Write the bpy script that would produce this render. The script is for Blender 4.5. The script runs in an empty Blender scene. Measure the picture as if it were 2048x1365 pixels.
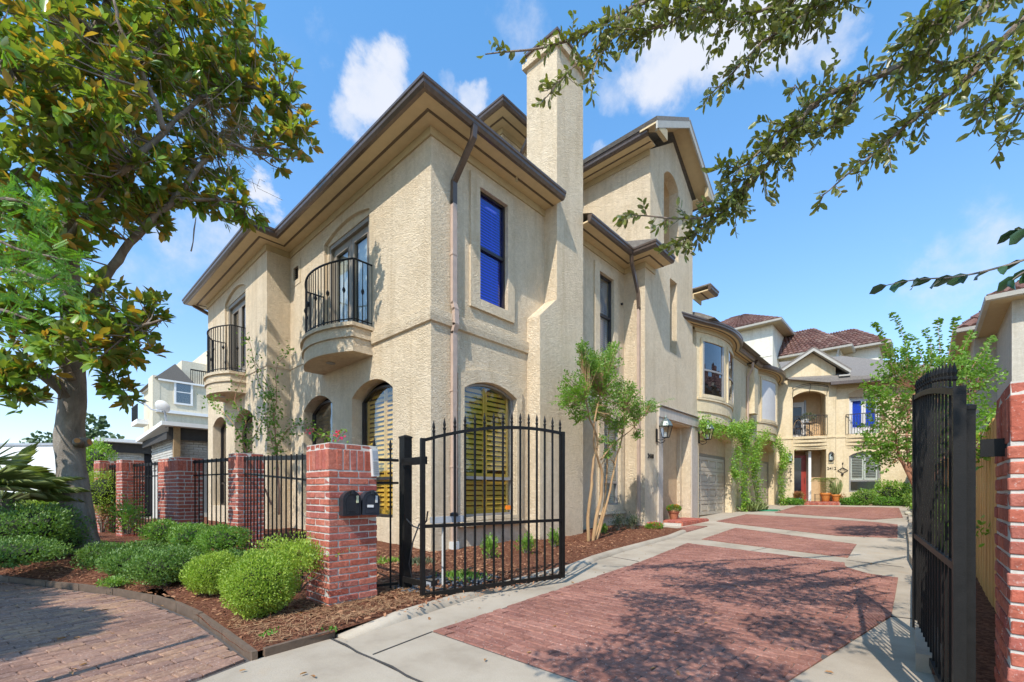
import bpy, bmesh, math, random
import numpy as np
from mathutils import Matrix, Vector
from mathutils.geometry import tessellate_polygon
R = math.radians
rng = np.random.default_rng(7)
random.seed(7)
scene = bpy.context.scene
COL = scene.collection

# ------------------------------------------------------------------ camera
FPX, HY, CX = 897.0, 984.5, 1024.0
CAM = np.array([6.429, -4.866, 1.15])
RT = np.array([.7356, .6774, 0.0])
FW = np.array([-.6774, .7356, 0.0])
cd = bpy.data.cameras.new('camera')
cam = bpy.data.objects.new('camera', cd)
COL.objects.link(cam)
cam.location = CAM
cam.rotation_euler = (R(90), 0, math.atan2(.6774, .7356))
cd.sensor_width = 36
cd.lens = FPX / 2048 * 36
cd.shift_y = (HY - 682.5) / 2048
cd.clip_start = .05
cd.clip_end = 3000
scene.camera = cam

# ------------------------------------------------------------------ light
SUN = Vector((.274, -.855, 1.0)).normalized()
sl = bpy.data.lights.new('sun', 'SUN')
sl.energy = 3.15
sl.angle = R(.42)
sl.color = (1, .945, .86)
so = bpy.data.objects.new('sun', sl)
so.rotation_euler = (-SUN).to_track_quat('-Z', 'Y').to_euler()
so.location = (0, -20, 30)
COL.objects.link(so)
world = bpy.data.worlds.new('World')
scene.world = world
world.use_nodes = True
WT = world.node_tree
SKY_STRENGTH = .15
scene.view_settings.view_transform = 'Standard'
scene.view_settings.look = 'None'
scene.view_settings.gamma = 1
scene.view_settings.use_curve_mapping = False
scene.view_settings.exposure = .75
scene.cycles.max_bounces = 8
scene.cycles.transparent_max_bounces = 12
scene.cycles.use_denoising = True
scene.cycles.use_adaptive_sampling = True
scene.cycles.adaptive_threshold = .02


class NT:
    """tiny node-tree writer"""
    def __init__(s, tree):
        s.t = tree

    def n(s, typ, ins=None, **kw):
        nd = s.t.nodes.new(typ)
        for k, v in kw.items():
            setattr(nd, k, v)
        for k, v in (ins or {}).items():
            if isinstance(v, bpy.types.NodeSocket):
                s.t.links.new(v, nd.inputs[k])
            else:
                nd.inputs[k].default_value = v
        return nd

    def math(s, op, a, b=0.0, c=None):
        d = {0: a, 1: b}
        if c is not None:
            d[2] = c
        return s.n('ShaderNodeMath', d, operation=op).outputs[0]

    def mix(s, f, a, b, mode='MIX'):
        m = s.n('ShaderNodeMix', {0: f, 6: a, 7: b}, data_type='RGBA', blend_type=mode)
        return m.outputs[2]

    def ramp(s, fac, pts, interp='LINEAR'):
        r = s.n('ShaderNodeValToRGB', {0: fac})
        r.color_ramp.interpolation = interp
        el = r.color_ramp.elements
        while len(el) < len(pts):
            el.new(.5)
        for e, (p, c) in zip(el, pts):
            e.position = p
            e.color = c4(c)
        return r.outputs[0]


def c4(c):
    return (c[0], c[1], c[2], 1.0)


def raydir(px, py):
    return FW + RT * (px - CX) / FPX + np.array([0, 0, -(py - HY) / FPX])


# sky: Nishita with scattered fair-weather clouds mixed in by direction
w = NT(WT)
WT.nodes.clear()
sky = w.n('ShaderNodeTexSky', sky_type='NISHITA', sun_disc=False, sun_elevation=math.asin(SUN.z),
          sun_rotation=math.atan2(SUN.x, SUN.y), altitude=0.0, air_density=1.15, dust_density=.35, ozone_density=2.2)
tc = w.n('ShaderNodeTexCoord')
gen = tc.outputs['Generated']
nz = w.n('ShaderNodeTexNoise', {'Vector': gen, 'Scale': 5.0, 'Detail': 9.0, 'Roughness': .62, 'Distortion': .3})
warp = w.n('ShaderNodeVectorMath', {0: gen, 1: w.n('ShaderNodeVectorMath', {0: nz.outputs['Color'], 3: .16}, operation='SCALE').outputs[0]}, operation='ADD')
total = None
CL = [(745, 165, .068, .95), (700, 205, .05, .7), (790, 130, .045, .8), (1040, 45, .09, .35), (660, 55, .05, .35), (950, 222, .04, .7), (905, 195, .035, .5), (540, 395, .042, .9),
      (520, 430, .045, .6), (1330, 105, .09, .95), (1430, 70, .10, .9), (1560, 60, .10, .85), (1660, 100, .065, .7), (1240, 130, .06, .5),
      (400, 480, .11, .5), (330, 570, .10, .4), (1190, 290, .03, .35), (1980, 490, .10, .45), (1880, 575, .09, .4), (1800, 500, .06, .2),
      (1500, -500, .3, .4), (2700, 300, .3, .4), (-700, 400, .35, .4), (40, 840, .25, .3)]
for (px, py, r, s) in CL:
    d = raydir(px, py)
    d = d / np.linalg.norm(d)
    d = d + np.array([.08, .08, .08])  # the warp adds half its amplitude
    dist = w.n('ShaderNodeVectorMath', {0: warp.outputs[0], 1: tuple(d)}, operation='DISTANCE').outputs['Value']
    m = w.n('ShaderNodeMapRange', {0: dist, 1: r * .35, 2: r * 1.05, 3: s, 4: 0.0}, interpolation_type='SMOOTHSTEP', clamp=True).outputs[0]
    total = m if total is None else w.math('MAXIMUM', total, m)
nz2 = w.n('ShaderNodeTexNoise', {'Vector': gen, 'Scale': 3.0, 'Detail': 7.0, 'Roughness': .6})
# a few more clouds all round the horizon so that the sky goes on beyond the frame
wispy = w.n('ShaderNodeMapRange', {0: nz2.outputs[0], 1: .60, 2: .80, 3: 0.0, 4: .10}, interpolation_type='SMOOTHSTEP').outputs[0]
nz3 = w.n('ShaderNodeTexNoise', {'Vector': gen, 'Scale': 11.0, 'Detail': 10.0, 'Roughness': .6})
dens = w.math('ADD', total, w.math('MULTIPLY', w.math('SUBTRACT', nz3.outputs[0], .5), 1.3))
puff = w.n('ShaderNodeMapRange', {0: dens, 1: .22, 2: .95, 3: 0.0, 4: .95}, interpolation_type='SMOOTHSTEP').outputs[0]
puff = w.math('MULTIPLY', puff, w.n('ShaderNodeMapRange', {0: total, 1: 0.0, 2: .25, 3: 0.0, 4: 1.0}).outputs[0])
mask = w.math('MAXIMUM', puff, wispy)
el = w.n('ShaderNodeMapRange', {0: w.n('ShaderNodeSeparateXYZ', {0: gen}).outputs[2], 1: .12, 2: .75, 3: 0.0, 4: 1.0}, clamp=True).outputs[0]
grade = w.mix(el, (.83, .865, .97, 1), (.70, 1.16, 1.34, 1))
bg1 = w.n('ShaderNodeBackground', {'Color': w.mix(1.0, sky.outputs[0], grade, 'MULTIPLY'), 'Strength': SKY_STRENGTH})
bg2 = w.n('ShaderNodeBackground', {'Color': (.86, .90, 1.0, 1), 'Strength': .60})
mx = w.n('ShaderNodeMixShader', {0: mask, 1: bg1.outputs[0], 2: bg2.outputs[0]})
w.n('ShaderNodeOutputWorld', {0: mx.outputs[0]})

# ------------------------------------------------------------------ places


def gz(y):
    """the drive rises gently away from the gate"""
    return .025 * min(max(0.0, y - 2), 20)


def at(px, py, d):
    return Vector(CAM + raydir(px, py) * d)


def gr(px, py, h=0.0):
    z = 0
    for i in range(12):
        d = raydir(px, py)
        p = CAM + d * ((z + h - CAM[2]) / d[2])
        z = gz(p[1])
    return Vector(p)


def onx(px, py, x=0.0):
    d = raydir(px, py)
    return Vector(CAM + d * ((x - CAM[0]) / d[0]))


def ony(px, py, y=0.0):
    d = raydir(px, py)
    return Vector(CAM + d * ((y - CAM[1]) / d[1]))


def proj(p):
    v = np.asarray(p, float) - CAM
    dep = v @ FW
    return (CX + FPX * (v @ RT) / max(dep, .01), HY - FPX * v[..., 2] / max(dep, .01), dep)


# ------------------------------------------------------------------ objects
WMAT = {}


def tag(o, label=None, cat=None, group=None, kind=None):
    if label:
        o['label'] = label
    if cat:
        o['category'] = cat
    if group:
        o['group'] = group
    if kind:
        o['kind'] = kind
    return o


def thing(name, loc, label, cat, group=None):
    o = bpy.data.objects.new(name, None)
    o.empty_display_size = .2
    COL.objects.link(o)
    o.location = loc
    WMAT[o] = Matrix.Translation(Vector(loc))
    return tag(o, label, cat, group)


def link(name, me, parent=None, M=None):
    o = bpy.data.objects.new(name, me)
    COL.objects.link(o)
    M = M or Matrix()
    WMAT[o] = M
    if parent is not None:
        o.parent = parent
        o.matrix_local = WMAT[parent].inverted() @ M
    else:
        o.matrix_local = M
    return o


def rotz(a):
    return Matrix.Rotation(a, 4, 'Z')


class MB:
    """collects shapes in metres, optionally in a local frame M"""
    def __init__(s, M=None):
        s.M = M
        s.v = []
        s.f = []

    def add(s, vs, fs):
        b = len(s.v)
        s.v.extend([tuple(s.M @ Vector(v)) for v in vs] if s.M is not None else [tuple(v) for v in vs])
        s.f.extend([tuple(b + i for i in f) for f in fs])
        return s

    def box(s, x0, x1, y0, y1, z0, z1):
        if x0 > x1: x0, x1 = x1, x0
        if y0 > y1: y0, y1 = y1, y0
        if z0 > z1: z0, z1 = z1, z0
        return s.add([(x0, y0, z0), (x1, y0, z0), (x1, y1, z0), (x0, y1, z0), (x0, y0, z1), (x1, y0, z1), (x1, y1, z1), (x0, y1, z1)],
                     [(0, 3, 2, 1), (4, 5, 6, 7), (0, 1, 5, 4), (1, 2, 6, 5), (2, 3, 7, 6), (3, 0, 4, 7)])

    def bar(s, a, b, w, h=None, up=(0, 0, 1)):
        a = Vector(a); b = Vector(b); h = h or w
        d = (b - a).normalized()
        u = Vector(up)
        if abs(d.dot(u)) > .98:
            u = Vector((1, 0, 0))
        sx = d.cross(u).normalized() * w / 2
        sz = sx.cross(d).normalized() * h / 2
        vs = []
        for p in (a, b):
            vs += [p - sx - sz, p + sx - sz, p + sx + sz, p - sx + sz]
        return s.add(vs, [(0, 3, 2, 1), (4, 5, 6, 7), (0, 1, 5, 4), (1, 2, 6, 5), (2, 3, 7, 6), (3, 0, 4, 7)])

    def prism(s, poly, z0, z1):
        """plan polygon extruded in z (z0, z1 may be functions of (x, y))"""
        n = len(poly)
        f0 = z0 if callable(z0) else (lambda x, y: z0)
        f1 = z1 if callable(z1) else (lambda x, y: z1)
        vs = [(x, y, f0(x, y)) for x, y in poly] + [(x, y, f1(x, y)) for x, y in poly]
        fs = [(i, (i + 1) % n, n + (i + 1) % n, n + i) for i in range(n)]
        tr = tessellate_polygon([[Vector((x, y, 0)) for x, y in poly]])
        fs += [tuple(n + i for i in t) for t in tr] + [tuple(reversed(t)) for t in tr]
        return s.add(vs, fs)

    def tube(s, pts, rad, n=8, cap=True):
        pts = [Vector(p) for p in pts]
        if not hasattr(rad, '__len__'):
            rad = [rad] * len(pts)
        vs = []; fs = []
        prev = None
        for i, p in enumerate(pts):
            t = (pts[min(i + 1, len(pts) - 1)] - pts[max(i - 1, 0)]).normalized()
            if prev is None:
                a = t.orthogonal().normalized()
            else:
                a = (prev - t * prev.dot(t)).normalized()
            prev = a
            b = t.cross(a)
            for k in range(n):
                th = 2 * math.pi * k / n
                vs.append(p + (a * math.cos(th) + b * math.sin(th)) * rad[i])
        for i in range(len(pts) - 1):
            for k in range(n):
                fs.append((i * n + k, i * n + (k + 1) % n, (i + 1) * n + (k + 1) % n, (i + 1) * n + k))
        if cap:
            fs.append(tuple(reversed(range(n))))
            fs.append(tuple((len(pts) - 1) * n + k for k in range(n)))
        return s.add(vs, fs)

    def lathe(s, prof, c=(0, 0, 0), n=20):
        vs = []; fs = []
        for (r, z) in prof:
            for k in range(n):
                th = 2 * math.pi * k / n
                vs.append((c[0] + r * math.cos(th), c[1] + r * math.sin(th), c[2] + z))
        for i in range(len(prof) - 1):
            for k in range(n):
                fs.append((i * n + k, i * n + (k + 1) % n, (i + 1) * n + (k + 1) % n, (i + 1) * n + k))
        fs.append(tuple(reversed(range(n))))
        fs.append(tuple((len(prof) - 1) * n + k for k in range(n)))
        return s.add(vs, fs)

    def slab(s, outer, holes, y0, y1):
        """wall in the local u-z plane with openings, from local y0 (front) to y1"""
        loops = [outer] + list(holes)
        flat = [p for l in loops for p in l]
        n = len(flat)
        tr = tessellate_polygon([[Vector((p[0], p[1], 0)) for p in l] for l in loops])
        vs = [(p[0], y0, p[1]) for p in flat] + [(p[0], y1, p[1]) for p in flat]
        fs = [tuple(t) for t in tr] + [tuple(n + i for i in reversed(t)) for t in tr]
        b = 0
        for l in loops:
            m = len(l)
            for i in range(m):
                j = (i + 1) % m
                fs.append((b + i, b + j, n + b + j, n + b + i))
            b += m
        return s.add(vs, fs)

    def ring(s, outer, inner, y0, y1):
        n = len(outer)
        vs = [(p[0], y, p[1]) for y in (y0, y1) for p in outer] + [(p[0], y, p[1]) for y in (y0, y1) for p in inner]
        fs = []
        for i in range(n):
            j = (i + 1) % n
            fs += [(i, j, 2 * n + j, 2 * n + i), (n + i, 3 * n + i, 3 * n + j, n + j), (i, n + i, n + j, j), (2 * n + i, 2 * n + j, 3 * n + j, 3 * n + i)]
        return s.add(vs, fs)

    def sweep(s, prof, path, closed=True):
        """profile [(outward, z)] along a plan path, outward = right-hand side, mitred"""
        P = [offset_path(path, d) for d, z in prof]
        n = len(prof); m = len(path)
        vs = [(P[k][i][0], P[k][i][1], prof[k][1]) for i in range(m) for k in range(n)]
        fs = []
        for i in range(m - 1):
            for k in range(n if closed else n - 1):
                l = (k + 1) % n
                fs.append((i * n + k, i * n + l, (i + 1) * n + l, (i + 1) * n + k))
        if closed:
            fs.append(tuple(range(n)))
            fs.append(tuple(reversed([(m - 1) * n + k for k in range(n)])))
        return s.add(vs, fs)

    def mesh(s, name, mat=None, smooth=False, origin=None, flip=True):
        me = bpy.data.meshes.new(name)
        v = np.array(s.v, float)
        if origin is not None:
            v = v - np.array(origin)
        me.from_pydata(v.tolist(), [], s.f)
        if mat:
            me.materials.append(mat)
        if flip:
            bm = bmesh.new(); bm.from_mesh(me)
            bmesh.ops.recalc_face_normals(bm, faces=bm.faces)
            bm.to_mesh(me); bm.free()
        if smooth:
            me.shade_smooth()
        return me

    def build(s, name, mat, parent=None, smooth=False, kind=None):
        v = np.array(s.v)
        o = v.mean(0); o[2] = v[:, 2].min()
        me = s.mesh(name, mat, smooth, origin=o)
        ob = link(name, me, parent, Matrix.Translation(Vector(o)))
        if kind:
            ob['kind'] = kind
        return ob


def offset_path(path, d):
    out = []
    n = len(path)
    for i in range(n):
        p = Vector(path[i][:2])
        ns = []
        if i > 0:
            t = (p - Vector(path[i - 1][:2])).normalized(); ns.append(Vector((t.y, -t.x)))
        if i < n - 1:
            t = (Vector(path[i + 1][:2]) - p).normalized(); ns.append(Vector((t.y, -t.x)))
        if len(ns) == 1:
            o = ns[0] * d
        else:
            b = (ns[0] + ns[1])
            b = b / max(b.length, 1e-6)
            o = b * d / max(.25, b.dot(ns[0]))
        out.append((p.x + o.x, p.y + o.y))
    return out


def rect(u0, u1, z0, z1):
    return [(u0, z0), (u1, z0), (u1, z1), (u0, z1)]


def arch(uc, hw, z0, zs, zt, n=12):
    h = max(zt - zs, 1e-3)
    Rr = (hw * hw + h * h) / (2 * h)
    a = math.asin(min(1, hw / Rr))
    pts = [(uc - hw, z0), (uc + hw, z0)]
    for i in range(n + 1):
        t = a - 2 * a * i / n
        pts.append((uc + Rr * math.sin(t), zt - Rr + Rr * math.cos(t)))
    return pts


def arch_half(z, hw, zs, zt):
    """half width of the arch opening at height z"""
    if z <= zs:
        return hw
    h = zt - zs
    Rr = (hw * hw + h * h) / (2 * h)
    q = z - (zt - Rr)
    return math.sqrt(max(0, Rr * Rr - q * q))


def text_mesh(name, body, size, depth, mat):
    cu = bpy.data.curves.new(name, 'FONT')
    cu.body = body; cu.size = size; cu.extrude = depth; cu.resolution_u = 3
    cu.align_x = 'CENTER'; cu.align_y = 'CENTER'
    o = bpy.data.objects.new(name, cu)
    COL.objects.link(o)
    dg = bpy.context.evaluated_depsgraph_get()
    me = bpy.data.meshes.new_from_object(o.evaluated_get(dg))
    bpy.data.objects.remove(o)
    me.name = name
    me.materials.clear(); me.materials.append(mat)
    return me


def mesh_arrays(me):
    v = np.empty(len(me.vertices) * 3); me.vertices.foreach_get('co', v)
    fs = [tuple(p.vertices) for p in me.polygons]
    return v.reshape(-1, 3), fs


def pieces(parent, name, items, mat, limit=300, stuffname=None, minpx=0):
    """items: (mesh, Matrix). The pieces that show largest become objects, the rest one joined mesh."""
    sc = []
    for me, M in items:
        p = M.translation
        px, py, dep = proj((p.x, p.y, p.z))
        size = FPX / max(dep, .1)
        if dep < .3 or px < -60 or px > 2110 or py < -60 or py > 1430:
            size *= .01
        sc.append(size)
    order = np.argsort(sc)[::-1]
    rest = []
    for r, i in enumerate(order):
        me, M = items[i]
        if r < limit and sc[i] > minpx:
            if len(me.materials) == 0:
                me.materials.append(mat)
            link(name, me, parent, M)
        else:
            rest.append(i)
    if rest:
        mb = MB()
        cache = {}
        for i in rest:
            me, M = items[i]
            if me not in cache:
                cache[me] = mesh_arrays(me)
            v, fs = cache[me]
            A = np.array(M)
            vv = v @ A[:3, :3].T + A[:3, 3]
            b = len(mb.v)
            mb.v.extend(map(tuple, vv.tolist()))
            mb.f.extend([tuple(b + k for k in f) for f in fs])
        v = np.array(mb.v); o = v.mean(0); o[2] = v[:, 2].min()
        me = mb.mesh(stuffname or name + '_field', mat, origin=o, flip=False)
        ob = link(stuffname or name + '_field', me, parent, Matrix.Translation(Vector(o)))
        ob['kind'] = 'stuff'


def chamfer_box(name, sx, sy, sz, c, jit=0.0, seed=0, mat=None):
    """box centred on its base middle with chamfered edges, slightly uneven"""
    rr = random.Random(seed)
    bm = bmesh.new()
    bmesh.ops.create_cube(bm, size=1)
    for v in bm.verts:
        v.co = Vector((v.co.x * sx + rr.uniform(-jit, jit), v.co.y * sy + rr.uniform(-jit, jit), (v.co.z + .5) * sz + rr.uniform(-jit, jit) * .6))
    bmesh.ops.bevel(bm, geom=list(bm.edges), offset=c, segments=1, affect='EDGES')
    me = bpy.data.meshes.new(name)
    bm.to_mesh(me); bm.free()
    if mat:
        me.materials.append(mat)
    return me
# ------------------------------------------------------------------ materials


def new_mat(name):
    m = bpy.data.materials.new(name)
    m.use_nodes = True
    m.node_tree.nodes.clear()
    return m, NT(m.node_tree)


def finish(t, bsdf):
    t.n('ShaderNodeOutputMaterial', {0: bsdf})


def principled(t, **k):
    ins = {}
    for a, b in k.items():
        ins[{'color': 'Base Color', 'rough': 'Roughness', 'metal': 'Metallic', 'normal': 'Normal', 'spec': 'Specular IOR Level', 'coat': 'Coat Weight'}[a]] = b
    return t.n('ShaderNodeBsdfPrincipled', ins).outputs[0]


def plain(name, col, rough=.5, metal=0.0, var=.12, nscale=6.0, bump=0.0, bscale=60.0, spec=.5):
    m, t = new_mat(name)
    co = t.n('ShaderNodeTexCoord').outputs['Object']
    nz = t.n('ShaderNodeTexNoise', {'Vector': co, 'Scale': nscale, 'Detail': 5.0, 'Roughness': .6})
    f = t.ramp(nz.outputs[0], [(.3, tuple(c * (1 - var) for c in col)), (.7, tuple(min(1, c * (1 + var)) for c in col))])
    k = dict(color=f, rough=rough, metal=metal, spec=spec)
    if bump:
        b = t.n('ShaderNodeTexNoise', {'Vector': co, 'Scale': bscale, 'Detail': 4.0})
        k['normal'] = t.n('ShaderNodeBump', {'Height': b.outputs[0], 'Strength': bump, 'Distance': .004}).outputs[0]
    finish(t, principled(t, **k))
    return m


def stucco(name, col, col2, strength=1.0, dist=.03, scale=1.0):
    m, t = new_mat(name)
    co = t.n('ShaderNodeTexCoord').outputs['Object']
    n1 = t.n('ShaderNodeTexNoise', {'Vector': co, 'Scale': 1.1, 'Detail': 6.0, 'Roughness': .6})
    n3 = t.n('ShaderNodeTexNoise', {'Vector': co, 'Scale': 9.0, 'Detail': 4.0})
    base = t.ramp(n1.outputs[0], [(.35, col), (.65, col2)])
    base = t.mix(.22, base, t.ramp(n3.outputs[0], [(.3, tuple(c * .7 for c in col)), (.7, tuple(min(1, c * 1.2) for c in col2))]))
    # trowelled skip texture: stretched, distorted noise ridges
    mp = t.n('ShaderNodeMapping', {'Vector': co, 'Scale': (1, 1, 1.25)})
    a = t.n('ShaderNodeTexNoise', {'Vector': mp.outputs[0], 'Scale': 22 * scale, 'Detail': 5.0, 'Roughness': .55, 'Distortion': 1.3})
    b = t.n('ShaderNodeTexNoise', {'Vector': mp.outputs[0], 'Scale': 48 * scale, 'Detail': 3.0, 'Roughness': .6, 'Distortion': .6})
    h = t.math('ADD', t.math('MULTIPLY', t.ramp(a.outputs[0], [(.38, (0, 0, 0)), (.6, (1, 1, 1))]), .75), t.math('MULTIPLY', b.outputs[0], .5))
    base = t.mix(t.math('MULTIPLY', t.math('SUBTRACT', 1.0, h), .28), base, (col[0] * .55, col[1] * .5, col[2] * .42, 1))
    pos = t.n('ShaderNodeNewGeometry').outputs['Position']
    sm_ = t.n('ShaderNodeMapping', {'Vector': pos, 'Scale': (2.2, 2.2, .16)})
    sn = t.n('ShaderNodeTexNoise', {'Vector': sm_.outputs[0], 'Scale': 2.0, 'Detail': 6.0, 'Roughness': .7})
    base = t.mix(t.ramp(sn.outputs[0], [(.50, (0, 0, 0)), (.72, (.42, .42, .42))]), base, (col[0] * .62, col[1] * .56, col[2] * .46, 1))
    hn = t.n('ShaderNodeTexNoise', {'Vector': pos, 'Scale': .7, 'Detail': 3.0})
    h = t.math('MULTIPLY', h, t.n('ShaderNodeMapRange', {0: hn.outputs[0], 1: .3, 2: .7, 3: .55, 4: 1.15}).outputs[0])
    nrm = t.n('ShaderNodeBump', {'Height': h, 'Strength': strength, 'Distance': dist}).outputs[0]
    finish(t, principled(t, color=base, rough=.92, normal=nrm, spec=.15))
    return m


M = {}
M['stucco'] = stucco('stucco', (.735, .585, .395), (.79, .65, .465), strength=.75, dist=.035)
M['stucco_far'] = stucco('stucco_far', (.68, .54, .33), (.73, .60, .40), strength=.35, dist=.02, scale=.7)
M['stucco_cream'] = stucco('stucco_cream', (.72, .67, .55), (.78, .73, .63), strength=.2, dist=.01, scale=.5)
M['stucco_far_town'] = stucco('stucco_far_town', (.68, .60, .44), (.73, .65, .50), strength=.15, dist=.01, scale=.5)
M['stucco_grey'] = stucco('stucco_grey', (.48, .44, .36), (.54, .49, .40), strength=.25, dist=.01, scale=.6)
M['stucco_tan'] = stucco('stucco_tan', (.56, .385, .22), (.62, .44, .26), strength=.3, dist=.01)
M['cast_stone'] = stucco('cast_stone', (.52, .44, .35), (.58, .50, .41), strength=.12, dist=.006)
M['soffit'] = plain('soffit', (.62, .47, .26), .7, var=.06)
M['frieze'] = plain('frieze', (.46, .355, .20), .7, var=.06)
M['fascia_pale'] = plain('fascia_pale', (.42, .39, .33), .6, var=.06)
M['soffit_groove'] = plain('soffit_groove', (.13, .085, .05), .7, var=.05)
M['gutter'] = plain('gutter', (.135, .095, .072), .28, .35, var=.18, nscale=14)
M['downspout'] = plain('downspout', (.48, .35, .27), .45, .1, var=.12, nscale=5)
M['shingle'] = plain('shingle', (.19, .165, .14), .9, var=.25, nscale=18, bump=.8, bscale=30)
M['iron'] = plain('iron', (.012, .011, .010), .5, .0, var=.25, nscale=20, bump=.2, bscale=150, spec=.22)
M['iron_brown'] = plain('iron_brown', (.03, .024, .022), .5, .0, var=.2)
M['bronze_frame'] = plain('bronze_frame', (.035, .028, .026), .35, .2, var=.1)
M['taupe_frame'] = plain('taupe_frame', (.25, .21, .16), .5, var=.08)
M['white_frame'] = plain('white_frame', (.62, .60, .57), .5, var=.06)
M['grey_frame'] = plain('grey_frame', (.30, .28, .26), .4, .2, var=.08)
M['white_paint'] = plain('white_paint', (.78, .76, .72), .6, var=.04)
M['shutter_yellow'] = plain('shutter_yellow', (.82, .47, .07), .55, var=.07)
M['shutter_white'] = plain('shutter_white', (.60, .60, .57), .55, var=.05)
M['blind'] = plain('blind', (.62, .64, .80), .6, var=.04)
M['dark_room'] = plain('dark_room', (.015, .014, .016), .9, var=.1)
M['garage_door'] = plain('garage_door', (.52, .44, .33), .55, var=.05)
M['terracotta'] = plain('terracotta', (.50, .20, .10), .7, var=.18, nscale=9, bump=.3)
M['orange_pot'] = plain('orange_pot', (.62, .22, .05), .35, var=.1)
M['blue_pot'] = plain('blue_pot', (.02, .05, .22), .25, var=.1)
M['red_door'] = plain('red_door', (.30, .035, .02), .4, var=.12)
M['orange'] = plain('orange', (.85, .22, .02), .35, var=.05)
M['wood_post'] = plain('wood_post', (.30, .19, .09), .8, var=.2, nscale=12)
M['plastic_black'] = plain('plastic_black', (.022, .024, .028), .3, var=.2, nscale=25)
M['plastic_grey'] = plain('plastic_grey', (.35, .37, .40), .35, var=.1)
M['pvc_white'] = plain('pvc_white', (.55, .55, .53), .45, var=.08)
M['rock_black'] = plain('rock_black', (.07, .075, .085), .5, var=.4, nscale=25)
M['edging'] = plain('edging', (.13, .085, .055), .85, var=.25, nscale=9, bump=.7, bscale=45)
M['drain_stain'] = plain('joint_dark', (.05, .045, .04), .95)


def glass(name, tint, refl=.12, rough=.01, gcol=(1, 1, 1)):
    m, t = new_mat(name)
    tr = t.n('ShaderNodeBsdfTransparent', {0: c4(tint)}).outputs[0]
    co = t.n('ShaderNodeTexCoord').outputs['Object']
    nz = t.n('ShaderNodeTexNoise', {'Vector': co, 'Scale': 1.6, 'Detail': 1.0})
    bp = t.n('ShaderNodeBump', {'Height': nz.outputs[0], 'Strength': .12, 'Distance': .05}).outputs[0]
    gl = t.n('ShaderNodeBsdfGlossy', {'Color': c4(gcol), 'Roughness': rough, 'Normal': bp}).outputs[0]
    lw = t.n('ShaderNodeLayerWeight', {0: .5}).outputs['Facing']
    fr = t.math('ADD', .035, t.math('MULTIPLY', .8, t.math('POWER', lw, 4.0)))
    finish(t, t.n('ShaderNodeMixShader', {0: t.math('ADD', fr, refl), 1: tr, 2: gl}).outputs[0])
    return m


M['glass'] = glass('glass', (.9, .92, .9), .03)
M['glass_sky_deep'] = glass('glass_sky_deep', (.34, .42, .95), .10, gcol=(.55, .65, 1))  # blue of the reflected sky put into the tint and gloss colour
M['glass_sky'] = glass('glass_sky', (.42, .60, .92), .12, gcol=(.7, .85, 1))  # paler pane, sky reflection likewise held in its tint
M['glass_dark'] = glass('glass_dark', (.45, .48, .5), .12)
M['glass_lamp'] = glass('glass_lamp', (.92, .95, .95), .12)


def brickmat(name, cols, mort=None, rough=.85, bump=1.0):
    """random colour per brick, whether it is an object of its own or an island of a joined mesh"""
    m, t = new_mat(name)
    co = t.n('ShaderNodeTexCoord').outputs['Object']
    oi = t.n('ShaderNodeObjectInfo')
    gi = t.n('ShaderNodeNewGeometry')
    rnd = t.math('FRACT', t.math('ADD', oi.outputs['Random'], gi.outputs['Random Per Island']))
    off = t.n('ShaderNodeVectorMath', {0: co, 1: t.n('ShaderNodeCombineXYZ', {0: t.math('MULTIPLY', rnd, 37.0), 1: t.math('MULTIPLY', rnd, 11.0), 2: 0.0}).outputs[0]}, operation='ADD').outputs[0]
    n = len(cols)
    c = t.ramp(rnd, [(i / (n - 1), cols[i]) for i in range(n)])
    nz = t.n('ShaderNodeTexNoise', {'Vector': off, 'Scale': 24.0, 'Detail': 5.0, 'Roughness': .65})
    c = t.mix(t.ramp(nz.outputs[0], [(.35, (0, 0, 0)), (.75, (.75, .75, .75))]), c, (cols[0][0] * .45, cols[0][1] * .45, cols[0][2] * .5, 1))
    n2 = t.n('ShaderNodeTexNoise', {'Vector': off, 'Scale': 70.0, 'Detail': 2.0})
    c = t.mix(t.ramp(n2.outputs[0], [(.62, (0, 0, 0)), (.72, (.55, .55, .55))]), c, (.62, .48, .42, 1))
    big = t.n('ShaderNodeTexNoise', {'Vector': gi.outputs['Position'], 'Scale': .9, 'Detail': 6.0, 'Roughness': .65})
    c = t.mix(1.0, c, t.ramp(big.outputs[0], [(.32, (.72, .70, .70)), (.52, (1, 1, 1)), (.7, (1.0, 1.0, .97))]), 'MULTIPLY')
    bp = t.n('ShaderNodeBump', {'Height': t.math('ADD', nz.outputs[0], t.math('MULTIPLY', n2.outputs[0], .4)), 'Strength': .8 * bump, 'Distance': .008}).outputs[0]
    finish(t, principled(t, color=c, rough=rough, normal=bp, spec=.2))
    return m


M['brick'] = brickmat('brick', [(.42, .105, .065), (.52, .145, .09), (.58, .19, .12), (.38, .10, .08), (.54, .20, .14)])
M['paver'] = brickmat('paver', [(.31, .135, .095), (.37, .17, .12), (.27, .115, .085), (.42, .20, .145), (.33, .145, .105)], bump=.7)
M['street_brick'] = brickmat('street_brick', [(.26, .15, .11), (.38, .22, .15), (.30, .185, .14), (.43, .25, .15), (.27, .165, .13)], bump=.6)
M['mortar'] = plain('mortar', (.52, .48, .42), .95, var=.15, nscale=30, bump=.6)
M['bedding'] = plain('bedding', (.09, .075, .065), .95, var=.2, nscale=20)


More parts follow.
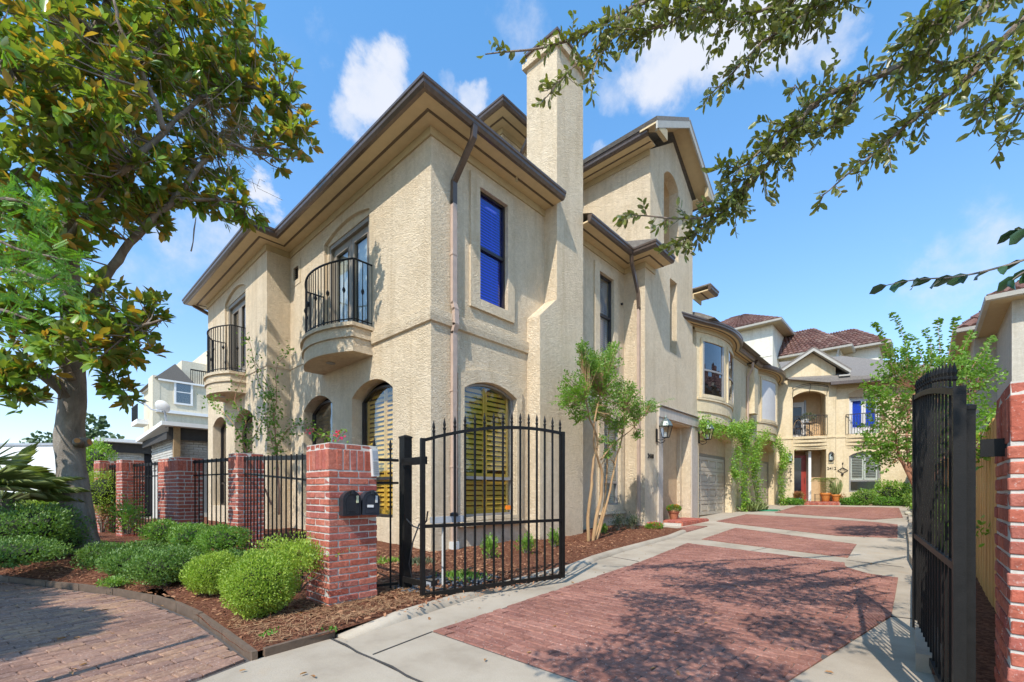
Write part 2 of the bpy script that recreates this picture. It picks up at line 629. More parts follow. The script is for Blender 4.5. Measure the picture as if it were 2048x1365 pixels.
def concrete():
    m, t = new_mat('concrete')
    co = t.n('ShaderNodeTexCoord').outputs['Object']
    n1 = t.n('ShaderNodeTexNoise', {'Vector': co, 'Scale': .9, 'Detail': 7.0, 'Roughness': .65})
    n2 = t.n('ShaderNodeTexNoise', {'Vector': co, 'Scale': 120.0, 'Detail': 3.0})
    c = t.ramp(n1.outputs[0], [(.3, (.27, .215, .155)), (.48, (.40, .33, .245)), (.7, (.485, .41, .315))])
    c = t.mix(t.ramp(n2.outputs[0], [(.45, (0, 0, 0)), (.7, (.35, .35, .35))]), c, (.25, .22, .19, 1))
    n3 = t.n('ShaderNodeTexNoise', {'Vector': co, 'Scale': 2.3, 'Detail': 3.0})
    c = t.mix(t.ramp(n3.outputs[0], [(.66, (0, 0, 0)), (.74, (.3, .3, .3))]), c, (.45, .27, .12, 1))
    bp = t.n('ShaderNodeBump', {'Height': n2.outputs[0], 'Strength': .35, 'Distance': .004}).outputs[0]
    finish(t, principled(t, color=c, rough=.88, normal=bp, spec=.25))
    return m


M['concrete'] = concrete()


def mulch():
    m, t = new_mat('mulch')
    co = t.n('ShaderNodeTexCoord').outputs['Object']
    v = t.n('ShaderNodeTexVoronoi', {'Vector': co, 'Scale': 45.0, 'Randomness': 1.0})
    n = t.n('ShaderNodeTexNoise', {'Vector': co, 'Scale': 3.0, 'Detail': 6.0})
    c = t.ramp(t.n('ShaderNodeSeparateColor', {0: v.outputs['Color']}).outputs[0], [(0, (.10, .035, .02)), (.5, (.20, .075, .04)), (1, (.30, .13, .075))])
    c = t.mix(t.math('MULTIPLY', n.outputs[0], .5), c, (.12, .06, .035, 1))
    h = t.n('ShaderNodeTexNoise', {'Vector': co, 'Scale': 55.0, 'Detail': 4.0, 'Distortion': 1.0})
    bp = t.n('ShaderNodeBump', {'Height': h.outputs[0], 'Strength': 1.0, 'Distance': .03}).outputs[0]
    finish(t, principled(t, color=c, rough=.95, normal=bp, spec=.1))
    return m


M['mulch'] = mulch()


def bark(name, c1, c2, scale=4.0, bump=.8, patch=None):
    m, t = new_mat(name)
    co = t.n('ShaderNodeTexCoord').outputs['Object']
    mp = t.n('ShaderNodeMapping', {'Vector': co, 'Scale': (1, 1, .35)})
    n = t.n('ShaderNodeTexNoise', {'Vector': mp.outputs[0], 'Scale': scale, 'Detail': 8.0, 'Roughness': .65, 'Distortion': .5})
    n2 = t.n('ShaderNodeTexNoise', {'Vector': co, 'Scale': scale * 14, 'Detail': 4.0})
    c = t.ramp(n.outputs[0], [(.3, c1), (.68, c2)])
    if patch:
        c = t.mix(t.ramp(n.outputs[0], [(.6, (0, 0, 0)), (.66, (.8, .8, .8))]), c, c4(patch))
    v = t.n('ShaderNodeTexVoronoi', {'Vector': co, 'Scale': scale * 7})
    c = t.mix(t.ramp(v.outputs[0], [(.05, (.6, .6, .6)), (.13, (0, 0, 0))]), c, (c2[0] * 1.4, c2[1] * 1.4, c2[2] * 1.3, 1))
    bp = t.n('ShaderNodeBump', {'Height': t.math('ADD', n.outputs[0], t.math('MULTIPLY', n2.outputs[0], .35)), 'Strength': bump, 'Distance': .03}).outputs[0]
    finish(t, principled(t, color=c, rough=.9, normal=bp, spec=.2))
    return m


M['bark'] = bark('bark_grey', (.14, .115, .095), (.33, .29, .245))
M['bark_thin'] = bark('bark_thin', (.14, .10, .075), (.30, .24, .19), 9)
M['bark_myrtle'] = bark('bark_myrtle', (.27, .155, .075), (.46, .30, .15), 3.0, .35, patch=(.30, .17, .10))
M['bark_myrtle_red'] = bark('bark_myrtle_red', (.32, .14, .08), (.48, .26, .16), 3.0, .25)


def leafmat(name, cols, back=None, rough=.4, trans=.3, spec=.5):
    m, t = new_mat(name)
    gi = t.n('ShaderNodeNewGeometry')
    oi = t.n('ShaderNodeObjectInfo')
    rnd = t.math('FRACT', t.math('ADD', gi.outputs['Random Per Island'], oi.outputs['Random']))
    n = len(cols)
    c = t.ramp(rnd, [(i / (n - 1), cols[i]) for i in range(n)])
    co = t.n('ShaderNodeTexCoord').outputs['Object']
    nz = t.n('ShaderNodeTexNoise', {'Vector': co, 'Scale': 1.3, 'Detail': 3.0})
    c = t.mix(t.ramp(nz.outputs[0], [(.3, (0, 0, 0)), (.7, (.55, .55, .55))]), c, c4(tuple(x * 1.5 for x in cols[n // 2])))
    if back:
        r2 = t.math('FRACT', t.math('MULTIPLY', rnd, 7.31))
        bk = t.ramp(r2, [(0, (.17, .22, .05)), (.68, (.20, .21, .055)), (.80, back), (1, tuple(q * 1.2 for q in back))])
        c = t.mix(gi.outputs['Backfacing'], c, bk)
    pr = principled(t, color=c, rough=rough, spec=spec)
    tl = t.n('ShaderNodeBsdfTranslucent', {0: t.mix(1.0, c, (1.5, 1.7, .5, 1), 'MULTIPLY')}).outputs[0]
    finish(t, t.n('ShaderNodeMixShader', {0: trans, 1: pr, 2: tl}).outputs[0])
    return m


M['leaf_magnolia'] = leafmat('leaf_magnolia', [(.10, .20, .04), (.14, .27, .045), (.22, .33, .05), (.11, .22, .045), (.38, .40, .06)], back=(.40, .22, .05), rough=.28, trans=.42)
M['leaf_oak'] = leafmat('leaf_oak', [(.09, .10, .022), (.14, .15, .03), (.20, .20, .045), (.11, .12, .03)], back=(.15, .145, .06), rough=.38, trans=.25)
M['leaf_dark'] = leafmat('leaf_dark', [(.015, .035, .018), (.03, .07, .03), (.05, .10, .03)], rough=.3, trans=.1)
M['leaf_myrtle'] = leafmat('leaf_myrtle', [(.075, .155, .025), (.13, .24, .035), (.19, .30, .045), (.06, .13, .025)], rough=.45, trans=.35)
M['leaf_box'] = leafmat('leaf_box', [(.16, .25, .035), (.26, .36, .045), (.33, .42, .06), (.12, .20, .03)], rough=.5, trans=.3)
M['leaf_hedge'] = leafmat('leaf_hedge', [(.08, .15, .035), (.125, .21, .045), (.18, .28, .055)], rough=.45, trans=.25)
M['leaf_shrub'] = leafmat('leaf_shrub', [(.10, .19, .035), (.16, .28, .045), (.26, .36, .06)], rough=.45, trans=.3)
M['leaf_vine'] = leafmat('leaf_vine', [(.09, .20, .03), (.16, .31, .04), (.24, .38, .05), (.30, .30, .06)], rough=.45, trans=.35)
M['leaf_fern'] = leafmat('leaf_fern', [(.09, .20, .03), (.13, .27, .04), (.20, .33, .05)], rough=.5, trans=.35)
M['leaf_far'] = leafmat('leaf_far', [(.045, .08, .035), (.07, .11, .045), (.09, .13, .055)], rough=.6, trans=.15)
M['leaf_olive'] = leafmat('leaf_olive', [(.10, .10, .07), (.13, .16, .08), (.08, .09, .06)], rough=.5, trans=.2)
M['leaf_palm'] = leafmat('leaf_palm', [(.16, .20, .07), (.26, .30, .11), (.34, .35, .18)], rough=.4, trans=.2)
M['leaf_dead'] = leafmat('leaf_dead', [(.30, .13, .04), (.36, .19, .07), (.20, .08, .03)], rough=.6, trans=.1)
M['petal'] = leafmat('petal', [(.55, .02, .06), (.7, .05, .12), (.6, .04, .2)], rough=.5, trans=.3)
M['petal_orange'] = leafmat('petal_orange', [(.7, .12, .03), (.75, .25, .04)], rough=.5, trans=.3)
M['chip'] = leafmat('chip', [(.12, .05, .03), (.26, .11, .06), (.36, .19, .10), (.17, .07, .04)], rough=.9, trans=0.0, spec=.1)
M['needle'] = leafmat('needle', [(.34, .20, .10), (.45, .29, .15), (.25, .13, .07), (.52, .36, .20)], rough=.9, trans=0.0, spec=.1)
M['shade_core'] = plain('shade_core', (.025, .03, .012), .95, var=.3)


def plankmat():
    m, t = new_mat('cedar')
    co = t.n('ShaderNodeTexCoord').outputs['Object']
    oi = t.n('ShaderNodeObjectInfo').outputs['Random']
    mp = t.n('ShaderNodeMapping', {'Vector': co, 'Scale': (9, 9, .7)})
    n = t.n('ShaderNodeTexNoise', {'Vector': mp.outputs[0], 'Scale': 3.0, 'Detail': 7.0, 'Distortion': 1.0})
    c = t.ramp(n.outputs[0], [(.25, (.38, .18, .055)), (.5, (.64, .36, .12)), (.75, (.74, .47, .19))])
    c = t.mix(t.math('MULTIPLY', oi, .45), c, (.36, .18, .06, 1))
    bp = t.n('ShaderNodeBump', {'Height': n.outputs[0], 'Strength': .4, 'Distance': .005}).outputs[0]
    finish(t, principled(t, color=c, rough=.75, normal=bp, spec=.2))
    return m


M['cedar'] = plankmat()
M['ground'] = plain('ground_dirt', (.27, .225, .16), .95, var=.3, nscale=2.0, bump=.8, bscale=25)
M['asphalt'] = plain('asphalt', (.06, .06, .06), .9, var=.2)
M['rooftile'] = brickmat('rooftile', [(.17, .085, .07), (.24, .13, .10), (.20, .095, .075), (.30, .19, .15), (.15, .075, .06)], bump=.3)
M['white_brick'] = brickmat('white_brick', [(.60, .56, .48), (.68, .64, .56), (.55, .51, .43)], bump=.4)
M['siding'] = plain('siding', (.62, .60, .55), .6, var=.05)
# ------------------------------------------------------------------ the setting


def interp(x, pts):
    return float(np.interp(x, [p[0] for p in pts], [p[1] for p in pts]))


EDGE = [(-16, -6.6), (-8, -6.2), (-4.5, -5.75), (-3, -5.3), (-1.48, -4.68), (-.91, -4.42), (-.31, -4.18), (.46, -3.94), (1.0, -3.84), (1.63, -3.79), (3.06, -3.80)]
CURB = [(-3.8, 3.06), (-3.17, 3.08), (-2.55, 2.94), (-1.4, 2.75), (.7, 2.56), (1.74, 2.30), (2.69, 2.19), (3.5, 2.16), (5.35, 2.08), (6.6, 1.88)]


def curbx(y):
    return interp(y, CURB)


def hash2(x, y):
    v = math.sin(x * 12.9898 + y * 78.233) * 43758.5453
    return v - math.floor(v)


def vnoise(x, y):
    xi, yi = math.floor(x), math.floor(y)
    fx, fy = x - xi, y - yi
    fx = fx * fx * (3 - 2 * fx); fy = fy * fy * (3 - 2 * fy)
    a = hash2(xi, yi) * (1 - fx) + hash2(xi + 1, yi) * fx
    b = hash2(xi, yi + 1) * (1 - fx) + hash2(xi + 1, yi + 1) * fx
    return a * (1 - fy) + b * fy


def bedz(x, y):
    t = min(max((1.3 - x) / 4.0, 0), 1)
    e = interp(x, EDGE)
    near = min(max((y - e) / .5, 0), 1) if x < 3 else 1
    return gz(y) + .035 + .04 * near + .11 * t * min(1, max(0, (y - e) / 1.2)) + .03 * (vnoise(x * 3, y * 3) - .5) + .02 * (vnoise(x * 11, y * 11) - .5)


def grid_surface(name, us, vs, fn, mat, smooth=True):
    mb = MB()
    nu, nv = len(us), len(vs)
    for v in vs:
        for u in us:
            mb.v.append(fn(u, v))
    for j in range(nv - 1):
        for i in range(nu - 1):
            mb.f.append((j * nu + i, j * nu + i + 1, (j + 1) * nu + i + 1, (j + 1) * nu + i))
    o = mb.build(name, mat, None, smooth)
    o['kind'] = 'structure'
    return o


ys = [-400, -60, 0, 2, 6, 10, 14, 18, 22, 60, 400]
grid_surface('ground', [-400, -60, -20, 0, 10, 40, 400], ys, lambda x, y: (x, y, gz(y) - .09), M['ground'], False)
street_base = MB().prism([(-18, -14), (3.55, -14), (3.5, -5.0), (3.04, -3.8), (1.6, -3.82), (.4, -3.97), (-.31, -4.2), (-1.48, -4.7), (-3, -5.35), (-8, -6.3), (-18, -6.6)], -.06, -.012).build('street', M['bedding'])
street_base['kind'] = 'structure'
apron = MB().prism([(3.04, -3.79), (3.0, -3.25), (8.5, -3.25), (14, -3.25), (14, -14), (3.6, -14), (3.5, -5.0)], -.06, 0.0).build('driveway_apron', M['concrete'])
apron['kind'] = 'structure'


def drive_pt(u, y):
    if y < 6.6:
        l = curbx(y) - .05
    elif y < 7.9:
        l = 1.2
    else:
        l = -.4
    r = 7.4
    return (l + (r - l) * u, y, gz(y))


driveway = grid_surface('driveway', [i / 6 for i in range(7)], [-3.235, -2.5, -1.4, 0, .7, 1.74, 2.0, 2.69, 3.5, 4.4, 5.35, 6.0, 6.59, 6.6, 7.9, 7.91, 12, 16, 20, 22, 26, 30], drive_pt, M['concrete'], False)
jt = MB()
for a, b in (((3.02, -3.242), (8, -3.242)),):
    pts = [(a[0] + (b[0] - a[0]) * i / 24 , a[1] + .012 * math.sin(i * 2.1)) for i in range(25)]
    for p, q in zip(pts, pts[1:]):
        jt.bar((p[0], p[1], .001), (q[0], q[1], .001), .016, .008)
jt.bar((3.56, -3.2, .001), (3.45, -2.6, .001), .012, .008)
jt.bar((2.2, 2.2, .003), (2.95, 2.0, .003), .012, .008)
jt.bar((4.05, 4.25, gz(4.2)), (4.2, 4.85, gz(4.8)), .014, .008)
jt.bar((3.9, 8.0, gz(8)), (4.1, 8.55, gz(8.5)), .014, .008)
jt.bar((5.5, 4.1, gz(4.1)), (6.2, 3.85, gz(3.9)), .010, .008)
jt.bar((6.2, .55, .001), (7.4, .75, .001), .012, .008)
jt.bar((4.55, -3.24, .001), (4.3, -6.5, .001), .012, .008)
j = jt.build('expansion_joint', M['drain_stain'], driveway)

# rolled kerb beside the drive, from the street corner round to the front step
ck = MB()
path = [(x, y) for y, x in CURB[1:]]
prof = [(.06, 0.0), (.045, .035), (.01, .062), (-.045, .068), (-.09, .055), (-.12, .0)]
pp = [offset_path(path, d) for d, z in prof]
n = len(prof)
for i, (x, y) in enumerate(path):
    for k in range(n):
        ck.v.append((pp[k][i][0], pp[k][i][1], prof[k][1] * (0.35 if i == 0 else 1) + gz(y)))
for i in range(len(path) - 1):
    for k in range(n - 1):
        ck.f.append((i * n + k, i * n + k + 1, (i + 1) * n + k + 1, (i + 1) * n + k))
ck.f.append(tuple(range(n)))
o = ck.build('kerb', M['concrete'], None, True); o['kind'] = 'structure'
rk = MB()
rp = [(6.38, -1.0), (6.33, 2.0), (6.32, 3.5), (6.24, 4.6), (6.20, 6.5), (6.10, 9.5), (6.1, 12), (6.0, 15)]
for (x0, y0), (x1, y1) in zip(rp, rp[1:]):
    nseg = max(1, int((y1 - y0) / 1.2))
    for i in range(nseg):
        a = i / nseg; b = (i + 1) / nseg
        p = (x0 + (x1 - x0) * a + .07, y0 + (y1 - y0) * a + .012, gz(y0 + (y1 - y0) * a) + .05)
        q = (x0 + (x1 - x0) * b + .07, y0 + (y1 - y0) * b, gz(y0 + (y1 - y0) * b) + .05)
        rk.bar(p, q, .13, .13)
o = rk.build('side_kerb', M['concrete']); o['kind'] = 'structure'

# planting beds
xs = list(np.arange(-14, .01, .17)) + [0.0]
def bed1(x, v):
    e = interp(x, EDGE)
    y = e + (.15 - e) * v
    return (x, y, bedz(x, y) if v > 0 else .02)
grid_surface('planting_bed', xs, list(np.linspace(0, 1, 34)), bed1, M['mulch'])
def bed2(u, y):
    xr = curbx(y) - .08 if y > -3.17 else 3.02
    x = xr * u
    return (x, y, bedz(x, y) - (.03 if u > .999 else 0))
grid_surface('planting_bed', list(np.linspace(0, 1, 20)), list(np.arange(-3.82, 6.95, .15)), bed2, M['mulch'])
def bed3(u, y):
    x = 6.46 + 1.2 * u
    return (x, y, gz(y) + .07 + .03 * vnoise(x * 4, y * 4))
grid_surface('planting_bed', [0, .25, .5, .75, 1], list(np.arange(-1.3, 22, .5)), bed3, M['mulch'])

# timber edging along the street side
pts = [(p[0], p[1]) for p in EDGE if p[0] > -3.5]
ed = []
seg = []
for (a, b) in zip(pts, pts[1:]):
    L = math.hypot(b[0] - a[0], b[1] - a[1]); k = max(1, round(L / .75))
    for i in range(k):
        seg.append(((a[0] + (b[0] - a[0]) * i / k, a[1] + (b[1] - a[1]) * i / k), (a[0] + (b[0] - a[0]) * (i + 1) / k, a[1] + (b[1] - a[1]) * (i + 1) / k)))
seg.append(((3.03, -3.74), (2.98, -3.2)))
edg = thing('bed_edging', (.5, -3.95, 0), 'low weathered timber edging boards between the brick street and the mulch bed', 'edging')
for i, (a, b) in enumerate(seg):
    d = Vector((b[0] - a[0], b[1] - a[1])); d.normalize()
    MB().bar((a[0] + d.x * .006, a[1] + d.y * .006, .02 + .006 * hash2(i, 3) - .012), (b[0] - d.x * .006, b[1] - d.y * .006, .02 + .006 * hash2(i, 4) - .012), .036, .10).build('board', M['edging'], edg)


def clip_poly(subject, x0, x1, y0, y1):
    def cl(P, inside, inter):
        out = []
        for i in range(len(P)):
            a, b = P[i - 1], P[i]
            ia, ib = inside(a), inside(b)
            if ib:
                if not ia: out.append(inter(a, b))
                out.append(b)
            elif ia:
                out.append(inter(a, b))
        return out
    def ix(c):
        return lambda a, b: (c, a[1] + (b[1] - a[1]) * (c - a[0]) / (b[0] - a[0]))
    def iy(c):
        return lambda a, b: (a[0] + (b[0] - a[0]) * (c - a[1]) / (b[1] - a[1]), c)
    P = subject
    for ins, it in ((lambda p: p[0] >= x0, ix(x0)), (lambda p: p[0] <= x1, ix(x1)), (lambda p: p[1] >= y0, iy(y0)), (lambda p: p[1] <= y1, iy(y1))):
        if len(P) < 3: return []
        P = cl(P, ins, it)
    return P


def area(P):
    return .5 * sum(P[i - 1][0] * P[i][1] - P[i][0] * P[i - 1][1] for i in range(len(P)))


def lay(poly, L, W, joint, h, zfun, meshes, ang=0.0, off=.5, uneven=.002, cham=.006):
    """running bond over a plan polygon, cut where it meets the edge"""
    ca, sa = math.cos(ang), math.sin(ang)
    loc = [(x * ca + y * sa, -x * sa + y * ca) for x, y in poly]
    if area(loc) < 0: loc = loc[::-1]
    u0, u1 = min(p[0] for p in loc), max(p[0] for p in loc)
    v0, v1 = min(p[1] for p in loc), max(p[1] for p in loc)
    items = []
    rows = int((v1 - v0) / W) + 1
    for r in range(rows):
        va = v0 + r * W
        o = (r % 2) * L * off - L
        k = 0
        while True:
            ua = u0 + o + k * L
            k += 1
            if ua > u1: break
            a0, a1, b0, b1 = ua + joint / 2, ua + L - joint / 2, va + joint / 2, va + W - joint / 2
            P = clip_poly(loc, a0, a1, b0, b1)
            if len(P) < 3: continue
            A = abs(area(P)); full = (a1 - a0) * (b1 - b0)
            if A < full * .12: continue
            cu = sum(p[0] for p in P) / len(P); cv = sum(p[1] for p in P) / len(P)
            if A > full * .985:
                cu, cv = (a0 + a1) / 2, (b0 + b1) / 2
            wx, wy = cu * ca - cv * sa, cu * sa + cv * ca
            z = zfun(wx, wy) + uneven * (hash2(r * 1.7 + 3, k * 2.3) - .5) * 2
            sl = math.atan((zfun(wx, wy + .05) - zfun(wx, wy - .05)) / .1)
            T = Matrix.Translation((wx, wy, z)) @ Matrix.Rotation(sl, 4, 'X') @ rotz(ang + .012 * (hash2(r, k) - .5))
            if A > full * .985:
                items.append((meshes[int(hash2(r, k * 3.1) * len(meshes)) % len(meshes)], T))
            else:
                mb = MB().prism([(p[0] - cu, p[1] - cv) for p in P], 0, h)
                items.append((mb.mesh(meshes[0].name, meshes[0].materials[0]), T))
    return items


pm = [chamfer_box('paver', .212, .104, .05, .008, .003, s, M['paver']) for s in range(5)]
FIELDS = [[(3.46, -2.6), (5.45, -2.6), (5.82, -1.73), (6.2, .55), (6.17, 2.87), (5.88, 2.93), (5.66, 3.21), (5.55, 3.44), (5.51, 3.76), (2.74, 4.6)],
          [(2.75, 5.4), (5.49, 4.35), (5.43, 6.3), (2.6, 8.37)],
          [(1.5, 10.18), (2.41, 9.44), (4.96, 7.74), (5.99, 7.93), (5.87, 11.57), (5.24, 12.22), (1.42, 13.77)],
          [(2.06, 15.2), (5.22, 13.1), (5.9, 14.5), (5.6, 20.6), (1.83, 20.6)],
          [tuple(gr(*p)[:2]) for p in ((1340, 1061), (1383, 1052), (1416, 1053.5), (1360, 1069))]]
items = []
for F in FIELDS:
    for ya, yb in ((-50, 2), (2, 22)):
        Q = clip_poly(F if area(F) > 0 else F[::-1], -50, 50, ya, yb)
        if len(Q) > 2 and abs(area(Q)) > .01:
            MB().prism(Q, lambda x, y: gz(y) - .03, lambda x, y: gz(y) + .004).build('paver_bedding', M['bedding'], driveway)
    items += lay(F, .218, .110, .008, .05, lambda x, y: gz(y) - .038, pm)
pieces(driveway, 'paver', items, M['paver'])

sm = [chamfer_box('street_brick', .200, .094, .06, .007, .004, s, M['street_brick']) for s in range(5)]
SP = [(-6.5, -8.2), (3.52, -8.2), (3.47, -5.0), (3.0, -3.85), (1.6, -3.86), (.4, -4.02), (-.31, -4.25), (-1.48, -4.75), (-3, -5.4), (-6.5, -6.1)]
items = lay(SP, .205, .099, .007, .06, lambda x, y: -.056 + .006 * (vnoise(x * 1.3, y * 1.3) - .5), sm, ang=R(100), off=.5, uneven=.004)
pieces(street_base, 'street_brick', items, M['street_brick'])


# loose mulch chips and fallen leaves
def leaf_mesh(name, pos, dirs, nrm, L, W, mat, kind='big', curl=.12):
    """many leaves in one mesh. pos/dirs/nrm: (N,3); L, W: (N,)"""
    N = len(pos)
    dirs = dirs / np.linalg.norm(dirs, axis=1, keepdims=True)
    nrm = nrm - dirs * np.sum(nrm * dirs, axis=1, keepdims=True)
    nrm = nrm / (np.linalg.norm(nrm, axis=1, keepdims=True) + 1e-9)
    side = np.cross(nrm, dirs)
    if kind == 'big':
        T = np.array([(0, 0, 0), (.28, -.42, .10), (.68, -.48, .08), (1, 0, -.10), (.68, .48, .08), (.28, .42, .10), (.30, 0, -.02), (.68, 0, -.02)])
        F = [(0, 1, 6), (1, 2, 7, 6), (2, 3, 7), (0, 6, 5), (6, 7, 4, 5), (7, 3, 4)]
    elif kind == 'small':
        T = np.array([(0, 0, 0), (.5, -.5, .10), (1, 0, -.05), (.5, .5, .10)])
        F = [(0, 1, 2), (0, 2, 3)]
    elif kind == 'oval':
        T = np.array([(0, 0, 0), (.3, -.45, .08), (.75, -.40, .06), (1, 0, 0), (.75, .40, .06), (.3, .45, .08)])
        F = [(0, 1, 2, 3), (0, 3, 4, 5)]
    else:
        T = np.array([(0, -.5, 0), (1, -.5, 0), (1, .5, 0), (0, .5, 0)])
        F = [(0, 1, 2, 3)]
    nv = len(T)
    L = np.asarray(L)[:, None, None]; W = np.asarray(W)[:, None, None]
    V = pos[:, None, :] + dirs[:, None, :] * (T[None, :, 0:1] * L) + side[:, None, :] * (T[None, :, 1:2] * W) + nrm[:, None, :] * (T[None, :, 2:3] * L * (curl / .12))
    V = V.reshape(-1, 3)
    o = V.mean(0); o[2] = V[:, 2].min()
    V = V - o
    me = bpy.data.meshes.new(name)
    lens = np.array([len(f) for f in F]); nl = lens.sum()
    base = np.concatenate([np.array(f) for f in F])
    loops = (base[None, :] + (np.arange(N) * nv)[:, None]).reshape(-1)
    starts = np.concatenate([[0], np.cumsum(lens)[:-1]])
    ls = (starts[None, :] + (np.arange(N) * nl)[:, None]).reshape(-1)
    me.vertices.add(len(V)); me.vertices.foreach_set('co', V.reshape(-1))
    me.loops.add(len(loops)); me.loops.foreach_set('vertex_index', loops.astype(np.int32))
    me.polygons.add(len(ls)); me.polygons.foreach_set('loop_start', ls.astype(np.int32))
    me.update(calc_edges=True)
    me.validate()
    me.materials.append(mat)
    if kind in ('big',):
        me.shade_smooth()
    return me, o


def leaves(name, pos, dirs, nrm, L, W, mat, parent, kind='small', curl=.12, stuff=True, big=0):
    """leaf mass; the `big` largest-looking leaves become parts of their own"""
    pos = np.asarray(pos, float); dirs = np.asarray(dirs, float); nrm = np.asarray(nrm, float)
    N = len(pos)
    L = np.broadcast_to(np.asarray(L, float), (N,)).copy(); W = np.broadcast_to(np.asarray(W, float), (N,)).copy()
    keep = np.ones(N, bool)
    if big:
        d = pos - CAM
        dep = d @ FW
        px = CX + FPX * (d @ RT) / np.maximum(dep, .1); py = HY - FPX * d[:, 2] / np.maximum(dep, .1)
        s = L / np.maximum(dep, .3)
        s[(dep < .3) | (px < 0) | (px > 2048) | (py < 0) | (py > 1365)] = 0
        idx = np.argsort(s)[::-1][:big]
        idx = idx[s[idx] > 0]
        me0, _ = leaf_mesh('leaf', np.zeros((1, 3)), np.array([[1., 0, 0]]), np.array([[0., 0, 1]]), [1.0], [1.0], mat, kind, curl)
        # origin back at the leaf base
        v = np.empty(len(me0.vertices) * 3); me0.vertices.foreach_get('co', v)
        v = v.reshape(-1, 3) + _
        me0.vertices.foreach_set('co', v.reshape(-1)); me0.update()
        for i in idx:
            dx = dirs[i] / np.linalg.norm(dirs[i]); nn = nrm[i] - dx * (nrm[i] @ dx); nn /= np.linalg.norm(nn) + 1e-9
            sd = np.cross(nn, dx)
            A = np.eye(4); A[:3, 0] = dx * L[i]; A[:3, 1] = sd * W[i]; A[:3, 2] = nn * L[i]; A[:3, 3] = pos[i]
            link('leaf', me0, parent, Matrix(A.tolist()))
        keep[idx] = False
    if keep.sum():
        me, o = leaf_mesh(name, pos[keep], dirs[keep], nrm[keep], L[keep], W[keep], mat, kind, curl)
        ob = link(name, me, parent, Matrix.Translation(Vector(o)))
        if stuff:
            ob['kind'] = 'stuff'
        return ob


def runit(n):
    v = rng.normal(size=(n, 3))
    return v / np.linalg.norm(v, axis=1, keepdims=True)


N = 9000
x = rng.uniform(-5, 3.0, N); t = rng.uniform(0, 1, N)
y = np.array([interp(a, EDGE) + .05 + b * 3.9 for a, b in zip(x, t)])
x2 = rng.uniform(0, 2.6, 4500); y2 = rng.uniform(-2.6, 6.5, 4500)
x = np.concatenate([x, x2]); y = np.concatenate([y, y2])
ok = np.array([b < 0.0 or (a > .02 and a < curbx(b) - .15) for a, b in zip(x, y)])
x, y = x[ok], y[ok]
z = np.array([bedz(a, b) + .006 for a, b in zip(x, y)])
P = np.stack([x, y, z], 1)
d = runit(len(P)); d[:, 2] *= .25
nn = runit(len(P)) * .5 + np.array([0, 0, 1])
L = rng.uniform(.018, .055, len(P))
ob = leaves('mulch_chips', P, d, nn, L, L * rng.uniform(.2, .5, len(P)), M['chip'], None, 'flat')
ob['kind'] = 'stuff'
N = 260
x = rng.uniform(-3.5, 6.2, N); y = rng.uniform(-5.5, 4, N)
zf = [bedz(a, b) if (b > interp(a, EDGE) and a < curbx(b) - .1) else gz(b) for a, b in zip(x, y)]
P = np.stack([x, y, np.array(zf) + .012], 1)
d = runit(N); d[:, 2] *= .1
L = rng.uniform(.02, .06, N)
L[x < 1] *= 1.5
ob = leaves('fallen_leaves', P, d, runit(N) * .3 + np.array([0, 0, 1]), L, L * .4, M['leaf_dead'], None, 'oval', .25)
ob['kind'] = 'stuff'
# ------------------------------------------------------------------ the corner house
FA = Matrix()
FB = rotz(R(90))
EAVE = 7.62
house = thing('corner_house', (0, 0, 0), 'large cream stucco corner house with two curved iron balconies, tall chimney and number 2410', 'house')


def P_(frame, name, mat, parent, fn, **k):
    mb = MB(frame)
    fn(mb)
    return mb.build(name, mat, parent, **k)


# openings, front facade (u = x) and side facade (u = y)
a1 = arch(-2.03, .81, .62, 3.2, 3.48)
a2 = arch(-4.56, .80, .62, 3.22, 3.51)
d1 = arch(-3.14, 1.04, 4.54, 7.08, 7.25)
vent = rect(-5.97, -5.66, 6.76, 7.1)
walls = []
MB(FA).slab(rect(-6.2, 0, -.15, EAVE), [a1, a2, d1, vent], 0, .30).build('wall', M['stucco'], house)
b1 = arch(-10.43, .72, .7, 3.35, 3.58)
b2 = arch(-8.07, .78, .7, 3.3, 3.53)
bd = arch(-8.86, .98, 4.54, 7.07, 7.30)
FBU = Matrix.Translation((0, -.59, 0))
MB(FBU).slab(rect(-11.75, -6.2, -.15, EAVE), [b1, b2, bd], 0, .30).build('wall', M['stucco'], house)
MB().box(-6.5, -6.2, -.29, 0, -.15, EAVE).build('wall', M['stucco'], house)
MB().box(-11.75, -11.45, -.29, 9, -.15, EAVE).build('wall', M['stucco'], house)
w1 = rect(1.15, 1.94, 4.92, 7.11)
w2 = rect(5.53, 6.27, 4.90, 7.06)
w3 = arch(1.485, .74, .67, 3.12, 3.33)
w4 = rect(5.74, 6.63, .79, 3.15)
MB(FB).slab(rect(.30, 6.92, -.15, EAVE), [w1, w2, w3, w4], 0, .30).build('wall', M['stucco'], house)
# floors inside so no light comes through
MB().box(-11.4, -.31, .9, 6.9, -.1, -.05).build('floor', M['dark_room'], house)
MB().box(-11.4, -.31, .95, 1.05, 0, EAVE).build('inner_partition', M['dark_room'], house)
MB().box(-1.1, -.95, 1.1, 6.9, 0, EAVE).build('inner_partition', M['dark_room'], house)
MB().box(-11.4, -.31, .31, 6.9, 4.0, 4.2).build('upper_floor', M['dark_room'], house)
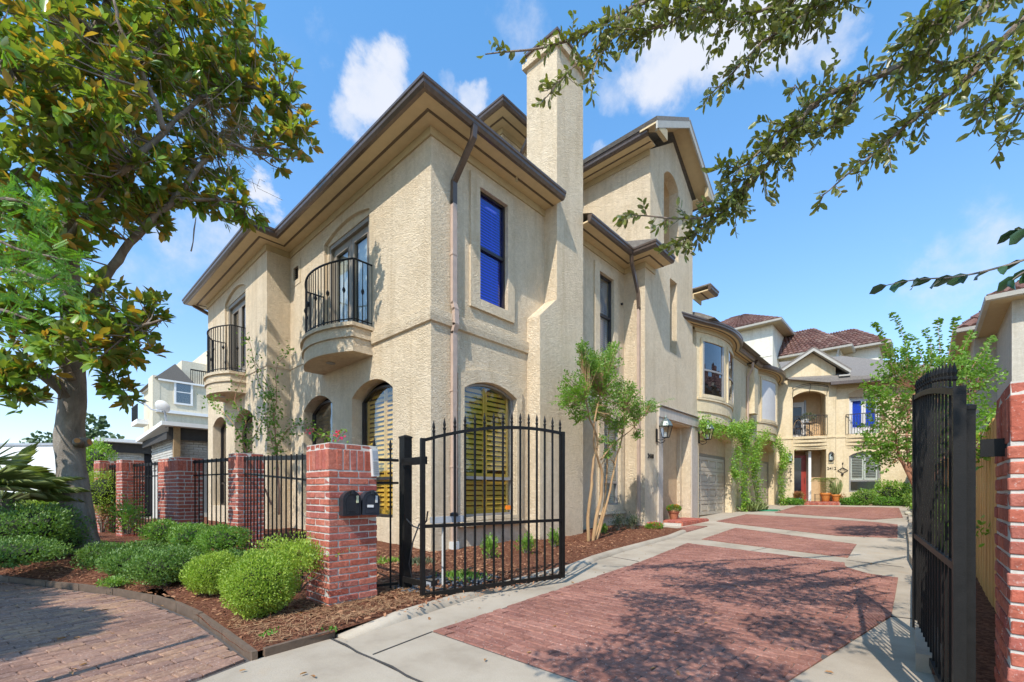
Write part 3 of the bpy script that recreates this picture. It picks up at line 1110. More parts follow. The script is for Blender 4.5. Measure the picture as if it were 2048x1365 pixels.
# string course
MB().sweep([(0.0, 4.17), (.045, 4.19), (.06, 4.30), (.06, 4.42), (0, 4.45)], [(-1.97, 0), (0, 0), (0, 2.60)]).build('string_course', M['stucco'], house)
MB().sweep([(0.0, 4.44), (.02, 4.45), (.02, 4.53), (0, 4.54)], [(-7.8, -.59), (-6.2, -.59), (-6.2, 0), (-4.3, 0)]).build('string_course', M['stucco'], house)
MB().sweep([(0.0, -.1), (.03, -.1), (.03, .02), (0, .06)], [(-11.7, -.59), (-6.2, -.59), (-6.2, 0), (0, 0), (0, 2.60)]).build('plinth', M['drain_stain'], house)
# raised surrounds of the side windows
def trim(mb, outer, inner):
    mb.ring(outer, inner, -.05, .002)
MB(FB).ring(rect(.905, 2.147, 4.717, 7.31), w1, -.05, .004).build('window_surround', M['stucco'], house)
MB(FB).ring(rect(5.29, 6.49, 4.68, 7.26), w2, -.05, .004).build('window_surround', M['stucco'], house)
MB(FB).ring(arch(1.485, .90, .60, 3.36, 3.56), w3, -.05, .004).build('window_surround', M['stucco'], house)
MB(FB).ring(rect(5.5, 6.85, .62, 3.38), w4, -.05, .004).build('window_surround', M['stucco'], house)
MB(FB).box(.62, 2.36, -.11, 0, .50, .585).build('window_sill', M['stucco'], house)
MB(FB).box(5.5, 6.86, -.10, 0, .54, .615).build('window_sill', M['stucco'], house)
MB(FA).ring(rect(-6.13, -5.52, 6.62, 7.24), vent, -.012, .004).build('vent_surround', M['stucco'], house)
vt = MB(FA).box(-5.98, -5.65, .05, .07, 6.75, 7.11).build('vent_grille', M['dark_room'], house)
for i in range(7):
    MB(FA).bar((-5.96, .03, 6.78 + i * .05), (-5.67, .03, 6.78 + i * .05), .02, .012).build('slat', M['bronze_frame'], vt)


def louvers(frame, parent, cx, hw, z0, z1, zs, zt, depth, mat, pitch=.102, stile=.05):
    """two plantation shutter leaves with tilted louvers that follow the arch"""
    sh = MB(frame)
    top = z1 if zs is None else zt
    for sg in (-1, 1):
        a, b = sorted((cx + sg * .006, cx + sg * (hw - .01)))
        for e in (a, b - stile):
            inner = abs(e + stile / 2 - cx)
            zz = z1 if zs is None else (zt - .02 if inner < hw * .5 else zs + .03)
            sh.box(e, e + stile, depth, depth + .03, z0, zz)
        sh.box(a + stile, b - stile, depth, depth + .03, z0, z0 + .07)
        sh.box(a + stile, b - stile, depth, depth + .03, z0 + (top - z0) * .29, z0 + (top - z0) * .29 + .07)
    s = sh.build('shutter', mat, parent)
    z = z0 + .11
    k = 0
    while z < top - .05:
        zr = (z - z0) / (top - z0)
        hwz = hw if zs is None else arch_half(z, hw, zs, zt)
        if not (.275 < zr < .335):
            for sg in (-1, 1):
                o = min(hw - .01 - stile, hwz - .03)
                i = stile + .006
                if o - i > .05:
                    a, b = sorted((cx + sg * i, cx + sg * o))
                    lm = MB(frame)
                    dz = .037; dy = .024
                    lm.add([(a, depth + .015 - dy, z - dz), (b, depth + .015 - dy, z - dz), (b, depth + .015 + dy, z + dz), (a, depth + .015 + dy, z + dz),
                            (a, depth + .022 - dy, z - dz - .006), (b, depth + .022 - dy, z - dz - .006), (b, depth + .022 + dy, z + dz - .006), (a, depth + .022 + dy, z + dz - .006)],
                           [(0, 1, 2, 3), (7, 6, 5, 4), (0, 4, 5, 1), (3, 2, 6, 7), (0, 3, 7, 4), (1, 5, 6, 2)])
                    lm.build('louver', mat, parent)
        z += pitch
    return s


def arch_window(frame, parent, cx, hw, z0, zs, zt, depth, rail_z, fmat, smat, frame_w=.05, gmat='glass', louv=True):
    fr = MB(frame)
    fr.ring(arch(cx, hw, z0, zs, zt), arch(cx, hw - frame_w, z0 + frame_w, zs, zt - frame_w), depth - .03, depth + .05)
    fr.box(cx - hw + frame_w, cx + hw - frame_w, depth - .02, depth + .04, rail_z - .03, rail_z + .03)
    win = fr.build('window', fmat, parent)
    for (za, zb, top) in ((z0 + frame_w, rail_z - .03, False), (rail_z + .03, zt - frame_w, True)):
        pl = arch(cx, hw - frame_w, za, zs, zb) if top else rect(cx - hw + frame_w, cx + hw - frame_w, za, zb)
        gm = MB(frame)
        gm.slab(pl, [], depth + .01, depth + .016)
        gm.build('pane', M[gmat], win)
    if louv:
        louvers(frame, win, cx, hw - frame_w, z0 + frame_w, zt - frame_w, zs, zt - frame_w, depth + .07, smat)
    return win


arch_window(FA, house, -2.03, .80, .63, 3.14, 3.40, .27, 1.44, M['bronze_frame'], M['shutter_yellow'])
arch_window(FA, house, -4.56, .79, .63, 3.16, 3.43, .25, 1.44, M['bronze_frame'], M['shutter_yellow'], gmat='glass_dark')
arch_window(FBU, house, -10.43, .71, .7, 3.28, 3.50, .25, 1.44, M['bronze_frame'], M['shutter_yellow'], gmat='glass_dark', louv=False)
arch_window(FBU, house, -8.07, .77, .7, 3.24, 3.46, .25, 1.44, M['bronze_frame'], M['shutter_yellow'], gmat='glass_dark', louv=False)
arch_window(FB, house, 1.485, .735, .675, 3.11, 3.32, .10, 1.43, M['grey_frame'], M['shutter_yellow'], frame_w=.045)
for fr_, u0, u1, v0, v1, gm, bm_, rail in ((FB, 1.15, 1.94, 4.92, 7.11, 'glass_sky_deep', 'blind', 6.0), (FB, 5.53, 6.27, 4.90, 7.06, 'glass', 'blind', 5.98), (FB, 5.74, 6.63, .79, 3.15, 'glass', 'shutter_white', 1.42)):
    mb = MB(fr_).ring(rect(u0, u1, v0, v1), rect(u0 + .045, u1 - .045, v0 + .045, v1 - .045), .04, .13)
    mb.box(u0 + .045, u1 - .045, .05, .12, rail - .03, rail + .03)
    win = mb.build('window', M['bronze_frame'] if v0 > 4 else M['grey_frame'], house)
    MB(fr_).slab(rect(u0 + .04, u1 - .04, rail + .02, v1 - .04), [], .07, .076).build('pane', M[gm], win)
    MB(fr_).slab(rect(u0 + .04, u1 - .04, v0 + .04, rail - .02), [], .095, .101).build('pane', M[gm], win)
    bl = MB(fr_)
    nsl = int((v1 - v0 - .1) / .06)
    for i in range(nsl):
        z = v0 + .06 + i * .06
        bl.add([(u0 + .05, .135, z), (u1 - .05, .135, z), (u1 - .05, .165, z + .048), (u0 + .05, .165, z + .048)], [(0, 1, 2, 3)])
    o = bl.build('blind', M[bm_], win)
    o['kind'] = 'stuff'
    MB(fr_).box(u0 + (u1 - u0) * .62, u0 + (u1 - u0) * .62 + .006, .125, .13, v0 + .06, v1 - .06).build('cord', M['white_paint'], win)


def french_door(frame, parent, uc, hw, z0, z1, depth, fmat, gmat, pane=True, leaves=2, curt='shutter_white', st=.13):
    fr = MB(frame).ring(rect(uc - hw, uc + hw, z0, z1), rect(uc - hw + .07, uc + hw - .07, z0 + .03, z1 - .09), depth - .10, depth + .02)
    d = fr.build('balcony_door', fmat, parent)
    w = (hw - .07) * 2 / leaves
    for k in range(leaves):
        a = uc - hw + .07 + k * w; b = a + w
        lf = MB(frame).ring(rect(a + .006, b - .006, z0 + .035, z1 - .095), rect(a + st, b - st, z0 + .32, z1 - .25), depth - .03, depth + .03)
        lf.ring(rect(a + st, b - st, z0 + .32, z1 - .25), rect(a + st + .02, b - st - .02, z0 + .34, z1 - .27), depth - .045, depth - .02)
        lf.build('door_leaf', fmat, d)
        MB(frame).slab(rect(a + st + .01, b - st - .01, z0 + .33, z1 - .26), [], depth, depth + .008).build('pane', gmat, d)
        MB(frame).slab(rect(a + st + .01, b - st - .01, z0 + .33, z1 - .26), [], depth + .06, depth + .07).build('curtain', M[curt], d)
    return d


MB(FA).slab(d1, [rect(-4.08, -2.22, 4.55, 7.03)], .07, .22).build('door_recess', M['stucco'], house)
french_door(FA, house, -3.15, .925, 4.56, 7.02, .19, M['taupe_frame'], M['glass'])
MB(FBU).slab(bd, [rect(-9.75, -8.0, 4.55, 7.0)], .07, .22).build('door_recess', M['stucco'], house)
french_door(FBU, house, -8.875, .87, 4.56, 6.99, .19, M['taupe_frame'], M['glass_dark'])


def dplan(ur, ul, side, sag, y0, off=0.0, n=16):
    """D shaped plan: straight sides and a bowed front"""
    cx = (ur + ul) / 2; hw = (ur - ul) / 2 + off
    pts = [(cx + hw, y0)]
    for i in range(n + 1):
        t = -1 + 2 * i / n
        pts.append((cx - hw * t, y0 - (side + off) - (sag - side) * (1 - t * t)))
    pts.append((cx - hw, y0))
    return pts


def balcony(ur, ul, y0, side, sag, seed):
    b = MB()
    for z0, z1, off in ((3.97, 4.25, 0), (4.25, 4.33, .035), (4.33, 4.46, .01), (4.46, 4.535, .06)):
        b.prism(dplan(ur, ul, side, sag, y0, off)[::-1], z0, z1)
    bal = b.build('balcony', M['stucco'], house)
    cxx = (ur + ul) / 2
    MB().lathe([(.095, -.012), (.095, 0), (.07, 0), (.07, .004)], (cxx, y0 - .35, 3.965)).build('recessed_light', M['grey_frame'], bal)
    path = dplan(ur, ul, side, sag, y0, -.03, 40)
    for nm_, z, w_, h_ in (('top_rail', 5.835, .035, .022), ('middle_rail', 4.63, .025, .016), ('bottom_rail', 4.56, .02, .014)):
        rl = MB()
        for p, q in zip(path, path[1:]):
            rl.bar((p[0], p[1], z), (q[0], q[1], z), w_, h_)
        rl.build(nm_, M['iron'], bal)
    # balusters evenly along the path
    seg = []; L = 0
    for p, q in zip(path, path[1:]):
        l = math.hypot(q[0] - p[0], q[1] - p[1]); seg.append((L, l, p, q)); L += l
    nb = int(L / .105)
    bm_ = MB().box(-.007, .007, -.007, .007, 0, 1.275).mesh('baluster', M['iron'])
    kn = MB().box(-.007, .007, -.007, .007, 0, 1.275).lathe([(.008, .60), (.026, .64), (.034, .67), (.026, .70), (.008, .74)], n=8).mesh('baluster', M['iron'])
    it = []
    for i in range(nb + 1):
        s_ = L * i / nb
        for (l0, l, p, q) in seg:
            if l0 <= s_ <= l0 + l + 1e-6:
                t = (s_ - l0) / l
                ang = math.atan2(q[1] - p[1], q[0] - p[0])
                it.append((kn if i % 4 == 2 else bm_, Matrix.Translation((p[0] + (q[0] - p[0]) * t, p[1] + (q[1] - p[1]) * t, 4.555)) @ rotz(ang)))
                break
    pieces(bal, 'baluster', it, M['iron'])
    # corner posts
    for u in (ur - .03, ul + .03):
        MB().box(u - .014, u + .014, y0 - side + .03 - .014, y0 - side + .03 + .014, 4.55, 5.83).build('post', M['iron'], bal)
    return bal


balcony(-1.96, -4.25, 0, .43, .76, 1)
balcony(-7.84, -9.80, -.59, .38, .70, 2)

# eaves: frieze, soffit, groove, gutter, for each run
GUT = [(.50, 7.60), (.56, 7.60), (.60, 7.65), (.605, 7.70), (.625, 7.72), (.625, 7.765), (.50, 7.765)]


def eaves(path, z=0.0, parent=None, roof=True, ov=.5):
    parent = parent or house
    GUT = [(a - .5 + ov, b) for a, b in globals()['GUT']]
    o = z - 0.0
    S = lambda prof: [(a, b + z) for a, b in prof]
    MB().sweep(S([(-.002, 7.455), (.035, 7.455), (.035, 7.60), (-.002, 7.60)]), path).build('frieze', M['frieze'], parent)
    MB().sweep(S([(-.002, 7.603), (ov, 7.603), (ov, 7.64), (-.002, 7.64)]), path).build('soffit', M['soffit'], parent)
    MB().sweep(S([(ov * .48, 7.592), (ov * .48 + .045, 7.592), (ov * .48 + .045, 7.606), (ov * .48, 7.606)]), path).build('soffit_vent', M['soffit_groove'], parent)
    MB().sweep(S(GUT), path).build('gutter', M['gutter'], parent)
    if roof:
        MB().sweep(S([(.55, 7.79), (.60, 7.775), (-2.2, 8.85), (-2.2, 8.65), (-.1, 7.66)]), path).build('roof', M['shingle'], parent)


eaves([(-11.75, 2.9), (-11.75, -.59), (-6.2, -.59), (-6.2, 0), (0, 0), (0, 3.205)])
eaves([(0, 4.24), (0, 6.92), (.65, 6.92), (.65, 7.52)], roof=False)
MB().add([(.62, 4.24, 7.77), (.62, 6.3, 7.77), (-2.0, 6.3, 8.75), (-2.0, 4.24, 8.75), (-2.0, 7.25, 8.75), (.62, 6.3, 7.77), (1.27, 6.3, 7.77), (1.27, 7.52, 7.77), (.65, 7.52, 7.98), (-2, 7.52, 8.85), (-2, 4.24, 8.4), (.5, 4.24, 7.6)],
         [(0, 1, 2, 3), (1, 6, 8, 9, 2), (6, 7, 8)]).build('roof', M['shingle'], house)

# chimney with stepped shoulder
ch = MB(FB)
prof = [(2.60, -.1), (4.24, -.1), (4.24, 11.15), (3.20, 11.15), (3.20, 5.47), (2.60, 4.94)]
ch.slab(prof, [], -.37, .52)
chim = ch.build('chimney', M['stucco'], house)
MB().prism([(-.60, 3.12), (.45, 3.12), (.45, 4.32), (-.60, 4.32)], 11.15, 11.27).build('chimney_cap', M['stucco'], chim)
MB().prism([(-.52, 3.20), (.37, 3.20), (.37, 4.24), (-.52, 4.24)], 11.27, 11.47).build('chimney_cap', M['stucco'], chim)
MB().prism([(-.56, 3.16), (.41, 3.16), (.41, 4.28), (-.56, 4.28)], 11.47, 11.52).build('chimney_cap', M['gutter'], chim)

# entrance block and tower
portal = rect(7.99, 10.24, 0, 3.32)
slot = rect(8.595, 9.125, 5.475, 7.75)
niche = arch(8.70, .54, 8.45, 10.72, 11.0)
FT = Matrix.Translation((.65, 0, 0)) @ FB
out = [(6.92, -.1), (7.99, -.1), (7.99, 3.32), (10.24, 3.32), (10.24, -.1), (10.77, -.1), (10.77, 6.1), (10.42, 6.2), (10.42, 10.95), (8.82, 12.05), (7.25, 10.95), (7.25, 7.64), (6.92, 7.64)]
MB(FT).slab(out, [slot, niche], 0, .30).build('wall', M['stucco'], house)
MB().box(0, .35, 6.92, 7.22, -.1, 7.64).build('wall', M['stucco'], house)
MB().box(-3.2, .349, 7.25, 7.55, 7.6, 10.98).build('wall', M['stucco'], house)
MB().box(-3.2, .35, 10.12, 10.42, -.1, 10.95).build('wall', M['stucco'], house)
MB(FT).slab(rect(8.3, 9.4, 5.2, 8.0), [], .30, .4).build('slot_back', M['stucco'], house)
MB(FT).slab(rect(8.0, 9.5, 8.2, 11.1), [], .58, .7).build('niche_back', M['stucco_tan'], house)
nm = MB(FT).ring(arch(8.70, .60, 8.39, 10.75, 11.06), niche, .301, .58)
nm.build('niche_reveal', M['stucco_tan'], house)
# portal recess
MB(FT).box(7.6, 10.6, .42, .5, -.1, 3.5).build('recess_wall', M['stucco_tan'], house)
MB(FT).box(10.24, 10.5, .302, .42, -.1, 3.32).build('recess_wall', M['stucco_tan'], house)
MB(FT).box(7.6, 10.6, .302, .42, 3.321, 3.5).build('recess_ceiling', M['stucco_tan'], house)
sur = MB(FT)
sur.box(7.70, 7.99, -.05, -.003, .05, 3.36)
sur.box(7.70, 10.78, -.07, -.003, 3.362, 3.66)
sur.box(10.24, 10.52, -.05, -.003, .2, 3.36)
sur.build('entrance_surround', M['cast_stone'], house)
MB(FT).ring(rect(7.66, 10.82, 3.661, 3.72), rect(7.70, 10.78, 3.662, 3.70), -.1, -.002).build('entrance_cornice', M['cast_stone'], house)
MB(FT).box(10.524, 10.79, -.035, -.003, .2, 3.36).build('entrance_pilaster', M['cast_stone'], house)
# steps of brick
st = MB().box(.36, 1.22, 8.05, 10.2, .1, .235).build('entrance_step', M['mortar'], house)
bs = [chamfer_box('step_brick', .066, .19, .058, .005, .002, s, M['brick']) for s in range(3)]
it = []
for j_ in range(4):
    for i_ in range(29):
        it.append((bs[(i_ + j_) % 3], Matrix.Translation((1.13 - j_ * .205, 8.09 + i_ * .0735, .236)) @ rotz(R(90))))
for i_ in range(29):
    it.append((bs[i_ % 3], Matrix.Translation((1.226, 8.09 + i_ * .0735, .19)) @ rotz(R(90)) @ Matrix.Rotation(R(90), 4, 'X') @ Matrix.Translation((0, -.02, -.02))))
pieces(st, 'brick', it, M['brick'])

# tower gable roof
AP, EL, ERr = (8.82, 12.42), (6.60, 11.10), (11.05, 11.05)
rf = MB(FB)
x0, x1 = -1.17, 3.4     # local n: front overhang at world x = 1.17
def slope(a, b, t=.10):
    nx, nz = -(b[1] - a[1]), (b[0] - a[0])
    l = math.hypot(nx, nz); nx, nz = nx / l * t, nz / l * t
    return [a, b, (b[0] + nx, b[1] + nz), (a[0] + nx, a[1] + nz)]
rf.slab(slope(EL, AP), [], x0, x1)
rf.slab([(p[0], p[1]) for p in slope(AP, ERr)], [], x0, x1)
rf.build('roof', M['shingle'], house)
rk_ = MB(FB)
for a, b in ((EL, AP), (AP, ERr)):
    q = slope(a, b, .02)
    d = (0, -.20)
    rk_.slab([a, b, (b[0], b[1] - .2), (a[0], a[1] - .2)], [], x0 + .002, x0 + .05)
rk_.build('rake_board', M['fascia_pale'], house)
sf = MB(FB)
sf.slab([(EL[0], EL[1] - .05), (AP[0], AP[1] - .05), (AP[0], AP[1] - .002), (EL[0], EL[1] - .002)], [], x0 + .05, -.65)
sf.slab([(AP[0], AP[1] - .05), (ERr[0], ERr[1] - .05), (ERr[0], ERr[1] - .002), (AP[0], AP[1] - .002)], [], x0 + .05, -.65)
sf.box(6.75, 7.25, -.80, 3.2, 10.97, 11.0)
sf.box(10.42, 10.9, -.80, 3.2, 10.97, 11.0)
sf.build('soffit', M['soffit'], house)
MB(FB).box(6.98, 7.02, -.78, 3.2, 10.955, 10.972).build('soffit_vent', M['soffit_groove'], house)
MB(FB).box(7.215, 7.248, -.652, 3.2, 10.80, 10.965).build('frieze', M['frieze'], house)
for sg, y in ((-1, 6.75), (1, 10.92)):
    g = MB(FB)
    pr = [(0, 10.95), (.06, 10.95), (.10, 11.0), (.11, 11.05), (.125, 11.07), (.125, 11.12), (0, 11.12)]
    g.slab([(y + sg * a, b) for a, b in pr], [], -.84, 3.4)
    g.build('gutter', M['gutter'], house)
for a, b in ((6.72, 7.25), (10.42, 10.95)):
    MB(FB).slab([(a, 10.93), (b, 10.93), (b, 11.12 + .1), (a, 11.1)] if a < 8 else [(a, 10.93), (b, 10.93), (b, 11.08), (a, 11.3)], [], -1.16, -1.05).build('eave_return', M['frieze'], house)

# the set-back third storey behind the chimney
MB().box(-8, -2.0, 3.9, 7.25, 8.2, 11.02).build('wall', M['stucco'], house)
eaves([(-8, 3.9), (-2.0, 3.9), (-2.0, 7.25)], z=3.4)
# small eave fragment to the right of the tower
# downspouts
def spout(pts, mat, w_=.10, d_=.07, parent=house, name='downspout'):
    mb = MB()
    for a, b in zip(pts, pts[1:]):
        a = Vector(a); b = Vector(b)
        e = (b - a).normalized() * .02
        mb.bar(a - e, b + e, w_, d_, up=(1, 0, 0))
    return mb.build(name, mat, parent)
s1 = spout([(.56, .52, 7.62), (.55, .51, 7.42), (.30, .49, 7.12), (.055, .48, 6.85), (.05, .48, 6.45)], M['gutter'])
spout([(.05, .48, 6.47), (.05, .48, 4.62), (.10, .48, 4.50), (.11, .48, 4.22), (.055, .48, 4.08), (.05, .48, .22)], M['downspout'])
MB().box(.0, .12, .41, .55, .03, .24).build('downspout_boot', M['pvc_white'], house)
for z in (5.5, 3.0, 1.6):
    MB().box(0, .09, .42, .54, z, z + .03).build('strap', M['downspout'], house)
spout([(.55, 6.32, 7.62), (.55, 6.34, 7.40), (.50, 6.70, 6.95), (.49, 6.83, 6.75), (.49, 6.86, 6.3)], M['gutter'])
spout([(.49, 6.86, 6.32), (.49, 6.86, .15)], M['downspout'])
spout([(-1.40, 4.3, 11.0), (-1.42, 4.35, 10.75), (-1.9, 4.45, 10.4)], M['gutter'])
spout([(-12.2, -.9, 7.6), (-11.85, -.5, 7.3), (-11.82, -.45, 7.0)], M['gutter'])
# fittings on the side wall
MB().tube([(0, 6.75, 6.55), (.05, 6.75, 6.55)], .035, 10).build('wall_vent', M['bronze_frame'], house)
MB().bar((.28, 1.95, 7.60), (.28, 1.95, 7.50), .03).build('eave_hook', M['frieze'], house)

num = text_mesh('house_number', '2410', .19, .008, M['iron'])
link('house_number', num, house, Matrix.Translation((.662, 7.25, 2.17)) @ rotz(R(90)) @ Matrix.Rotation(R(90), 4, 'X'))
# ------------------------------------------------------------------ row houses further up the drive
WX = .65


def garage_door(frame, parent, u0, u1, z0, z1, depth, cols=4):
    d = MB(frame).box(u0, u1, depth, depth + .05, z0, z1).build('garage_door', M['garage_door'], parent)
    rows = 4
    hh = (z1 - z0) / rows
    for r in range(rows):
        sm_ = MB(frame)
        a, b = u0 + .02, u1 - .02
        za, zb = z0 + r * hh + .008, z0 + (r + 1) * hh - .008
        holes = [rect(a + (b - a) * c / cols + .08, a + (b - a) * (c + 1) / cols - .08, za + .12, zb - .12) for c in range(cols)]
        sm_.slab(rect(a, b, za, zb), holes, depth - .03, depth - .001)
        for h in holes:
            (ha, hz0), (hb, _), (_, hz1), _ = h
            sm_.box(ha + .05, hb - .05, depth - .022, depth - .001, hz0 + .04, hz1 - .04)
        o = sm_.build('door_section', M['garage_door'], d)
    return d


def arcpts(y0, y1, sag, n=20, off=0.0):
    c = (y0 + y1) / 2; hw = (y1 - y0) / 2
    Rr = (hw * hw + sag * sag) / (2 * sag)
    a = math.asin(hw / Rr)
    return [(WX + sag - Rr + (Rr + off) * math.cos(t), c + (Rr + off) * math.sin(t)) for t in [-a + 2 * a * i / n for i in range(n + 1)]]


def arcpatch(y0, y1, sag, f0, f1, off, n=8):
    p = arcpts(y0, y1, sag, 100, off)
    i0, i1 = f0 * 100, f1 * 100
    return [p[int(round(i0 + (i1 - i0) * k / n))] for k in range(n + 1)]


def curved_panel(mb, y0, y1, sag, f0, f1, oa, ob, z0, z1, n=8):
    A = arcpatch(y0, y1, sag, f0, f1, oa, n); B = arcpatch(y0, y1, sag, f0, f1, ob, n)
    mb.prism(A + B[::-1], z0, z1)


def row_unit(name, label, ya, yb, g0, g1, bay0, bay1, sag, door0, door1, zb, dz, blank, gtop):
    t = thing(name, (WX, (ya + yb) / 2, gz(ya)), label, 'house', 'row houses with garages along the drive')
    FW_ = Matrix.Translation((WX, 0, 0)) @ FB
    op = arch((g0 + g1) / 2, (g1 - g0) / 2, gz(ya), gtop - .35, gtop)
    MB(FW_).slab(rect(ya, yb, -.1, 7.45 + dz), [op], 0, .35).build('wall', M['stucco_far'], t)
    MB().box(-6, WX - .35, ya + .01, yb - .01, 0, 7.3 + dz).build('rear_block', M['stucco_far'], t)
    gd = garage_door(FW_, t, door0, door1, gz((ya + yb) / 2), gz(ya) + 2.25, .30, 4)
    zt = gz(ya) + 2.25
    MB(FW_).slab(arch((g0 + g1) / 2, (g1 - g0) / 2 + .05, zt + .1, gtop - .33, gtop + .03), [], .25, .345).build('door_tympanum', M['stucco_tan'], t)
    MB(FW_).ring(rect(g0 - .02, g1 + .02, gz(ya) - .1, zt + .1), rect(door0, door1, gz(ya) - .1, zt), .26, .34).build('door_frame', M['taupe_frame'], t)
    # bowed bay
    mb = MB()
    for z0, z1, off in ((zb, zb + .35, -.04), (zb + .35, zb + .75, 0), (zb + .75, zb + .83, .04), (zb + .83, 7.35 + dz, 0)):
        A = arcpts(bay0, bay1, sag, 20, off)
        mb.prism([(WX - .05, bay0)] + A + [(WX - .05, bay1)], z0, z1)
    bay = mb.build('bay', M['stucco_far'], t)
    wz0, wz1 = (4.55, 6.38)
    fr = [(.06, .40), (.52, .84)] if not blank else [(.12, .52), (.60, .88)]
    for (f0, f1) in fr:
        m_ = MB()
        curved_panel(m_, bay0, bay1, sag, f0 - .02, f1 + .02, .0, .05, wz0 - .12, wz0)
        curved_panel(m_, bay0, bay1, sag, f0 - .02, f1 + .02, .0, .05, wz1, wz1 + .12)
        curved_panel(m_, bay0, bay1, sag, f0 - .02, f0, .0, .05, wz0 - .001, wz1 + .001, 2)
        curved_panel(m_, bay0, bay1, sag, f1, f1 + .02, .0, .05, wz0 - .001, wz1 + .001, 2)
        m_.build('window_surround', M['stucco_far'], bay)
        if blank:
            m_ = MB(); curved_panel(m_, bay0, bay1, sag, f0, f1, .002, .02, wz0, wz1)
            m_.build('window_board', M['plastic_grey'] if False else M['white_frame'], bay)
        else:
            m_ = MB(); curved_panel(m_, bay0, bay1, sag, f0, f1, -.01, .012, wz0, wz1)
            p = m_.build('pane', M['glass_dark'], bay)
            m_ = MB(); curved_panel(m_, bay0, bay1, sag, f0, f1, .006, .008, wz0, wz1)
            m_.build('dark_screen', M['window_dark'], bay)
            m_ = MB()
            zm = (wz0 + wz1) / 2 - .1
            curved_panel(m_, bay0, bay1, sag, f0, f1, .013, .04, zm, zm + .06)
            curved_panel(m_, bay0, bay1, sag, f0, f0 + .02, .013, .04, wz0, wz1, 2)
            curved_panel(m_, bay0, bay1, sag, f1 - .03, f1, .013, .04, wz0, wz1, 2)
            m_.build('window_frame', M['grey_frame'], bay)
    # eaves following the wall and the bay
    path = [(WX, ya + .3), (WX, bay0 - .05)] + [(x + .005, y) for x, y in arcpts(bay0, bay1, sag, 20)] + [(WX, bay1 + .05), (WX, yb)]
    eaves(path, z=dz - .12, parent=t, roof=False, ov=.26)
    rf_ = MB().sweep([(.60, 7.66 + dz), (.1, 7.95 + dz), (-3.0, 9.2 + dz), (-3, 7.7 + dz), (.1, 7.64 + dz)], [(WX, ya), (WX, yb)])
    rf_.build('roof', M['shingle'], t)
    A = arcpts(bay0, bay1, sag, 20, .38)
    c = (WX - .9, (bay0 + bay1) / 2, 8.5 + dz)
    MB().add([(x, y, 7.66 + dz) for x, y in A] + [c], [(i, i + 1, len(A)) for i in range(len(A) - 1)]).build('bay_roof', M['shingle'], t)
    return t


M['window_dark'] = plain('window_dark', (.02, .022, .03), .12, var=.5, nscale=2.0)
r1 = row_unit('row_house', 'stucco row house with a bowed dark-windowed bay, joined to the tall corner tower', 10.775, 16.6, 11.0, 14.6, 10.83, 14.5, .40, 11.05, 14.5, 3.60, -.66, False, 3.50)
r2 = row_unit('row_house', 'stucco row house with a bowed bay of boarded windows, beside the end house', 16.605, 22.0, 18.0, 21.55, 17.9, 21.6, .42, 18.3, 21.3, 3.62, -.70, True, 3.60)
spout([(.95, 16.5, 6.75), (.9, 16.55, 6.5), (.72, 16.6, 6.2), (.72, 16.6, .4)], M['downspout'], parent=r1)
MB().box(.652, .95, 16.75, 17.3, 4.6, 6.6).build('chase', M['stucco_far'], r2)

eaves([(WX, 10.43), (WX, 11.15)], z=.22, parent=r1, roof=False)
MB().box(-2, WX + .58, 10.43, 11.15, 8.0, 8.04).build('roof', M['shingle'], r1)
# wall lantern


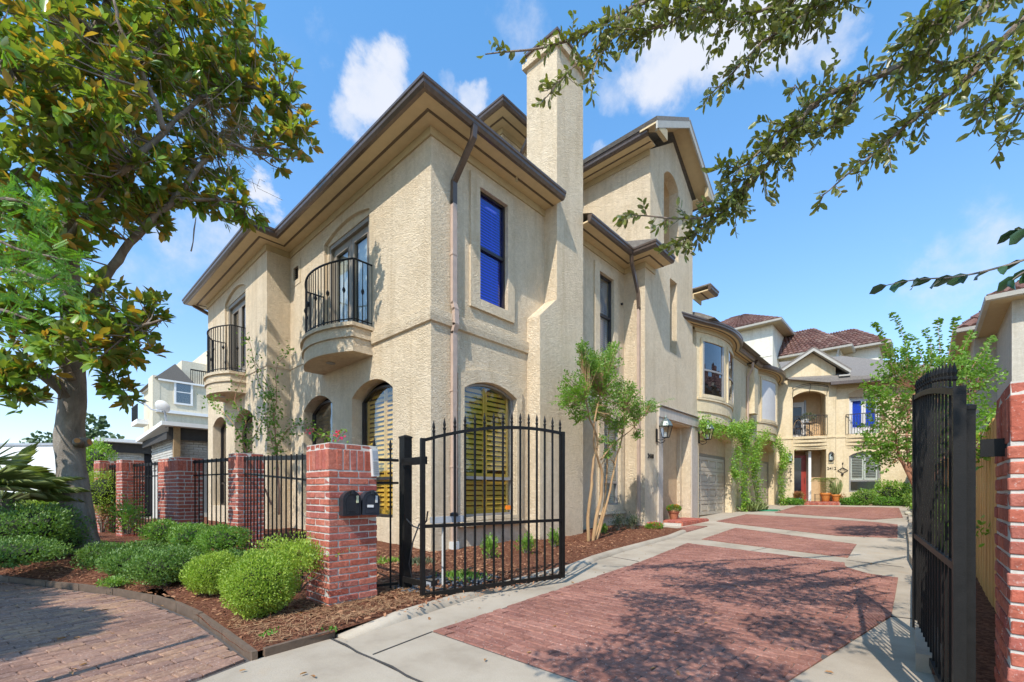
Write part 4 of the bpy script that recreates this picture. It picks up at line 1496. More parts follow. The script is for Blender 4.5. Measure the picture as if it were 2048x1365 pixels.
def lantern(loc, rot, h, label, style='tapered'):
    t = thing('wall_lantern', loc, label, 'lantern', 'lanterns on the house walls')
    F = Matrix.Translation(loc) @ rotz(rot)      # local -y points away from the wall
    s = h / .62
    if style == 'tapered':
        m_ = MB(F)
        m_.box(-.045 * s, .045 * s, -.02, 0, -.10 * s, .25 * s)
        m_.tube([(0, -.01, -.05 * s), (0, -.10 * s, -.14 * s), (0, -.2 * s, -.12 * s), (0, -.24 * s, -.06 * s)], .010, 6)
        m_.tube([(0, -.01, -.02 * s), (.01, -.12 * s, -.06 * s), (0, -.24 * s, -.02 * s)], .008, 6)
        m_.build('bracket', M['iron'], t)
        c = (0, -.26 * s)
        def sq(w_, z): return [(c[0] - w_, c[1] - w_, z), (c[0] + w_, c[1] - w_, z), (c[0] + w_, c[1] + w_, z), (c[0] - w_, c[1] + w_, z)]
        lo, hi = sq(.065 * s, 0), sq(.125 * s, .30 * s)
        fm = MB(F)
        for k in range(4):
            fm.bar(lo[k], hi[k], .014 * s)
            fm.bar(lo[k], lo[(k + 1) % 4], .016 * s)
            fm.bar(hi[k], hi[(k + 1) % 4], .02 * s)
        fm.build('frame', M['iron'], t)
        gm = MB(F)
        gm.add([(a[0] * .98 + c[0] * .02, a[1] * .98 + c[1] * .02, a[2]) for a in lo + hi], [(0, 1, 5, 4), (1, 2, 6, 5), (2, 3, 7, 6), (3, 0, 4, 7)])
        gm.build('pane', M['glass_lamp'], t)
        rm = MB(F)
        prf = [(.185 * s, .295 * s), (.18 * s, .31 * s), (.13 * s, .41 * s), (.07 * s, .47 * s), (.04 * s, .50 * s), (.045 * s, .52 * s), (.02 * s, .56 * s), (.012 * s, .60 * s)]
        rm.lathe(prf, (c[0], c[1], 0), n=8)
        rm.build('cap', M['verdigris'], t)
        cd_ = MB(F)
        for dx in (-.03, .03, 0):
            cd_.tube([(c[0] + dx * s, c[1] + (0 if dx else .03 * s), .01), (c[0] + dx * s, c[1] + (0 if dx else .03 * s), .14 * s)], .011 * s, 6)
        cd_.build('candle', M['white_paint'], t)
    else:
        m_ = MB(F)
        m_.box(-.10 * s, .10 * s, -.015, 0, -.05, .42 * s)
        m_.build('back_plate', M['iron_brown'], t)
        fm = MB(F)
        for x in (-.13, .13):
            fm.box((x - .012) * s, (x + .012) * s, -.20 * s, -.17 * s, 0, .40 * s)
            fm.box((x - .012) * s, (x + .012) * s, -.20 * s, 0, 0, .03 * s)
        fm.box(-.13 * s, .13 * s, -.20 * s, -.17 * s, 0, .025 * s)
        fm.box(-.142 * s, .142 * s, -.20 * s, -.015, .40 * s, .43 * s)
        fm.build('frame', M['iron_brown'], t)
        MB(F).box(-.12 * s, .12 * s, -.185 * s, -.18 * s, .03 * s, .40 * s).build('pane', M['glass_lamp'], t)
        MB(F).lathe([(.14 * s, 0), (.11 * s, .08 * s), (.05 * s, .13 * s), (.01, .15 * s)], (0, -.09 * s, .43 * s), n=12).build('cap', M['iron_brown'], t)
        MB(F).box(-.06 * s, .06 * s, -.12 * s, -.05 * s, .03 * s, .25 * s).build('bulb_shade', M['white_paint'], t)
    return t


M['verdigris'] = plain('verdigris', (.17, .20, .18), .45, .5, var=.25)
lantern((.66, 7.62, 2.72), R(90), .68, 'tapered glass lantern left of the tower entrance, above the number 2410')
lantern((.66, 10.95, 2.95), R(90), .72, 'tapered glass lantern between the tower entrance and the first garage arch')

# ------------------------------------------------------------------ the end house
EO = Vector((.655, 22.03, 0))
FE = Matrix.Translation(EO) @ rotz(math.atan2(.336, .942))
def EP(w_, off, z):
    return FE @ Vector((w_, -off, z))
end = thing('end_house', (EO.x + 2, EO.y + .8, .5), 'cream gabled house with arched loggia and red front door at the end of the drive', 'house')
por = rect(.80, 2.20, .5, 3.33)
log = arch(1.46, .72, 4.03, 6.10, 6.36)
win = arch(3.83, .64, 1.15, 2.95, 3.17)
dr2 = rect(3.20, 4.44, 4.05, 6.02)
MB(FE).slab([(0, 0), (.80, 0), (.80, 3.33), (2.20, 3.33), (2.20, 0), (2.60, 0), (2.60, 7.44), (1.58, 8.32), (0, 7.28)], [log], 0, .3).build('wall', M['stucco_far'], end)
MB(FE).slab(rect(2.601, 7.5, 0, 6.62), [win, dr2], .12, .42).build('wall', M['stucco_far'], end)
MB(FE).box(2.61, 2.64, .001, .12, 0, 6.6).build('corner_return', M['stucco_far'], end)
MB(FE).slab(arch(3.83, .66, 5.9, 6.08, 6.30), [], .105, .119).build('door_head', M['stucco_tan'], end)
# portal and loggia recesses
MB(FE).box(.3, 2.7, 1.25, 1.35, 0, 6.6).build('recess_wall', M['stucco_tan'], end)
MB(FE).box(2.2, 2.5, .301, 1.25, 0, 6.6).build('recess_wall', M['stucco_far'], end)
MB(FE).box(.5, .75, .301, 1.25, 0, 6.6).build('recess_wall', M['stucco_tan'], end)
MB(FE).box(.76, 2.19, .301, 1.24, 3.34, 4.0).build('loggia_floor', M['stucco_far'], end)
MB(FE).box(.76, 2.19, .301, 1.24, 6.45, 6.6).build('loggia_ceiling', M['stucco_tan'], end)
MB(FE).box(1.5, 1.62, .35, 1.24, .6, 3.3).build('door_jamb', M['white_paint'], end)
MB(FE).box(.74, 1.5, .301, 1.24, .45, .64).build('porch_floor', M['paver'], end)
fd = MB(FE).box(.84, 1.50, .98, 1.05, .66, 3.12).build('front_door', M['red_door'], end)
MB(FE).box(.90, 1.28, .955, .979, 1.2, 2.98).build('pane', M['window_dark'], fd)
MB(FE).tube([EP(0, 0, 0) * 0 + Vector((1.42, .95, 1.6)), Vector((1.42, .93, 1.75)), Vector((1.42, .95, 1.9))], .012, 6).build('handle', M['bronze_frame'], fd)
dd = MB(FE).ring(rect(.80, 1.45, 4.02, 6.0), rect(.92, 1.33, 4.25, 5.75), 1.15, 1.24).build('loggia_door', M['white_frame'], end)
MB(FE).box(.92, 1.33, 1.2, 1.23, 4.25, 5.75).build('pane', M['window_dark'], dd)
MB(FE).box(1.46, 1.54, 1.12, 1.24, 4.02, 6.08).build('shutter_panel', M['grey_frame'], dd)
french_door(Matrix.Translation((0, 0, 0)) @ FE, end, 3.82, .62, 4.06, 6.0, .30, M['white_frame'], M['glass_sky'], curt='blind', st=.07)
wn = MB(FE).ring(arch(3.83, .64, 1.15, 2.95, 3.17), arch(3.83, .56, 1.22, 2.93, 3.10), .18, .26)
wn.box(3.27, 4.39, .19, .25, 1.68, 1.75)
wo = wn.build('window', M['grey_frame'], end)
MB(FE).slab(arch(3.83, .56, 1.22, 2.93, 3.10), [], .23, .236).build('pane', M['glass'], wo)
for sg in (-1, 1):
    a, b = sorted((3.83 + sg * .01, 3.83 + sg * .55))
    MB(FE).ring(rect(a, b, 1.76, 3.0), rect(a + .06, b - .06, 1.84, 2.92), .26, .29).build('shutter', M['white_paint'], wo)
    for i in range(13):
        z = 1.88 + i * .08
        MB(FE).bar((a + .06, .275, z), (b - .06, .275, z), .05, .012, up=(0, .6, 1)).build('louver', M['white_paint'], wo)
MB(FE).sweep([(0, 3.90), (.04, 3.91), (.04, 3.99), (0, 4.0)], [(0, 0), (2.6, 0)]).build('string_course', M['stucco_far'], end)
MB(FE).box(2.62, 7.4, .085, .121, 3.90, 3.99).build('string_course', M['stucco_far'], end)


def bowrail(u0, u1, y0, sag, z0, label_top):
    n = 12
    P = lambda t, o=0.0: Vector((u0 + (u1 - u0) * (t + 1) / 2, y0 - .05 - sag * (1 - t * t) - o, 0))
    # corbel below
    cb = MB(FE)
    for za, zb_, k in ((z0 - .62, z0 - .5, .15), (z0 - .5, z0 - .32, .45), (z0 - .32, z0 - .14, .75), (z0 - .14, z0 - .02, 1.0)):
        pts = [(u0 + .03, y0)] + [((u0 + u1) / 2 + (P(-1 + 2 * i / n).x - (u0 + u1) / 2) * 1.0, y0 - (y0 - P(-1 + 2 * i / n).y) * k) for i in range(n + 1)] + [(u1 - .03, y0)]
        cb.prism(pts, za, zb_)
    b_ = cb.build('balcony', M['stucco_far'], end)
    r_ = MB(FE)
    for z in (z0 + .06, z0 + 1.02, z0 + 1.05):
        for i in range(n):
            a = P(-1 + 2 * i / n); c = P(-1 + 2 * (i + 1) / n)
            r_.bar((a.x, a.y, z), (c.x, c.y, z), .03, .018)
    r_.build('railing', M['iron_brown'], b_)
    it = []
    bmh = MB().box(-.008, .008, -.008, .008, 0, 1.0).mesh('baluster', M['iron_brown'])
    k = int((u1 - u0) / .1)
    for i in range(k + 1):
        a = P(-1 + 2 * i / k)
        it.append((bmh, FE @ Matrix.Translation((a.x, a.y, z0 + .05))))
    pieces(b_, 'baluster', it, M['iron_brown'])
    sc = MB(FE)
    c = (u0 + u1) / 2
    for sx in (-1, 1):
        pts = []
        for i in range(26):
            th = i * .32; rr = .16 * (1 - i / 30)
            pts.append((c + sx * (.18 + rr * math.cos(th)), P(0).y - .02, z0 + .34 + rr * math.sin(th)))
        pts = [(c + sx * .02, P(0).y - .02, z0 + .08)] + pts
        sc.tube(pts, .008, 5)
    sc.build('scroll', M['iron_brown'], b_)
    return b_


bowrail(.74, 2.24, 0, .22, 4.02, 5.1)
bowrail(3.04, 4.60, .12, .25, 3.99, 5.05)
# iron awning frame above the loggia
aw = MB(FE)
for o_, z_ in ((.35, 6.42), (.12, 6.55)):
    pts = [(.72 + 1.5 * i / 10, -o_ , z_ + .16 * (1 - (i / 5 - 1) ** 2)) for i in range(11)]
    aw.tube(pts, .014, 5)
for u in (.72, 1.47, 2.22):
    zz = .16 if u == 1.47 else 0
    aw.tube([(u, -.35, 6.42 + zz), (u, -.12, 6.55 + zz), (u, -.01, 6.60 + zz)], .012, 5)
    aw.tube([(u, -.35, 6.42 + zz), (u, -.2, 6.25 + zz), (u, -.02, 6.10 + zz)], .010, 5)
aw.build('awning_frame', M['iron'], end)
# roofs
gr_ = MB(FE)
L0, A0, R0 = (-.25, 7.22), (1.58, 8.42), (3.12, 7.14)
gr_.slab(slope(L0, A0, .08), [], -.45, 3.5)
gr_.slab(slope(A0, R0, .08), [], -.45, 3.5)
gr_.build('gable_roof', M['shingle'], end)
rb = MB(FE)
rb.slab([L0, A0, (A0[0], A0[1] - .13), (L0[0], L0[1] - .13)], [], -.46, -.40)
rb.slab([A0, R0, (R0[0], R0[1] - .13), (A0[0], A0[1] - .13)], [], -.46, -.40)
rb.box(-.25, .25, -.40, .0, 6.98, 7.05)
rb.box(2.65, 3.12, -.40, .12, 6.90, 6.97)
rb.build('rake_board', M['fascia_pale'], end)
MB(FE).slab([(L0[0], L0[1] - .06), (A0[0], A0[1] - .06), (R0[0], R0[1] - .06), (R0[0], R0[1] - .03), (A0[0], A0[1] - .03), (L0[0], L0[1] - .03)], [], -.40, -.003).build('soffit', M['fascia_pale'], end)
hp = MB(FE)
hp.add([(2.2, -.35, 6.66), (7.8, -.35, 6.66), (3.6, 3.0, 8.75), (.5, 3.0, 8.75), (.5, -.3, 7.0), (7.8, 8, 6.66), (3.6, 6, 8.75)], [(0, 1, 2, 3, 4), (1, 5, 6, 2)])
hp.build('shingle_roof', M['shingle'], end)
# shingle courses
MB(FE).box(2.3, 7.8, -.47, -.34, 6.50, 6.655).build('gutter', M['gutter'], end)
MB(FE).box(2.62, 7.6, -.34, .12, 6.56, 6.60).build('soffit', M['frieze'], end)
MB(FE).box(2.62, 7.5, .09, .119, 6.38, 6.56).build('frieze', M['frieze'], end)
st2 = MB(FE).box(1.1, 2.62, -.75, .3, .40, .62).build('front_step', M['mortar'], end)
it = []
for i in range(20):
    it.append((bs[i % 3], FE @ Matrix.Translation((1.14 + i * .0745, -.756, .60)) @ Matrix.Rotation(R(90), 4, 'X') @ Matrix.Translation((0, -.08, -.02))))
    for j_ in range(3):
        it.append((bs[(i + j_) % 3], FE @ Matrix.Translation((1.14 + i * .0745, -.64 + j_ * .2, .621))))
pieces(st2, 'brick', it, M['brick'])
num = text_mesh('house_number', '2412', .20, .008, M['iron'])
link('house_number', num, end, FE @ Matrix.Translation((2.43, -.012, 2.34)) @ Matrix.Rotation(R(90), 4, 'X'))
th = math.atan2(.336, .942)
p = EP(.60, .01, 2.75); lantern(p, th, .48, 'square brown lantern left of the red front door of the end house', 'box')
p = EP(2.40, .01, 2.75); lantern(p, th, .48, 'square brown lantern right of the red front door, above the number 2412', 'box')
# iron wall ornaments
def ornament(loc, label, fn, nm='wall_ornament'):
    t = thing(nm, loc, label, 'wall ornament')
    mb = MB(Matrix.Translation(loc) @ rotz(th)); fn(mb)
    mb.build('ironwork', M['iron_brown'], t)
    return t
def diamond(mb):
    for a, b in (((0, 0, .14), (.22, 0, -.02)), ((.22, 0, -.02), (0, 0, -.14)), ((0, 0, -.14), (-.22, 0, -.02)), ((-.22, 0, -.02), (0, 0, .14))):
        mb.bar((a[0], -.01, a[2]), (b[0], -.01, b[2]), .02)
    for x in (-.12, -.06, 0, .06, .12):
        mb.bar((x, -.01, -.05), (x * .3, -.01, .12), .01)
    mb.bar((0, -.01, .12), (0, -.01, .34), .016)
    mb.lathe([(.01, -.06), (.05, -.03), (.06, 0), (.05, .03), (.01, .06)], (-.02, -.03, -.2), n=8)
    mb.lathe([(.01, -.03), (.04, 0), (.01, .03)], (0, -.03, .36), n=8)
ornament(EP(2.92, -.105, 2.25), 'diamond shaped iron ornament on the end house wall right of the number 2412', diamond)
def scrolls(mb):
    for k in range(5):
        z = -.16 * k
        pts = [(.05 * math.cos(i * .6) * (1 - i / 14) + .03 * (-1) ** k, -.012, z + .06 * math.sin(i * .6) * (1 - i / 14)) for i in range(12)]
        mb.tube(pts, .009, 5)
    mb.bar((0, -.01, .15), (0, -.01, -.9), .012)
ornament(EP(.62, .0, 2.35), 'tall scrolled black iron ornament on the wall below the left lantern of the end house', scrolls)

# ------------------------------------------------------------------ tiled-roof houses behind


def tile_slope(mb, A, B, Ct, D, nx, ny):
    """barrel tiles on a roof plane: A-B along the eave, D-C along the top"""
    A, B, Ct, D = map(Vector, (A, B, Ct, D))
    nrm = (B - A).cross(D - A).normalized()
    for j in range(ny):
        for i in range(nx):
            def pt(u, v, h):
                lo = A.lerp(B, u); hi = D.lerp(Ct, u)
                return lo.lerp(hi, v) + nrm * h
            # keep tiles roughly square: fixed eave pitch, narrower rows on hips
            u0, u1 = i / nx, (i + .97) / nx
            v0, v1 = j / ny, min(1.0, (j + 1.12) / ny)
            vs = []
            m = 4
            for (v, hb) in ((v0, .055), (v1, .012)):
                for k in range(m + 1):
                    a = math.pi * k / m
                    vs.append(pt(u0 + (u1 - u0) * k / m, v, hb + .085 * math.sin(a)))
            fs = [(k, k + 1, m + 2 + k, m + 1 + k) for k in range(m)]
            b = len(vs)
            for k in range(m + 1):
                vs.append(pt(u0 + (u1 - u0) * k / m, v0, 0.0))
            fs += [(b + k, b + k + 1, k + 1, k) for k in range(m)]
            mb.add(vs, fs)


def tiled_block(t, x0, x1, y0, y1, zb, ze, zr, ov=.55, ridge=None, wallmat='stucco_cream'):
    MB().box(x0, x1, y0, y1, zb, ze).build('wall', M[wallmat], t)
    X0, X1, Y0, Y1 = x0 - ov, x1 + ov, y0 - ov, y1 + ov
    MB().box(X0, X1, Y0, Y1, ze - .10, ze - .04).build('soffit', M['frieze'], t)
    MB().sweep([(ov, ze - .12), (ov + .10, ze - .10), (ov + .12, ze + .02), (ov, ze + .02)], [(x0, y1), (x0, y0), (x1, y0), (x1, y1)]).build('gutter', M['fascia_pale'], t)
    cx, cy = (X0 + X1) / 2, (Y0 + Y1) / 2
    hw = min(X1 - X0, Y1 - Y0) / 2
    ra = (X0 + hw, Y0 + hw, zr) if X1 - X0 > Y1 - Y0 else (cx, Y0 + hw, zr)
    rb_ = (X1 - hw, Y0 + hw, zr) if X1 - X0 > Y1 - Y0 else (cx, Y1 - hw, zr)
    z = ze + .02
    c0, c1, c2, c3 = (X0, Y0, z), (X1, Y0, z), (X1, Y1, z), (X0, Y1, z)
    core = MB()
    if X1 - X0 > Y1 - Y0:
        F4 = [(c0, c1, rb_, ra), (c1, c2, rb_, rb_), (c2, c3, ra, rb_), (c3, c0, ra, ra)]
    else:
        F4 = [(c0, c1, ra, ra), (c1, c2, rb_, ra), (c2, c3, rb_, rb_), (c3, c0, ra, rb_)]
    tm = MB()
    for A, B, Ct, D in F4:
        core.add([A, B, Ct, D] if Ct != D else [A, B, Ct], [(0, 1, 2, 3)] if Ct != D else [(0, 1, 2)])
    for k, (A, B, Ct, D) in enumerate(F4[:2] + F4[3:]):
        L = (Vector(B) - Vector(A)).length
        S = (Vector(D) - Vector(A)).length if Ct != D else ((Vector(Ct) - (Vector(A) + Vector(B)) / 2).length)
        tile_slope(tm, A, B, Ct, D, max(3, int(L / .30)), max(3, int(S / .36)))
    core.build('roof_deck', M['rooftile'], t)
    o = tm.build('roof_tiles', M['rooftile'], t)
    o['kind'] = 'stuff'


th1 = thing('tiled_roof_house', (-1, 30, .5), 'tall white house with red barrel-tile hip roofs standing behind the row of cream houses', 'house')
tiled_block(th1, -6.5, -1.0, 28.7, 33.5, .4, 12.35, 14.2)
tiled_block(th1, -6.5, 2.45, 30.6, 34.3, .4, 10.35, 12.55)
tiled_block(th1, -3.0, 4.3, 31.9, 35.0, .4, 10.5, 12.25, ov=.5)
wq = MB().ring([(-2.6, 8.9), (-1.35, 8.9), (-1.35, 9.75), (-2.6, 9.75)], [(-2.5, 9.0), (-1.45, 9.0), (-1.45, 9.65), (-2.5, 9.65)], 28.64, 28.7).build('window', M['white_paint'], th1)
MB().box(-2.5, -1.45, 28.66, 28.69, 9.0, 9.65).build('pane', M['glass_sky_deep'], wq)
MB().box(-6.4, -1.02, 28.69, 28.7 - .03, 10.2, 10.23).build('string_course', M['stucco_cream'], th1)
spout([(2.4, 30.2, 10.3), (2.3, 30.5, 10.0), (2.3, 30.55, 7.5)], M['pvc_white'], .14, .12, th1)

# pale house beyond the timber fence on the right
th2 = thing('side_house', (9.5, 18, .4), 'beige stucco house with red tile roof behind the timber fence on the right', 'house')
tiled_block(th2, 7.72, 10.4, 18.0, 26, .2, 6.9, 8.6, ov=.45, wallmat='stucco_grey')
tiled_block(th2, 8.25, 13.5, 14.2, 18.6, .2, 6.7, 8.4, ov=.45, wallmat='stucco_grey')
tiled_block(th2, 7.4, 10, 27.5, 33, .2, 6.0, 7.4, ov=.5, wallmat='stucco_cream')
for y in (19.2, 20.8):
    MB().box(7.69, 7.72, y, y + .45, 3.6, 5.6).build('window', M['window_dark'], th2)
wq = MB(Matrix.Translation((8.6, 14.15, 0))).ring(rect(0, 2.2, 3.7, 5.6), rect(.12, 2.08, 3.82, 5.48), -.03, .06).build('window', M['white_paint'], th2)
MB(Matrix.Translation((8.6, 14.15, 0))).box(.12, 2.08, .0, .03, 3.82, 5.48).build('pane', M['white_frame'], wq)
for i in range(5):
    MB(Matrix.Translation((8.6, 14.15, 0))).box(.3 + i * .36, .32 + i * .36, -.012, -.002, 3.82, 5.48).build('glazing_bar', M['white_paint'], wq)

# ------------------------------------------------------------------ left background
tw = thing('townhouse', (-44, 5, 0), 'tall beige townhouse with roof terrace and dark iron balcony, far behind on the left', 'house')
X0_ = -41.3
MB().box(-49, X0_, 2.9, 16, 0, 10.6).build('wall', M['stucco_far_town'], tw)
MB().box(-48, -42.0, 6.5, 16, 10.6, 14.2).build('upper_storey', M['stucco_far_town'], tw)
MB().box(-45.5, -42.3, 4.6, 6.5, 10.6, 12.9).build('upper_storey', M['stucco_far_town'], tw)
MB().box(X0_ - .3, X0_ + .25, 2.6, 16, 7.9, 8.15).build('cornice', M['white_paint'], tw)
MB().box(-49.2, X0_ + .2, 2.75, 16, 10.6, 10.75).build('cornice', M['white_paint'], tw)
gm_ = MB(Matrix.Translation((0, 0, 0)) @ FB).slab([(2.5, 10.76), (5.3, 10.76), (3.9, 12.2)], [], 41.1, 49.2)
gm_.build('roof', M['shingle'], tw)
MB().box(X0_ - 2, X0_ + .02, 2.4, 2.9, 0, 11).build('corner_pier', M['stucco_far_town'], tw)
MB().box(-46, -43, 1.6, 2.4, 7.0, 7.4).build('balcony', M['white_paint'], tw)
rl = MB()
for i in range(24):
    rl.box(-46 + i * .13, -45.96 + i * .13, 1.62, 1.66, 7.4, 8.6)
rl.box(-46, -43, 1.6, 1.68, 8.6, 8.68)
o = rl.build('balcony_railing', M['iron'], tw); o['kind'] = 'stuff'
rl = MB()
for i in range(50):
    rl.box(X0_ + .12, X0_ + .16, 5.0 + i * .16, 5.04 + i * .16, 10.7, 11.9)
rl.box(X0_ + .1, X0_ + .18, 5.0, 13, 11.9, 12.0)
o = rl.build('terrace_railing', M['iron'], tw); o['kind'] = 'stuff'
for (y, z, ww, hh) in ((4.0, 8.9, 1.05, 1.9),):
    FW2 = Matrix.Translation((X0_, 0, 0)) @ FB
    q = MB(FW2).ring(rect(y - .15, y + ww + .15, z - .15, z + hh + .15), rect(y, y + ww, z, z + hh), -.10, .01).build('window', M['white_paint'], tw)
    MB(FW2).box(y, y + ww, -.03, .0, z, z + hh).build('pane', M['glass_dark'], q)
    MB(FW2).box(y, y + ww, -.06, -.031, z + hh * .48, z + hh * .52).build('glazing_bar', M['white_paint'], q)
q = MB(Matrix.Translation((0, 2.9, 0))).ring(rect(-46.5, -43.5, 2.0, 5.2), rect(-46.3, -43.7, 2.2, 5.0), -.08, .0).build('window', M['white_paint'], tw)
MB(Matrix.Translation((0, 2.9, 0))).box(-46.3, -43.7, -.04, -.01, 2.2, 5.0).build('pane', M['glass_dark'], q)
q = MB(Matrix.Translation((0, 6.5, 0))).ring(rect(-44.6, -43.4, 11.2, 13.0), rect(-44.5, -43.5, 11.3, 12.9), -.08, .0).build('window', M['white_paint'], tw)

sd = thing('sided_house', (-20, 9, 0), 'white clapboard wall of a neighbouring house seen beside the left balcony', 'house')
MB().box(-26, -15.5, 3.55, 9, 0, 8.0).build('wall', M['siding'], sd)
for i in range(34):
    z = 1.0 + i * .20
    MB().add([(-26, 3.50, z), (-15.5, 3.50, z), (-15.5, 3.545, z + .195), (-26, 3.545, z + .195), (-15.5, 3.545, z), (-26, 3.545, z)], [(0, 1, 2, 3), (0, 5, 4, 1)]).build('siding_board', M['siding'], sd)


def brick_shed(x1, y0, w_, d_, z1, label, rows=22, name='brick_garage'):
    t = thing(name, (x1 - w_ / 2, y0 + d_ / 2, 0), label, 'garage', 'low pale brick garages behind the front gardens')
    MB().box(x1 - w_, x1 - .02, y0 + .02, y0 + d_, 0, z1).build('wall', M['mortar'], t)
    wb = [chamfer_box('brick', .29, .06, .085, .006, .002, s, M['white_brick']) for s in range(3)]
    it = []
    for r in range(int(z1 / .10)):
        n_ = int(w_ / .3)
        for i in range(n_):
            u = x1 - w_ + .15 + i * .3 + (r % 2) * .15
            scr = 1.6 < z1 - r * .1 < 99 and False
            zz = r * .10
            if .9 < z1 - zz < 2.2 and (r % 2 == 0) and x1 - w_ + .8 < u < x1 - .9:
                if i % 2: continue
            if u + .15 > x1: continue
            it.append((wb[(r * 7 + i) % 3], Matrix.Translation((u, y0, zz))))
        for i in range(int(1.2 / .3)):
            v_ = y0 + .12 + i * .3 + (r % 2) * .15
            it.append((wb[(r + i) % 3], Matrix.Translation((x1, v_, zz)) @ rotz(R(90))))
    it = [a for a in it if proj(a[1].translation)[1] < 945]
    pieces(t, 'brick', it, M['white_brick'], limit=300)
    MB().box(x1 - .02, x1 + .03, y0 + 1.4, y0 + d_, 0, z1 - .15).build('dark_opening', M['dark_room'], t)
    rf2 = MB()
    rf2.add([(x1 - w_ - .5, y0 - .5, z1 + .02), (x1 + .5, y0 - .5, z1 + .25), (x1 + .5, y0 + d_, z1 + .25), (x1 - w_ - .5, y0 + d_, z1 + .02),
             (x1 - w_ - .5, y0 - .5, z1 - .12), (x1 + .5, y0 - .5, z1 + .1), (x1 + .5, y0 + d_, z1 + .1), (x1 - w_ - .5, y0 + d_, z1 - .12)],
            [(0, 1, 2, 3), (7, 6, 5, 4), (0, 4, 5, 1), (1, 5, 6, 2), (2, 6, 7, 3), (3, 7, 4, 0)])
    rf2.build('roof', M['white_paint'], t)
    MB().box(x1 - w_ - .3, x1 + .2, y0 - .3, y0 - .24, z1 - .38, z1 - .1).build('fascia', M['drain_stain'], t)
    MB().box(x1 + .15, x1 + .2, y0 - .24, y0 + d_, z1 - .38, z1 + .08).build('fascia', M['drain_stain'], t)
    return t


bg_ = brick_shed(-14.5, -1.0, 4.6, 4.0, 3.5, 'pale brick garage with openwork brick screen carrying the satellite dish')
MB().box(-14.42, -14.2, -1.1, -.9, 1.5, 3.6).build('post', M['wood_post'], bg_)
brick_shed(-22.5, -2.2, 3.2, 4, 3.45, 'smaller pale brick garage left of the one with the dish')
# satellite dish
sd_ = thing('satellite_dish', (-14.6, -1.3, 3.6), 'white oval satellite dish on a bent arm on the garage roof edge', 'satellite dish')
dm = MB(Matrix.Translation((-14.15, -1.45, 4.28)) @ rotz(R(40)) @ Matrix.Rotation(R(-62), 4, 'X') @ Matrix.Scale(.46, 4) @ Matrix.Scale(1.15, 4, (1, 0, 0)))
dm.lathe([(.02, -.13), (.2, -.115), (.4, -.06), (.52, .01), (.53, .015), (.40, -.04), (.2, -.09), (.02, -.105)], n=24)
dm.build('reflector', M['white_paint'], sd_, True)
MB().tube([(-14.4, -1.3, 3.55), (-14.35, -1.3, 3.8), (-14.2, -1.35, 3.95), (-14.15, -1.4, 4.2)], .035, 8).build('mast', M['plastic_grey'], sd_)
MB().tube([(-14.15, -1.45, 4.1), (-14.6, -1.7, 4.2), (-14.95, -1.9, 4.5)], .025, 6).tube([(-14.95, -1.9, 4.48), (-14.85, -1.85, 4.55)], .06, 8).build('feed_arm', M['plastic_grey'], sd_)
wl = thing('garden_wall', (-16, -5, 0), 'long plain pale grey wall partly hidden by the magnolia trunk and palm', 'wall')
MB().bar((-17.6, -6.2, 1.35), (-14.3, -3.6, 1.35), .25, 2.7).build('panel', M['white_paint'], wl)
MB().bar((-17.65, -6.24, 2.74), (-14.25, -3.56, 2.74), .33, .08).build('coping', M['plastic_grey'], wl)
# ------------------------------------------------------------------ brick pillars
BL, BW, BH, JT = .198, .092, .057, .0125
bk_full = [chamfer_box('brick', .196, .090, .054, .004, .0025, s, M['brick']) for s in range(6)]
bk_half = [chamfer_box('brick', .094, .090, .054, .004, .0025, s + 10, M['brick']) for s in range(4)]
bk_sold = [chamfer_box('brick', .060, .090, .198, .004, .0025, s + 20, M['brick']) for s in range(5)]


